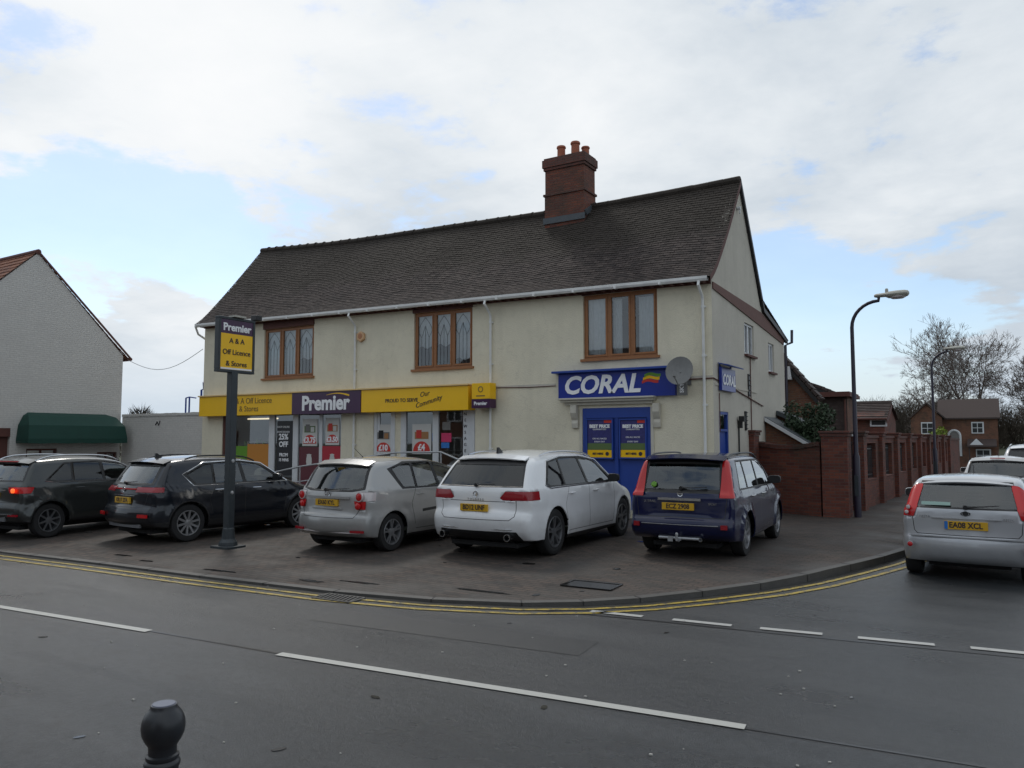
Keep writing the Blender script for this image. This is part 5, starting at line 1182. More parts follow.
# ---- dark blue boxy SUV
L_=4.46
BOX=dict(W=1.765,L=L_,ro=.98,wb=2.625,rw=.35,belt=1.02,tum=.20,pr=.06,pf=.12,crease=.80,flare=.03,paint=p_navy,clad=.36,cladmat=p_navy,
 prof=[(.30,.26,.06,.02),(.06,.36,.10,.06),(.0,.52,.12,.07),(.02,.62,.12,.07),(.10,.66,.08,.05),(.12,1.02,.07,.04),(.20,1.10,.07,.04),(.36,1.56,.07,.04),(.50,1.64,.09,.04),(1.2,1.67,.10,.04),(2.3,1.665,.10,.04),(2.75,1.58,.10,.05),(3.35,1.12,.10,.06),(3.95,1.02,.10,.10),(4.32,.9,.12,.12),(4.44,.65,.12,.14),(4.40,.4,.1,.12),(4.1,.26,.06,.05),(2.2,.24,.05,.0)],
 dlo=[(.62,1.08),(3.12,1.06),(2.75,1.48),(2.5,1.56),(.80,1.56)],
 panes=[([(.68,1.11),(1.18,1.10),(1.18,1.53),(.84,1.53)],m_carglass),([(1.24,1.10),(1.98,1.10),(1.98,1.53),(1.24,1.53)],m_carglass),([(2.05,1.10),(3.0,1.09),(2.68,1.46),(2.48,1.53),(2.05,1.53)],m_carglass)],
 trim=[],rearblack=[(-.70,1.04),(.70,1.04),(.64,1.60),(-.64,1.60)],rearglass=[(-.61,1.10),(.61,1.10),(.58,1.50),(-.58,1.50)],
 windscreen=([(-.72,1.12),(.72,1.12),(.64,1.60),(-.64,1.60)],[(-.69,1.15),(.69,1.15),(.61,1.57),(-.61,1.57)]),
 lights=[(0,(-1,.625,.98),(.62,2,1.57),m_red,dict(cut=[((.27,.8,1.0),(-1,0,.42))])),(0,(4.0,.5,.78),(5,2,.95),m_clear,None)],
 black=[],shut=[[(1.20,.5),(1.12,.8),(1.20,1.07)],[(2.02,.34),(2.02,1.08)],[(3.05,.34),(3.1,.75),(3.08,1.06)],[(1.3,.34),(3.05,.34)]],
 rearshut=[[(.0,.66),(.70,.66),(.74,.98)]],cladreg=[('side',[(1.45,.60),(3.0,.61),(3.0,.66),(1.45,.65)])],
 mirror=(2.82,1.10),mirmat=m_black,handles=[(1.40,.96),(2.22,.96)],plate=('ECZ 2908',.83,.03),wiper=(0,1.12,-.42,1.14),rails=(.55,2.6,0,0,m_iron),raillift=.035,
 spoiler=(.20,1.60,.50,1.655,.66,p_navy),badge=(1.03,.045,'bar'),spokes=6,split=0,spw=.05,rim=m_alloy,
 rearbits=[('tailgate_handle_bar',m_chrome,-.34,.36,.925,.965,.03),('rear_fog_lamp',m_reddark,-.76,-.66,.50,.57,.01),('rear_fog_lamp',m_reddark,.66,.76,.50,.57,.01),('bumper_strip',m_galv,-.62,.62,.548,.556,.012)],
 words=[('X-TRAIL',.50,.90,.055),('SPORT',-.52,.88,.045)],exhaust=[(.03,-.35,.33,.03)])
# ---- black crossover
L_=4.48
CRO=dict(W=1.855,L=L_,ro=.92,wb=2.67,rw=.355,belt=1.03,tum=.34,pr=.12,crease=.86,paint=p_black,clad=.40,cladmat=m_black,lip=.03,
 prof=[(.30,.26,.06,.02),(.04,.38,.12,.12),(.0,.56,.13,.13),(.04,.66,.13,.12),(.12,.74,.12,.11),(.12,1.0,.10,.10),(.22,1.10,.10,.09),(.52,1.50,.08,.06),(.62,1.58,.10,.05),(1.4,1.635,.11,.05),(2.2,1.61,.11,.05),(2.7,1.50,.11,.05),(3.40,1.09,.11,.08),(4.0,.98,.11,.12),(4.38,.82,.13,.18),(4.48,.55,.13,.2),(4.42,.35,.1,.18),(4.1,.24,.06,.05),(2.2,.22,.05,.0)],
 dlo=[(.82,1.27),(1.02,1.06),(3.20,1.07),(2.60,1.45),(2.1,1.51),(1.3,1.48)],
 panes=[([(.92,1.26),(1.07,1.09),(1.44,1.09),(1.46,1.45),(1.32,1.44)],m_privacy),([(1.49,1.09),(2.12,1.09),(2.08,1.48),(1.51,1.465)],m_carglass),([(2.20,1.09),(3.04,1.10),(2.56,1.42),(2.14,1.475)],m_carglass)],
 trim=[([(3.2,1.065),(1.01,1.055),(.81,1.27),(1.29,1.49),(2.1,1.522),(2.61,1.46),(3.2,1.065)],m_chrome,.011)],
 rearblack=[(-.70,1.08),(.70,1.08),(.62,1.50),(-.62,1.50)],rearglass=[(-.62,1.12),(.62,1.12),(.55,1.42),(-.55,1.42)],rgmat=m_carglass,
 windscreen=([(-.72,1.10),(.72,1.10),(.62,1.52),(-.62,1.52)],[(-.69,1.13),(.69,1.13),(.59,1.49),(-.59,1.49)]),
 lights=[(0,(-1,.36,.955),(.42,2,1.045),m_reddark,dict(cut=[((.42,.8,1.02),(-.5,0,.1)),((0,.36,1.0),(0,.8,.1))])),(0,(4.0,.5,.78),(5,2,.93),m_clear,None)],
 black=[],silverreg=[],shut=[[(1.42,.5),(1.34,.8),(1.46,1.05)],[(2.14,.38),(2.16,1.07)],[(3.10,.38),(3.18,.75),(3.10,1.06)],[(1.45,.38),(3.1,.38)]],
 rearshut=[[(.0,.68),(.6,.68),(.70,.92)]],
 mirror=(2.86,1.09),handles=[(1.55,.96),(2.42,.96)],plate=('KR17 ZFA',.80),wiper=(.10,1.12,-.30,1.15),rails=(.95,2.5,0,0,m_black),raillift=.03,
 spoiler=(.44,1.515,.64,1.575,.64,p_black),antenna=(.80,1.59,'fin'),badge=(1.0,.045,'bar'),spokes=10,split=0,spw=.040,rim=m_alloy,
 rearbits=[('light_strip',m_red,-.36,.36,1.0,1.025,.012),('bumper_reflector',m_red,-.82,-.60,.50,.56,.012),('bumper_reflector',m_red,.60,.82,.50,.56,.012),('skid_plate',m_alloy_dark,-.55,.55,.30,.42,.012),('plate_surround',m_chrome,-.36,.36,.885,.90,.014)])
# ---- dark grey small SUV at the left edge
L_=4.10
ECO=dict(W=1.765,L=L_,ro=.76,wb=2.52,rw=.34,belt=1.05,tum=.30,pr=.10,crease=.82,flare=.03,paint=p_grey,clad=.36,
 prof=[(.25,.28,.06,.02),(.03,.42,.12,.10),(.0,.58,.13,.10),(.03,.68,.13,.10),(.10,.74,.11,.08),(.11,1.05,.10,.08),(.20,1.14,.09,.07),(.42,1.50,.08,.05),(.55,1.58,.10,.05),(1.2,1.63,.11,.05),(2.0,1.61,.11,.05),(2.5,1.52,.11,.05),(3.10,1.12,.11,.08),(3.7,1.0,.11,.12),(4.02,.84,.13,.16),(4.10,.6,.13,.17),(4.05,.4,.1,.15),(3.8,.28,.06,.05),(2.0,.26,.05,.0)],
 dlo=[(.66,1.14),(.85,1.10),(2.95,1.08),(2.45,1.45),(1.9,1.52),(1.1,1.49)],
 panes=[([(.75,1.16),(.88,1.13),(1.22,1.12),(1.24,1.47),(1.12,1.46)],m_privacy),([(1.28,1.12),(1.92,1.12),(1.88,1.49),(1.30,1.475)],m_privacy),([(1.98,1.12),(2.82,1.11),(2.42,1.42),(1.95,1.485)],m_carglass)],
 trim=[([(2.95,1.075),(.85,1.09),(.65,1.13)],m_chrome,.010)],rearblack=[(-.72,1.12),(.72,1.12),(.64,1.50),(-.64,1.50)],rearglass=[(-.68,1.15),(.68,1.15),(.60,1.47),(-.60,1.47)],rgmat=m_carglass,
 windscreen=([(-.70,1.12),(.70,1.12),(.60,1.54),(-.60,1.54)],[(-.67,1.15),(.67,1.15),(.57,1.50),(-.57,1.50)]),
 lights=[(0,(-1,.48,.90),(.42,2,1.02),m_red,dict(cut=[((0,.5,.95),(0,.8,.4)),((.42,.8,.99),(-.5,0,.3))])),(0,(3.7,.5,.8),(5,2,.95),m_clear,None)],
 black=[],shut=[[(1.20,.5),(1.12,.8),(1.22,1.07)],[(1.94,.36),(1.96,1.08)],[(2.85,.36),(2.92,.75),(2.86,1.07)]],
 rearshut=[[(.0,.72),(.6,.72),(.68,.95)]],mirror=(2.66,1.10),handles=[(1.36,.97),(2.18,.97)],handmat=p_grey,plate=('LK18 DWM',.86),wiper=(.30,1.16,-.20,1.19),rails=(.55,2.4,0,0,m_chrome),raillift=.05,
 spoiler=(.36,1.51,.55,1.575,.62,p_grey),spokes=8,split=0,spw=.032,rim=m_alloy_dark,
 rearbits=[('third_brake_light',m_red,-.30,.30,1.505,1.525,.09),('plate_surround',m_chrome,-.40,.40,.95,.97,.02),('bumper_strip',m_chrome,-.72,-.30,.495,.507,.012),('bumper_strip',m_chrome,.30,.72,.495,.507,.012),('bumper_reflector',m_reddark,-.84,-.62,.46,.50,.01),('skid_plate',m_alloy_dark,-.5,.5,.36,.46,.012)],
 tubes=[])
# ---- pale silver hatchback on the right
L_=3.95
HAT=dict(W=1.69,L=L_,ro=.66,wb=2.49,rw=.30,belt=.95,tum=.30,pr=.10,crease=.78,paint=p_silver2,clad=.245,
 prof=[(.20,.20,.06,.02),(.04,.30,.10,.10),(.0,.46,.12,.11),(.02,.58,.12,.10),(.07,.62,.10,.08),(.08,.95,.09,.07),(.13,1.03,.08,.06),(.40,1.34,.07,.05),(.52,1.405,.09,.04),(1.1,1.44,.10,.04),(1.9,1.42,.10,.04),(2.3,1.35,.10,.05),(3.0,.97,.10,.08),(3.6,.86,.11,.12),(3.88,.72,.12,.16),(3.95,.5,.12,.18),(3.9,.3,.1,.16),(3.6,.2,.05,.05),(1.9,.18,.05,.0)],
 dlo=[(.60,1.08),(.85,.98),(2.85,.97),(2.30,1.29),(1.8,1.345),(.85,1.33)],
 panes=[([(.70,1.09),(.88,1.01),(1.20,1.01),(1.20,1.315),(.88,1.305)],m_carglass),([(1.25,1.01),(1.72,1.01),(1.72,1.32),(1.25,1.315)],m_carglass),([(1.78,1.01),(2.72,1.0),(2.26,1.265),(1.78,1.315)],m_carglass)],
 trim=[],rearblack=[(-.64,.98),(.64,.98),(.56,1.35),(-.56,1.35)],rearglass=[(-.60,1.005),(.60,1.005),(.53,1.315),(-.53,1.315)],
 windscreen=([(-.65,.99),(.65,.99),(.56,1.36),(-.56,1.36)],[(-.62,1.02),(.62,1.02),(.53,1.33),(-.53,1.33)]),
 lights=[(0,(-1,.54,.86),(.44,2,1.35),m_red,dict(cut=[((.12,.645,.86),(0,.9,.33)),((.22,.8,.86),(-1,0,.62))])),(0,(3.5,.5,.66),(5,2,.82),m_clear,None)],
 black=[],shut=[[(1.22,.3),(1.15,.6),(1.22,.97)],[(2.55,.3),(2.6,.6),(2.58,.95)]],rearshut=[[(.0,.625),(.60,.625),(.64,.67),(.66,.86)]],
 mirror=(2.45,.99),handles=[(1.40,.86)],handmat=p_silver2,plate=('EA08 XCL',.765),wiper=(.0,1.01,-.40,1.045),antenna=(2.1,1.41,'whip'),
 spoiler=(.36,1.345,.52,1.395,.56,p_silver2),badge=(.925,.045,'oval'),spokes=5,split=1,spw=.03,rim=m_alloy,
 rearbits=[('tailgate_handle_bar',m_galv,-.42,.42,.85,.862,.02),('bumper_crease',p_silver2,-.70,.70,.595,.61,.012)],
 words=[('FIESTA',.50,.865,.045),('ZETEC',-.50,.86,.045)])
def plc(k): return k
CARS={}
def put(key,name,label,spec,x,y,h,z):
    z=zp(y+1.2) if z else 0.0
    t,SWf,sf=make_car(name,label,'car',(x,y,z),R(h),spec); CARS[key]=(t,SWf,sf,spec); return t
put('eco','parked_car','dark grey small car with roof rails and a lit tail light, leftmost car',ECO,-16.83,7.66,5,.06)
put('spo','parked_car','black crossover with thin chrome window line, parked behind the shop sign pole',CRO,-13.95,8.60,-4,.065)
put('ver','parked_car','silver tall hatchback with round red rear lamps in front of the shop entrance',MPV,-9.66,9.63,-.5,.077)
put('tou','parked_car','large white car with privacy glass and twin exhausts, middle of the row',SUV,-7.05,10.33,1,.092)
put('xtr','parked_car','dark blue boxy car with tall red upright tail lights in front of the betting shop',BOX,-4.18,11.9,2,.11)
CARS['tou'][0].scale=(1,1,1.02)
f_=put('fie','parked_car','pale silver small hatchback on the side road showing its round fog lamps',HAT,-.26,12.65,-3.0,.0)
# round lamps on the silver cars and the lit centre of the left car's light
def lens(key,y,z,r,mat,nm='tail_light',pd=.012,ring=None):
    t,SWf,sf,sp=CARS[key]; 
    for s in (-1,1):
        x=sf(z,y)-pd; mb=MB(); mb.lathe([(0,-.012),(r*.7,-.009),(r,0),(r,.03)],(x,s*y,z),axis='x',n=20); o=mb.build(nm,mat,t,smooth=True,local=True)
        if ring: mb=MB(); mb.lathe([(r,-.004),(r*1.18,-.002),(r*1.18,.03)],(x,s*y,z),axis='x',n=20); mb.build('lamp_ring',ring,o,smooth=True)
lens('ver',.675,.955,.068,m_red,ring=m_clear); lens('ver',.655,.80,.055,m_red)
lens('fie',.69,.475,.035,m_red,'rear_fog_lamp',.035,ring=p_silver2); lens('fie',.71,.985,.030,m_clear,'reversing_lamp',.02,ring=m_red); lens('fie',.73,.915,.028,m_clear,'reversing_lamp',.025,ring=m_red)
lens('eco',.66,.955,.045,m_orangelens,'lit_bulb',.05)
# green sticker on the blue car, pale sticker in the hatchback
def sticker(key,y,z,w,h,mat,rnd_=False):
    t,SWf,sf,sp=CARS[key]; x=sf(z,y)-.004; x2=sf(z+h,y)-.004; mb=MB(); n_=12 if rnd_ else 4
    pts=[(y+w*cos(2*PI*k/n_),z+h*sin(2*PI*k/n_)) for k in range(12)] if rnd_ else [(y-w,z-h),(y+w,z-h),(y+w,z+h),(y-w,z+h)]
    mb.add([(sf(b,a)-.008,a,b) for a,b in pts],[tuple(range(len(pts)))]); mb.build('window_sticker',mat,t,local=True,fix=False)
sticker('xtr',.46,1.17,.05,.045,m_greenpr,True); sticker('fie',.36,1.05,.18,.022,M_('pale_green_sticker',(.30,.45,.40),.5))
# tow bar on the blue car
t=CARS['xtr'][0]; mb=MB(); mb.tube([(.25,0,.32),(.0,0,.30),(-.08,0,.32),(-.08,0,.38)],.022,8); mb.lathe([(0,.07),(.02,.06),(.026,.04),(.02,.015),(.018,0)],(-.08,0,.37),n=12); mb.tube([(.1,-.35,.33),(.1,.35,.33)],.025,8); mb.box(.02,.05,.10,.18,.28,.36); mb.build('tow_bar',m_galv,t,smooth=True,local=True)
# ------------------------------------------------------------ left white house
XL=at(120,440,Y=17.9).x; ez=at(121,356,X=XL).z; ap=at(38,253,X=XL); fy=17.9; ny=2*ap.y-fy
H=thing('white_gable_house','white painted brick gable end house with terracotta tiles, far left','house',(XL-5,ap.y,0))
mb=MB(); dA=(9.4,11.35,.05,at(5,428,X=XL).z); wA=(at(26,455,X=XL).y,at(57,455,X=XL).y,1.1,at(40,447,X=XL).z-.06); wB=(at(97,455,X=XL).y,at(117,455,X=XL).y,1.1,at(107,452,X=XL).z)
dA=(at(-60,455,X=XL).y,at(9,455,X=XL).y,.05,at(5,428,X=XL).z)
ny0=min(ny,dA[0]-.5)
wallgrid(mb,(ny0,fy),(-.2,ez-.15),[dA,wA,wB],-.25,lambda u,w,z:(XL+w,u,z))
mb.prism([(ny,ez-.15),(fy,ez-.15),(fy,ez),(ap.y,ap.z),(ny,ez)],'x',XL-.25,XL); mb.box(XL-10,XL-.251,fy-.25,fy,-.2,ez); mb.box(XL-10,XL-.251,ny,ny+.25,-.2,ez)
mb.build('wall',m_white_brick,H)
mb=MB(); hh=ap.z-ez; sl_=math.hypot(ap.y-ny,hh)
def s1(u,v): 
    t=v/(sl_+.3); y=ny-.22+(ap.y-ny+.22)*t; return Vector((XL-10+u,y,ez-.16+(hh+.20)*t)),Vector((0,-hh,ap.y-ny)).normalized()
def s2(u,v):
    t=v/(sl_+.3); y=fy+.28-(fy+.28-ap.y)*t; return Vector((XL+.0-u,y,ez-.17+(hh+.17)*t+.22*max(0,.2-t))),Vector((0,hh,fy-ap.y)).normalized()
rnd=random.Random(5); tiles(mb,s1,10.04,sl_+.3,.26,.26,rnd,lift=.03); tiles(mb,s2,10.04,sl_+.3,.26,.26,rnd,lift=.02)
mb.build('roof',m_terra,H,fix=False)
mb=MB(); mb.tube([(XL-10,ap.y,ap.z+.04),(XL+.05,ap.y,ap.z+.04)],.10,8)
for t in range(1): mb.obox((XL+.03,(ap.y+fy+.28)/2,(ap.z+ez-.1)/2+.05),(0,fy+.28-ap.y,ez-.1-ap.z),(1,0,0),(0,ap.z-ez,fy+.28-ap.y),math.hypot(fy+.28-ap.y,ap.z-ez+.1)/2,.03,.03)
mb.tube([(XL+.05,fy+.30,ez-.10),(XL-10,fy+.30,ez-.10)],.07,8); mb.build('verge_trim',m_board,H)
mb=MB(); mb.box(XL-.2,XL-.14,*dA[:2],.05,dA[3]-.3); mb.box(XL-.22,XL+.02,dA[0],dA[1],dA[3]-.3,dA[3]); mb.build('doorway',m_board,H)
for w in (wA,wB):
    mb=MB(); f=.07; mb.box(XL-.16,XL-.08,w[0],w[0]+f,w[2],w[3]); mb.box(XL-.16,XL-.08,w[1]-f,w[1],w[2],w[3]); mb.box(XL-.16,XL-.08,w[0]+f,w[1]-f,w[3]-f,w[3]); mb.box(XL-.16,XL-.08,w[0]+f,w[1]-f,w[2],w[2]+f); mb.box(XL-.15,XL-.09,(w[0]+w[1])/2-.03,(w[0]+w[1])/2+.03,w[2]+f,w[3]-f); wn=mb.build('window',m_board,H)
    mb=MB(); mb.quad((XL-.12,w[0]+f,w[2]+f),(XL-.12,w[1]-f,w[2]+f),(XL-.12,w[1]-f,w[3]-f),(XL-.12,w[0]+f,w[3]-f)); mb.build('pane',m_glass,wn,fix=False)
mb=MB(); mb.box(XL-9.9,XL-.3,ny+.3,fy-.3,-.1,.05); mb.build('floor',m_dark,H)
# dutch awning
y0=at(17,412,X=XL).y; y1=at(108,415,X=XL).y; zt_=at(17,412,X=XL).z; XO=XL+.85; zm=at(30,420,X=XO-.25).z; zlo=at(70,443,X=XO).z
AW=thing('green_awning','dark green canvas dutch awning with sloped ends on the white house wall','awning',(XL,(y0+y1)/2,zlo))
mb=MB(); sec=[(XL+.01,zt_),(XL+.38,zt_-.12),(XO-.10,zt_-.46),(XO,zlo+.16),(XO,zlo)]
ya=[y0,y0+.05,y0+.12,y0+.15,y0+.15]; yb=[y1,y1+.15,y1+.28,y1+.3,y1+.3]
ya=[y0+.35,y0+.2,y0+.05,y0,y0]; yb=[y1-.10,y1+.1,y1+.25,y1+.3,y1+.3]
for i in range(4):
    (xa,za),(xb,zb_)=sec[i],sec[i+1]; K=8
    for k in range(K):
        a0=ya[i]+(yb[i]-ya[i])*k/K; a1=ya[i]+(yb[i]-ya[i])*(k+1)/K; b0=ya[i+1]+(yb[i+1]-ya[i+1])*k/K; b1=ya[i+1]+(yb[i+1]-ya[i+1])*(k+1)/K
        w0=-.02 if k%2 else 0; w1=-.02 if (k+1)%2 else 0
        mb.quad((xa,a0,za),(xa,a1,za),(xb,b1,zb_+w1*(i==3)),(xb,b0,zb_+w0*(i==3)))
for Yy in (ya,yb):
    for i in range(4): mb.quad((sec[i][0],Yy[i],sec[i][1]),(sec[i+1][0],Yy[i+1],sec[i+1][1]),(XL+.01,Yy[i+1],sec[i+1][1]),(XL+.01,Yy[i],sec[i][1]))
mb.build('canopy',m_green,AW,fix=False)
mb=MB(); 
for Yy in (ya,yb): mb.tube([(XL+.02,Yy[4],zlo+.05),(XO-.03,Yy[4]+(-.02 if Yy is yb else .02),zlo+.05)],.012,5)
mb.build('awning_frame',m_iron,AW)
# white brick wall linking the two buildings
WW=thing('white_brick_wall','tall white painted brick wall joining the white house to the shop building','wall',((XL+BX0)/2,17.95,0)); wz=at(160,416,Y=17.95).z
mb=MB(); mb.box(XL+.02,BX0-.01,17.95,18.2,-.2,wz); mb.build('wall_face',m_white_brick,WW)
mb=MB(); rnd=random.Random(9); x=XL+.03
while x<BX0-.25:
    mb.box(x,x+.215,17.92,18.23,wz+.002,wz+.09+rnd.uniform(0,.025)); x+=.225
mb.build('coping',m_white_brick,WW)
mb=MB(); q=at(157,403+22,Y=17.93); mb.tube([(q.x-.12,17.94,q.z),(q.x,17.93,q.z+.12),(q.x+.1,17.94,q.z-.02),(q.x+.16,17.94,q.z+.16)],.02,5); mb.build('wall_hook',m_dark,WW)
mb=MB(); mb.tube([(BX0-.06,17.9,.0),(BX0-.06,17.9,wz-.1)],.03,6); mb.build('cable_duct',m_pvc,WW)
PF=thing('blue_pipe_frame','dark blue tubular frame showing above the white brick wall','pipe frame',(at(188,398,Y=19.2).x,19.2,0))
mb=MB(); a=at(186,398,Y=19.2); b=at(189.5,397,Y=19.2); c=at(196,398,Y=19.2); mb.tube([(a.x,19.2,.1),(a.x,19.2,a.z)],.035,6); mb.tube([(b.x,19.2,.1),(b.x,19.2,b.z)],.035,6); mb.tube([a,b,c],.025,6); mb.build('frame_bars',m_bluep,PF)
PV=thing('vent_pipe','purple blue vent pipe with a bent top at the left end of the shop building','pipe',(at(201,390,Y=18.6).x,18.6,0)); mb=MB(); a=at(201.5,390,Y=18.6); b=at(204,389,Y=18.6); mb.tube([(a.x,18.6,.1),(a.x,18.6,a.z),(b.x,18.6,b.z),(b.x+.1,18.5,b.z+.25)],.04,8); mb.build('pipe',m_bluep,PV)
# overhead cable
a=at(128,360,X=XL+.05); b=at(203,349,Y=17.6); mb=MB(); P=[a.lerp(b,i/12)+Vector((0,0,-.55*sin(PI*i/12))) for i in range(13)]; mb.tube(P,.011,5); tag(mb.build('overhead_cable',m_galv),'thin overhead cable sagging between the white house and the shop roof','cable')

# ------------------------------------------------------------ brick boundary walls on the right
def wall_px(px,Y0,ang):  return None
SA=R(3.0); W0=Vector((-2.86,20.40,0)); sdv=Vector((sin(SA),cos(SA),0))
GW=thing('garden_wall','red brick garden wall with mossy coping between the shop gable and the corner pier','wall',(-4.3,20.9,.1))
A_=Vector((-5.22,21.35,0)); B_=Vector((-3.44,20.52,0)); d=(B_-A_).normalized(); nn=Vector((-d.y,d.x,0))
mb=MB(); K=10
for k in range(K):
    p=A_.lerp(B_,k/K); q=A_.lerp(B_,(k+1)/K); h0=1.86-.10*sin(PI*k/K); h1=1.86-.10*sin(PI*(k+1)/K)
    vs=[]
    for (c,h) in ((p,h0),(q,h1)):
        for o in (-.11,.11): vs+=[c+nn*o+Vector((0,0,-.1)),c+nn*o+Vector((0,0,h))]
    mb.add(vs,[(0,1,5,4),(2,6,7,3),(1,3,7,5)])
mb.build('wall_face',m_brick,GW)
mb=MB()
for k in range(22):
    t=(k+.5)/22; c=A_.lerp(B_,t); h=1.86-.10*sin(PI*t); mb.obox(c+Vector((0,0,h+.055)),d,nn,(0,0,1),.042,.15,.05+random.uniform(0,.008))
mb.build('coping',m_brick_dark,GW)
def pier(name,c,w,h,label,group=None,rz=0,parent=None):
    t=parent or thing(name,label,'brick pier',(c.x,c.y,.1),rz,group)
    mb=MB(); ax=Vector((cos(rz),sin(rz),0)); ay=Vector((-sin(rz),cos(rz),0))
    mb.obox(c+Vector((0,0,(h-.1)/2)),ax,ay,(0,0,1),w/2,w/2,(h+.1)/2); o=mb.build('pier',m_brick,t)
    mb=MB(); mb.obox(c+Vector((0,0,h+.045)),ax,ay,(0,0,1),w/2+.03,w/2+.03,.04); mb.obox(c+Vector((0,0,h+.115)),ax,ay,(0,0,1),w/2+.06,w/2+.06,.028); mb.build('pier_cap',m_brick_dark,o,bevel=.01)
    return t
q=at(746,440,Y=20.95); pier('brick_pier',Vector((q.x,20.95,0)),.56,2.12,'brick pier against the cream gable wall, left end of the garden wall')
pier('brick_pier',Vector((-3.14,20.66,0)),.60,2.08,'tall brick corner pier beside the near street lamp')
SWL=thing('side_road_wall','long red brick wall of piers and iron railings running along the side road','wall',(-2.6,26,.1))
def atw(s,off=0): return W0+sdv*s+Vector((-sdv.y*-1,0,0))*0+Vector((-sdv.y,sdv.x,0))*off
nnw=Vector((sdv.y,-sdv.x,0))  # towards the road
ps_=[2.5+3.0*k for k in range(9)]
for k,s in enumerate(ps_):
    c=W0+sdv*s-nnw*.24; pier('x',c,.46,2.10,None,rz=-SA,parent=SWL)
for k in range(8):
    s0,s1=ps_[k]+.235,ps_[k+1]-.235; a=W0+sdv*s0-nnw*.24; b=W0+sdv*s1-nnw*.24; c=(a+b)/2; hl=(s1-s0)/2
    mb=MB(); mb.obox(c+Vector((0,0,.38)),sdv,nnw,(0,0,1),hl,.11,.48)
    # shouldered opening
    for sgn in (-1,1): mb.obox(c+sdv*sgn*(hl-.22)+Vector((0,0,1.385)),sdv,nnw,(0,0,1),.22,.11,.52)
    mb.obox(c+Vector((0,0,1.985)),sdv,nnw,(0,0,1),hl,.11,.075); mb.build('wall_panel',m_brick,SWL)
    mb=MB(); mb.obox(c+Vector((0,0,2.10)),sdv,nnw,(0,0,1),hl,.15,.038); mb.obox(c+Vector((0,0,.875)),sdv,nnw,(0,0,1),hl-.45,.13,.014); mb.build('coping',m_brick_dark,SWL)
    mb=MB(); n_=9
    for i in range(n_): p=c+sdv*(-hl+.5+(2*hl-1.0)*i/(n_-1)); mb.tube([p+Vector((0,0,.89)),p+Vector((0,0,1.85))],.012,5)
    for z in (1.0,1.75): mb.obox(c+Vector((0,0,z)),sdv,nnw,(0,0,1),hl-.46,.008,.018)
    mb.build('railing_panel',m_iron,SWL)
e0=W0+sdv*(ps_[-1]+.24)-nnw*.2; mb=MB(); mb.obox(e0+sdv*3+Vector((0,0,.95)),sdv,nnw,(0,0,1),3,.11,1.05); mb.build('wall_panel',m_brick,SWL); mb=MB(); mb.obox(e0+sdv*3+Vector((0,0,2.05)),sdv,nnw,(0,0,1),3.02,.15,.045); mb.build('coping',m_brick_dark,SWL)
# iron gate between the corner pier and the first pier
GT=thing('iron_gate','dark iron gate with a round ring and white top rail behind the near street lamp','gate',(-2.95,21.9,.1),-SA)
g0=W0+sdv*.62-nnw*.3; g1=W0+sdv*2.24-nnw*.3; gl=(g1-g0).length
mb=MB()
for i in range(12): p=g0.lerp(g1,i/11); mb.tube([p+Vector((0,0,.2)),p+Vector((0,0,1.95))],.012,5)
for z in (.25,1.2,1.9): mb.tube([g0+Vector((0,0,z)),g1+Vector((0,0,z))],.018,5)
mb.build('gate_bars',m_iron,GT)
mb=MB(); c=g0.lerp(g1,.5)+Vector((0,0,.78))+nnw*.02; P=[c+sdv*.26*cos(2*PI*k/20)+Vector((0,0,.26*sin(2*PI*k/20))) for k in range(21)]; mb.tube(P,.03,6); mb.build('gate_ring',m_galv,GT,smooth=True)
mb=MB(); mb.obox(g0.lerp(g1,.5)+Vector((0,0,2.13)),sdv,nnw,(0,0,1),gl/2+.05,.04,.03); mb.build('gate_top_rail',m_pvc,GT)

# ------------------------------------------------------------ houses behind on the right
def poly_house(nm,label,pts,Y,depth,mat,roofmat,cat='house',over=.25,edges=None,extra=None):
    """front wall outline (x,z) at Y, extruded back; edges: which outline edges carry roof slabs"""
    cx_=sum(p[0] for p in pts)/len(pts); t=thing(nm,label,cat,(cx_,Y+depth/2,0))
    mb=MB(); mb.prism(pts,'y',Y,Y+depth); mb.build('wall',mat,t)
    mb=MB()
    for (i,j) in edges:
        (xa,za),(xb,zb_)=pts[i],pts[j]
        if za<zb_: xa,za,xb,zb_=xb,zb_,xa,za
        L_=math.hypot(xb-xa,zb_-za); ux,uz=(xb-xa)/L_,(zb_-za)/L_; nx,nz=(-uz,ux) if ux>0 else (uz,-ux)
        n_=int((L_+over)/.3)+1
        for r_ in range(n_):
            s=r_*.3; e=min(L_+over,s+.33)
            P=[(xa+ux*s+nx*.10,za+uz*s+nz*.10),(xa+ux*e+nx*.13,za+uz*e+nz*.13),(xa+ux*e+nx*.0+nx*.02,za+uz*e+nz*.02),(xa+ux*s+nx*.02,za+uz*s+nz*.02)]
            mb.prism(P,'y',Y-over,Y+depth+over)
    mb.build('roof',roofmat,t)
    mb=MB()
    for (i,j) in edges:
        (xa,za),(xb,zb_)=pts[i],pts[j]
        if za<zb_: xa,za,xb,zb_=xb,zb_,xa,za
        L_=math.hypot(xb-xa,zb_-za); ux,uz=(xb-xa)/L_,(zb_-za)/L_; e=L_+over
        P=[(xa,za+.0),(xa+ux*e,za+uz*e),(xa+ux*e,za+uz*e-.20),(xa,za-.20)]; mb.prism(P,'y',Y-over-.02,Y-over+.01) 
    mb.build('barge_board',m_black,t)
    return t
def P2(px,py,Y): q=at(px,py,Y=Y); return (q.x,q.z)
YA=27.5
ra=P2(820,398,YA); la=P2(783,358,YA); ax_=la[0]-1.0; az_=la[1]+(la[1]-ra[1])/(ra[0]-la[0])*1.0
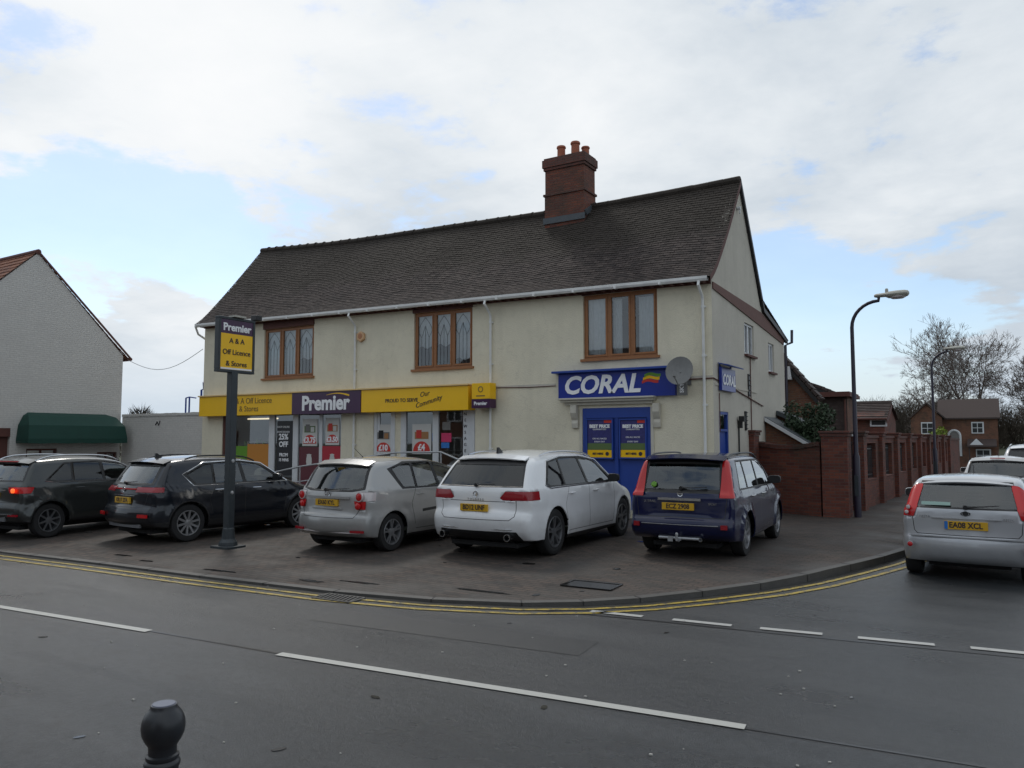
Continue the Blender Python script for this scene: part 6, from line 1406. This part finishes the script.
HA=poly_house('brick_annexe','brown brick annexe with a steep dark sloping roof close behind the shop building',[(ax_-3.2,.0),(ra[0]-.1,.0),(ra[0]-.1,ra[1]),(ax_,az_),(ax_-3.2,az_-3.4)],YA,.5,m_brick_house,m_tile_far,over=.1,edges=[(2,3),(3,4)])
q=at(787,374,Y=YA-.1); mb=MB(); mb.prism([(q.x-.10,q.z+.25),(q.x+.10,q.z+.25),(q.x+.16,q.z-.2),(q.x-.16,q.z-.2)],'y',YA-.25,YA-.01); mb.build('flue_cowl',m_pvc,HA)
YB_=36; ap2=P2(808,384,YB_); rb=P2(835,395,YB_)
poly_house('brick_house','yellowish brick house whose gable peak shows above the dark annexe roof','x' and [(2*ap2[0]-rb[0]-2,.0),(rb[0],.0),(rb[0],rb[1]),(ap2[0],ap2[1]),(2*ap2[0]-rb[0]-2,rb[1]-.8)],YB_,2,m_brick_warm,m_tile_far,edges=[(2,3),(3,4)])
# lower block with a tiled slope facing the road
def slope_house(nm,label,x0,x1,Ye,Yr,ze,zr,mat,roofmat,depth=6,extra=0):
    t=thing(nm,label,'house',((x0+x1)/2,Ye+depth/2,0))
    mb=MB(); mb.prism([(Ye,0),(Ye+depth,0),(Ye+depth,ze),(Yr,zr),(Ye,ze)],'x',x0,x1); mb.build('wall',mat,t)
    mb=MB(); L1=math.hypot(Yr-Ye+.3,zr-ze+.2); rnd=random.Random(int(x0*10))
    def f(u,v): tt=v/L1; return Vector((x0-.15+u,Ye-.3+(Yr-Ye+.3)*tt,ze-.15+(zr-ze+.2)*tt)),Vector((0,-(zr-ze),Yr-Ye)).normalized()
    tiles(mb,f,x1-x0+.3,L1,.3,.3,rnd,lift=.05)
    mb.quad((x0-.15,Yr,zr+.06),(x1+.15,Yr,zr+.06),(x1+.15,Ye+depth+.2,ze-.1),(x0-.15,Ye+depth+.2,ze-.1)); mb.tube([(x0-.15,Yr,zr+.06),(x1+.15,Yr,zr+.06)],.12,6)
    mb.build('roof',roofmat,t,fix=False)
    mb=MB(); mb.tube([(x0-.15,Ye-.32,ze-.16),(x1+.15,Ye-.32,ze-.16)],.06,6); mb.prism([(Ye-.3,ze-.2),(Yr,zr-.02),(Yr,zr-.22),(Ye-.3,ze-.4)],'x',x1+.14,x1+.17); mb.build('barge_board',m_board,t)
    return t
Yt=33.0; x0=P2(806,410,Yt)[0]; x1=P2(847,410,Yt)[0]; zt2=P2(835,397,Yt)[1]
th=thing('tile_hung_house','brown tile hung block with a flat dark eaves line left of the near street lamp','house',((x0+x1)/2,Yt+1.2,0))
mb=MB(); mb.box(x0,x1,Yt+.08,Yt+2.4,0,zt2); mb.build('wall',m_brick_house,th)
mb=MB(); rnd=random.Random(77)
tiles(mb,lambda u,v:(Vector((x0+u,Yt+.06,.9+v)),Vector((0,-1,0))),x1-x0,zt2-.9,.2,.14,rnd,lift=.03); mb.build('tile_hanging',m_tile_far,th,fix=False)
mb=MB(); e0=P2(822,394,Yt)[1]; mb.box(x0-.2,P2(851,394,Yt)[0],Yt-.3,Yt+2.6,zt2+.002,zt2+.14); mb.box(x0-.15,P2(850,394,Yt)[0],Yt-.2,Yt+2.5,zt2+.142,zt2+.20); mb.tube([(x1-.06,Yt-.06,.1),(x1-.06,Yt-.06,zt2-.1)],.04,6); mb.build('eaves',m_board,th)
q0=P2(849,412,44)[0]; q1=P2(884,412,44)[0]
hc=slope_house('small_brick_house','red brick house with a shallow dark roof seen right of the near street lamp',q0-.5,q1,44,46.5,P2(870,416,44)[1],P2(870,404,46.5)[1],m_brick,m_tile_far,6)
for k in range(1):
    x=q0+1.0+k*1.15; mb=MB(); mb.box(x,x+.8,43.93,43.99,2.7,P2(870,419,44)[1]); w=mb.build('window',m_pvc,hc); mb=MB(); mb.box(x+.08,x+.72,43.915,43.928,2.78,P2(870,419,44)[1]-.08); mb.build('pane',m_black,w)
# lean-to sheds beside the gable wall
for (ya,yb,za,zb_,x1,nm,lb) in ((22.5,23.7,at(766,419,Y=22.5).z,1.75,-3.95,'lean_to','brick lean-to with pale edged slate roof behind the garden wall'),(24.0,25.5,at(778,413,Y=24).z,2.1,-3.75,'lean_to','taller slate lean-to at the rear corner of the gable wall')):
    t=thing(nm,lb,'lean-to',((BX1+x1)/2,(ya+yb)/2,0)); mb=MB(); mb.prism([(BX1+.02,0),(x1,0),(x1,zb_-.05),(BX1+.02,za-.05)],'y',ya,yb); mb.build('wall',m_brick_house,t)
    mb=MB(); mb.prism([(BX1+.02,za),(x1+.15,zb_-.07),(x1+.15,zb_),(BX1+.02,za+.07)],'y',ya-.12,yb+.1); mb.build('roof',m_slate,t)
    mb=MB(); mb.prism([(BX1+.02,za-.06),(x1+.15,zb_-.13),(x1+.15,zb_-.02),(BX1+.02,za+.05)],'y',ya-.15,ya-.122); mb.build('barge_board',m_pvc if ya<23 else m_flash,t)

# ------------------------------------------------------------ far house at the end of the side road
YH=116.0; fxh=lambda px:at(px,430,Y=YH).x; fzh=lambda py:at(968,py,Y=YH).z; gz=-1.9
FH=thing('far_brick_house','distant red brick house with white windows and a white porch gable','house',(fxh(965),YH,gz))
x0,x1=fxh(940),fxh(998); ev=fzh(418.5)
mb=MB(); mb.box(x0,x1,YH,YH+8,gz,ev); mb.prism([(fxh(912),gz),(fxh(943)-.02,gz),(fxh(943)-.02,ev+.1),(fxh(928),fzh(404)),(fxh(912),ev+.1)],'y',YH-1.5,YH+7); mb.build('wall',m_brick_house,FH)
rg=fzh(399.5)
mb=MB(); mb.prism([(YH-.4,ev-.1),(YH+4,rg),(YH+8.4,ev-.1),(YH+8.4,ev+.1),(YH+4,rg+.25),(YH-.4,ev+.1)],'x',x0-.3,x1+.3)
xm=fxh(928); 
for s in (-1,1): mb.prism([(xm,fzh(404)+.05),(xm+s*(fxh(943)-xm+.3),ev),(xm+s*(fxh(943)-xm+.3),ev+.2),(xm,fzh(404)+.28)],'y',YH-1.8,YH+3)
mb.build('roof',m_tile_far,FH)
def fwin(xa,xb,za,zb_,Y,bars=True):
    mb=MB(); mb.box(xa,xb,Y-.06,Y-.003,za,zb_); w=mb.build('window',m_pvc,FH); mb=MB(); n_=2
    for i in range(2):
        for j in range(2): mb.box(xa+.12+(xb-xa-.2)*i/2,xa-.02+(xb-xa-.2)*(i+1)/2+.06,Y-.075,Y-.062,za+.12+(zb_-za-.2)*j/2,za+(zb_-za-.2)*(j+1)/2+.04)
    mb.build('pane',m_bluepr if 0 else m_black,w)
fwin(fxh(971.5),fxh(984),fzh(433.5),fzh(422),YH); fwin(fxh(922),fxh(935),fzh(434),fzh(422),YH-1.5); fwin(fxh(975),fxh(990),fzh(461),fzh(449),YH)
mb=MB(); c=(fxh(954),fzh(436)); r=(fxh(960)-fxh(948))/2; P=[(c[0]+r*cos(PI*k/12),YH-.05,c[1]+r*1.1*sin(PI*k/12)) for k in range(13)]; mb.tube([(c[0]+r,YH-.05,c[1]-2.6)]+P+[(c[0]-r,YH-.05,c[1]-1)],.15,6); w=mb.build('arched_window',m_pvc,FH); mb=MB(); mb.prism([(c[0]+r*.9*cos(PI*k/12),c[1]+r*.95*sin(PI*k/12)) for k in range(13)]+[(c[0]-r*.9,c[1]-2),(c[0]+r*.9,c[1]-2)],'y',YH-.03,YH-.004); mb.build('pane',m_greypr,w)
mb=MB(); a,b=fxh(968),fxh(984); mb.prism([(a,fzh(446)),(b,fzh(446)),((a+b)/2,fzh(438.5))],'y',YH-1.6,YH-1.5); mb.build('porch_gable',m_pvc,FH)
mb=MB(); mb.prism([(YH-1.8,fzh(445.5)),(YH-.01,fzh(439)),(YH-.01,fzh(440.5)),(YH-1.8,fzh(447))],'x',fxh(967),fxh(996)); mb.box(a,a+.15,YH-1.55,YH-1.4,gz,fzh(446.2)); mb.build('porch_roof',m_tile_far,FH)
# small white sign in the wood
# ------------------------------------------------------------ trees
def bare_tree(name,label,base,H,spread,seed,lean=0,lv=7,group=None,tw=.022,frac=.28):
    rnd=random.Random(seed); t=thing(name,label,'tree',base,0,group); tr=MB(); tg=MB()
    def grow(p,d,l,r,k):
        n_=4 if k<3 else 2; P=[p]; dd=d
        for i in range(n_):
            dd=(dd+Vector((rnd.uniform(-1,1),rnd.uniform(-1,1),rnd.uniform(-.5,.9)))*(.12 if k<2 else .22)).normalized(); P.append(P[-1]+dd*l/n_)
        r1=r*.62; mb=tr if k<=2 else tg
        mb.tube(P,[r+(r1-r)*i/n_ for i in range(n_+1)],7 if k<2 else 4 if k<4 else 3,cap=False)
        if k>=lv: return
        nb=rnd.choice((2,3,3)) if k<3 else rnd.choice((2,3))
        for b in range(nb):
            a=rnd.uniform(0,2*PI); tilt=rnd.uniform(.28,.75)*spread if b or k==0 else rnd.uniform(.1,.35)
            u=dd.orthogonal().normalized(); w=dd.cross(u); q=(dd*cos(tilt)+(u*cos(a)+w*sin(a))*sin(tilt)); q.z+=.10; q.normalize()
            grow(P[-1],q,l*rnd.uniform(.66,.86),max(tw*.5,r1*(.95 if b==0 else .72)),k+1)
        if k>=1:
            for b in range(2):   # side shoots
                i=rnd.randint(1,n_); a=rnd.uniform(0,2*PI); u=dd.orthogonal().normalized(); w=dd.cross(u); q=(dd*.6+(u*cos(a)+w*sin(a))*.8).normalized()
                if k+2<=lv: grow(P[i-1],q,l*.55,max(tw*.5,r1*.45),min(lv,k+2))
    grow(Vector(base),Vector((lean,0,1)).normalized(),H*frac,H*.017,0)
    # scale to the wanted height
    top=max(v[2] for v in tg.v)-base[2]; s=H/top
    for m in (tr,tg): m.v=[(base[0]+(v[0]-base[0])*s,base[1]+(v[1]-base[1])*s,base[2]+(v[2]-base[2])*s) for v in m.v]
    tr.build('trunk',m_bark,t,smooth=True,angle=60,fix=False); tg.build('crown',m_twig,t,fix=False); return t
def gp(px,depth,z=0): r=FW+RT*((px-512)/F)-UP*((440-384)/F); q=CO+r*depth/ r.dot(FW); return (q.x,q.y,z)
bare_tree('bare_tree','tallest bare winter tree with a wide round crown above the far brick house',gp(974,118,-1.5),23,1.2,31,lv=8,frac=.20,tw=.035)
bare_tree('bare_tree','bare winter tree at the right edge of the view',gp(1045,120,-1.5),18,1.2,5,lv=8,frac=.20,tw=.04)
bare_tree('bare_tree','lower spreading bare winter tree behind the far street lamp',gp(932,118,-1.5),13,1.25,23,lv=7,frac=.18,tw=.035)
# wooded background: one mass
mb=MB(); rnd=random.Random(42)
def scrub(cx,cy,cz,H,W_,n_):
    for i in range(n_):
        a=rnd.uniform(0,2*PI); rr=W_*math.sqrt(rnd.random())*.5; z=rnd.random()
        p=Vector((cx+rr*cos(a)*(1-.35*z*z),cy+rr*sin(a)*(1-.35*z*z),cz+H*z*.92*(1-.25*(rr/W_*2)**2)))
        d=Vector((cos(a)*.5+rnd.uniform(-.4,.4),sin(a)*.5+rnd.uniform(-.4,.4),rnd.uniform(.4,1.1))).normalized(); l=rnd.uniform(.5,1.6); w=rnd.uniform(.035,.10)*(1.5-z)
        s=d.orthogonal().normalized()*w; s2=d.cross(s)
        mb.add([p-s,p+s,p+d*l],[(0,1,2)]); mb.add([p-s2,p+s2,p+d*l*.9],[(0,1,2)])
for i in range(75):
    px=rnd.uniform(780,1110); dp=rnd.uniform(128,185); H=rnd.uniform(5.4,7.8)*(dp/140); b=gp(px,dp,0); scrub(b[0],b[1],terr(b[0],b[1])-.3,H,H*.9,520)
for i in range(14):
    px=rnd.uniform(-60,215); dp=rnd.uniform(150,220); b=gp(px,dp,0); scrub(b[0],b[1],terr(b[0],b[1])-.3,rnd.uniform(5,7),9,260)
tag(mb.build('bare_wood',m_wood,fix=False),kind='stuff')
b=gp(140,120,0); FT=thing('far_tree','small round leafless tree top showing above the white brick wall','tree',(b[0],b[1],0)); mb=MB(); scrub(b[0],b[1],2.5,4.9,4.2,700); mb.build('crown',m_wood,FT,fix=False); mb=MB(); mb.tube([(b[0],b[1],-.2),(b[0],b[1],4.5)],[.25,.12],8); mb.build('trunk',m_bark,FT)
# leafy shrub behind the garden wall
def leaf_crown(mb,c,rx,ry,rz,n_,size,rnd,ncl=26):
    cg=lambda:max(-.72,min(.72,rnd.gauss(0,.42)))
    cl=[(Vector((cg()*rx,cg()*ry,cg()*rz)),rnd.uniform(.25,.45)) for _ in range(ncl)]
    for i in range(n_):
        o,s=rnd.choice(cl); v=Vector((rnd.gauss(0,1),rnd.gauss(0,1),rnd.gauss(0,1))).normalized()*s*rnd.uniform(.5,1)
        p=Vector(c)+o+Vector((v.x*rx,v.y*ry,v.z*rz)); d=Vector((rnd.uniform(-1,1),rnd.uniform(-1,1),rnd.uniform(-.4,1))).normalized(); e=d.orthogonal().normalized(); e.rotate(Matrix.Rotation(rnd.uniform(0,6.28),3,d)); l=size*rnd.uniform(.6,1.3)
        mb.add([p-e*l*.3,p+d*l*.5+e*0,p+e*l*.3,p-d*l*.6],[(0,1,2,3)])
b=at(808,430,Y=23.2); SH=thing('evergreen_shrub','dark evergreen shrub rising above the garden wall beside the annexe','shrub',(b.x,23.2,.1)); mb=MB(); rnd=random.Random(8); leaf_crown(mb,(b.x,23.3,2.15),.80,.7,.95,7000,.09,rnd,34); mb.build('crown',m_leaf,SH,fix=False)
mb=MB()
for k in range(5): a=k*1.3; mb.tube([(b.x+.05*cos(a),23.3+.05*sin(a),0),(b.x+.3*cos(a),23.3+.3*sin(a),1.4),(b.x+.55*cos(a),23.3+.5*sin(a),2.4)],[.05,.035,.012],6)
mb.build('trunk',m_bark,SH)
b=gp(932.5,62,0); GB=thing('yellow_green_shrub','bright yellow green shrub behind the far end of the side wall','shrub',(b[0],b[1],-.5)); mb=MB(); leaf_crown(mb,(b[0],b[1],1.4),.95,.9,1.5,2600,.22,rnd,22); mb.build('crown',m_leafy,GB,fix=False); mb=MB(); mb.tube([(b[0],b[1],-1.3),(b[0],b[1],1.5)],[.08,.04],6); mb.build('trunk',m_bark,GB)

# ------------------------------------------------------------ street lamps
def lamp(label,base,H,arm,scale=1,ang=0):
    x,y,z=base; t=thing('street_lamp',label,'street lamp',base,0,'street lamps on the side road')
    mb=MB(); mb.tube([(x,y,z-.05),(x,y,z+1.45),(x,y,z+1.55),(x,y,z+H-.75)]+[(x+.62*(1-cos(PI/2*k/8)),y,z+H-.75+.62*sin(PI/2*k/8)*1.0) for k in range(1,9)]+[(x+arm-.25,y,z+H-.05)],[.085,.085,.055,.045]+[.042]*8+[.035],12); mb.build('pole',m_lamppole,t,smooth=True)
    mb=MB(); c=(x+arm-.05,y,z+H+.0)
    prof=[(-.30,.05),(-.26,.075),(-.05,.085),(.02,.13),(.18,.145),(.36,.14),(.44,.11),(.47,.05)]
    n_=14
    for (u,r) in prof:
        for k in range(n_): a=2*PI*k/n_; mb.v.append((c[0]+u,c[1]+r*1.1*cos(a),c[2]+r*.62*sin(a)-.01*(u>0)+.02*u))
    for i in range(len(prof)-1):
        for k in range(n_): mb.f.append((i*n_+k,i*n_+(k+1)%n_,(i+1)*n_+(k+1)%n_,(i+1)*n_+k)); mb.m.append(0)
    mb.f+= [tuple(range(n_)),tuple(range((len(prof)-1)*n_,len(prof)*n_))]; mb.m+=[0,0]
    hd=mb.build('lamp_head',m_lamphead,t,smooth=True)
    mb=MB(); mb.lathe([(0,.11),(.03,.10),(.038,.07),(.038,.0)],(c[0]-.02,c[1],c[2]+.05),n=10); mb.build('photocell',m_lamphead,hd,smooth=True)
    mb=MB(); mb.lathe([(0,-.075),(.08,-.065),(.125,-.03),(.13,0)],(c[0]+.22,c[1],c[2]-.055),n=14); mb.v=[(c[0]+.22+(a-c[0]-.22)*1.5,b,cc) for a,b,cc in mb.v]; mb.build('lens',m_clear,hd,smooth=True)
    mb=MB(); mb.obox((x,y-.085,z+.75),(1,0,0),(0,1,0),(0,0,1),.045,.008,.25); mb.build('access_door',m_polegrey,t)
    return t
q=at(858,516,Z=.14); lamp('near dark street lamp with bent arm beside the brick corner pier',(q.x,q.y,.13),5.42,.88)
lamp('far street lamp with bent arm in front of the far end of the side wall',gp(934.5,31.5,.13),5.60,.80)
# ------------------------------------------------------------ shop sign on a pole
q=at(228,547,Z=.07); PX,PY=q.x,q.y
SG=thing('pole_sign','yellow and purple shop sign on a dark grey pole at the front of the forecourt','sign',(PX,PY,.06))
zt1=at(234,318,X=PX).z; zb1=at(234,373,X=PX).z; ya=at(216.5,345,X=PX).y; yb=at(253,345,X=PX).y; ym=(ya+yb)/2; PY2=PY
mb=MB(); mb.obox((PX,PY,(zb1)/2+.03),(1,0,0),(0,1,0),(0,0,1),.07,.07,zb1/2+.02); mb.build('pole',m_polegrey,SG,bevel=.01)
mb=MB(); mb.box(PX-.24,PX+.24,PY-.20,PY+.20,.05,.10); mb.lathe([(.17,.0),(.16,.06),(.12,.12),(.10,.30),(.085,.32)],(PX,PY,.10),n=12); mb.build('base_plate',m_polegrey,SG,bevel=.008)
for z in (1.05,1.62): mb=MB(); mb.lathe([(0,-.02),(.03,-.015),(.035,0)],(PX+.072,PY,z),axis='x',n=10); mb.v=[(PX+.07+(PX+.072-a),b,c) for a,b,c in mb.v]; mb.build('pole_bolt',m_galv,SG)
mb=MB(); mb.box(PX-.06,PX+.06,ya,yb,zb1,zb1+.05); mb.box(PX-.06,PX+.06,ya,yb,zt1-.05,zt1); mb.box(PX-.06,PX+.06,ya,ya+.05,zb1+.05,zt1-.05); mb.box(PX-.06,PX+.06,yb-.05,yb,zb1+.05,zt1-.05); mb.build('sign_frame',m_polegrey,SG,bevel=.008)
zs_=zt1-.05-(zt1-zb1-.1)*.28
mb=MB(); mb.box(PX-.045,PX+.045,ya+.05,yb-.05,zb1+.05,zs_); mb.build('yellow_panel',m_yellow,SG); mb=MB(); mb.box(PX-.046,PX+.046,ya+.05,yb-.05,zs_+.001,zt1-.05); mb.build('purple_panel',m_purple,SG)
mb=MB(); mb.box(PX+.047,PX+.052,ya+.06,yb-.06,zb1+.055,zb1+.085); mb.build('white_edge',m_wtext,SG)
w=yb-ya; text('lettering','Premier',w*.235,m_wtext,SG,(PX+.05,(ya+yb)/2,(zs_+zt1)/2-.04),(0,1,0),(0,0,1),bold=.006)
for i,s in enumerate(('A & A','Off Licence','& Stores')): text('lettering',s,w*.165,m_dtext,SG,(PX+.049,(ya+yb)/2,zs_-.13-i*.21),(0,1,0),(0,0,1),bold=.001)
mb=MB(); mb.box(PX-.06,PX+.10,yb-.02,yb+.12,zt1+.01,zt1+.11); mb.tube([(PX,yb+.02,zt1-.02),(PX,yb+.02,zt1+.05)],.02,6); mb.build('floodlight',m_black,SG,bevel=.01)
mb=MB(); mb.box(PX-.05,PX+.12,(ya+yb)/2-.12,(ya+yb)/2+.14,zt1+.005,zt1+.035); mb.build('top_lamp',m_lamphead,SG)
# ------------------------------------------------------------ bollard
q=CO+(FW+RT*((164-512)/F)-UP*((704-384)/F))*2.60; bx,by,bz=q.x,q.y,q.z
BO=thing('bollard','black cast iron bollard with a ball top at the bottom of the picture','bollard',(bx,by,.10))
P=[(0,0),(.041,0),(.043,-.004),(.043,-.010),(.048,-.016),(.060,-.030),(.068,-.052),(.070,-.072),(.067,-.095),(.058,-.115),(.048,-.130),(.045,-.137),(.045,-.160),(.052,-.164),(.053,-.172),(.050,-.178),(.056,-.184),(.058,-.192),(.056,-.200),(.052,-.206),(.053,-.24),(.056,-.50),(.060,-.62),(.075,-.66),(.078,-.74),(.085,-.78),(.085,-bz+.10)]
mb=MB(); mb.lathe([(r,h) for r,h in P],(bx,by,bz),n=40); mb.build('post',m_iron,BO,smooth=True,angle=40)
mb=MB(); mb.lathe([(0,.003),(.036,.003),(.038,0)],(bx,by,bz),n=32); mb.build('top_disc',M_('worn_grey_blue_paint',(.07,.08,.12),.35,var=.3,scale=60),BO,smooth=True)

# ------------------------------------------------------------ cars further along the side road
t,_,_=make_car('parked_car','white tall car directly ahead of the small silver hatchback','car',(.28,24.2,.0),R(-4),dict(MPV,paint=p_white,plate=('FH62 OJX',.82),trim=[]),'cars parked along the side road'); t.scale=(1,1,.97)
mb=MB(); mb.box(.40,.46,-.17,.17,1.545,1.57); mb.build('third_brake_light',m_red,t,local=True)
t,_,_=make_car('parked_car','pale van-like tall car furthest along the side road at the right edge','car',(1.45,32.5,.0),R(-4),dict(SUV,paint=p_silver2,words=[],plate=('VN11 HPL',.80)),'cars parked along the side road'); t.scale=(1,1,1.10)
t,_,_=make_car('parked_car','small blue car parked far away in front of the distant brick house','car',(-2.6,72,-.75),R(60),dict(HAT,paint=paint('blue_car_paint',(.02,.07,.40),.1,.3),words=[],plate=('YT09 BCE',.70)),'cars parked by the far house'); t.scale=(1.1,1.1,1.1)
CARS['fie'][0].scale=(1.03,1.03,1.035)

# ------------------------------------------------------------ houses across the road (seen in windows and paintwork)
for i,(x0,x1,y1,ev,mt,lb) in enumerate(((-34,-19,-9.5,5.2,m_brick_house,'red brick terrace house across the road, furthest left'),(-16,-3,-9,5.0,m_white_brick,'white painted house across the road behind the viewer'),(1,16,-10,5.4,m_brick,'dark red brick house across the road, furthest right'))):
    t=thing('terrace_house',lb,'house',((x0+x1)/2,y1-4,0)); mb=MB(); mb.prism([(y1,0),(y1-8,0),(y1-8,ev),(y1-4,ev+2.8),(y1,ev)],'x',x0,x1); mb.build('wall',mt,t)
    mb=MB(); mb.prism([(y1+.3,ev-.2),(y1-4,ev+2.85),(y1-8.3,ev-.2),(y1-8.3,ev),(y1-4,ev+3.1),(y1+.3,ev)],'x',x0-.2,x1+.2); mb.build('roof',m_tile_far,t)
    for k in range(4):
        for z in (.9,3.3):
            xx=x0+1.2+k*(x1-x0-3.6)/3; mb=MB(); mb.box(xx,xx+1.3,y1+.003,y1+.06,z,z+1.3); w=mb.build('window',m_pvc,t); mb=MB(); mb.box(xx+.1,xx+.6,y1+.062,y1+.07,z+.1,z+1.2); mb.box(xx+.7,xx+1.2,y1+.062,y1+.07,z+.1,z+1.2); mb.build('pane',m_black,w)
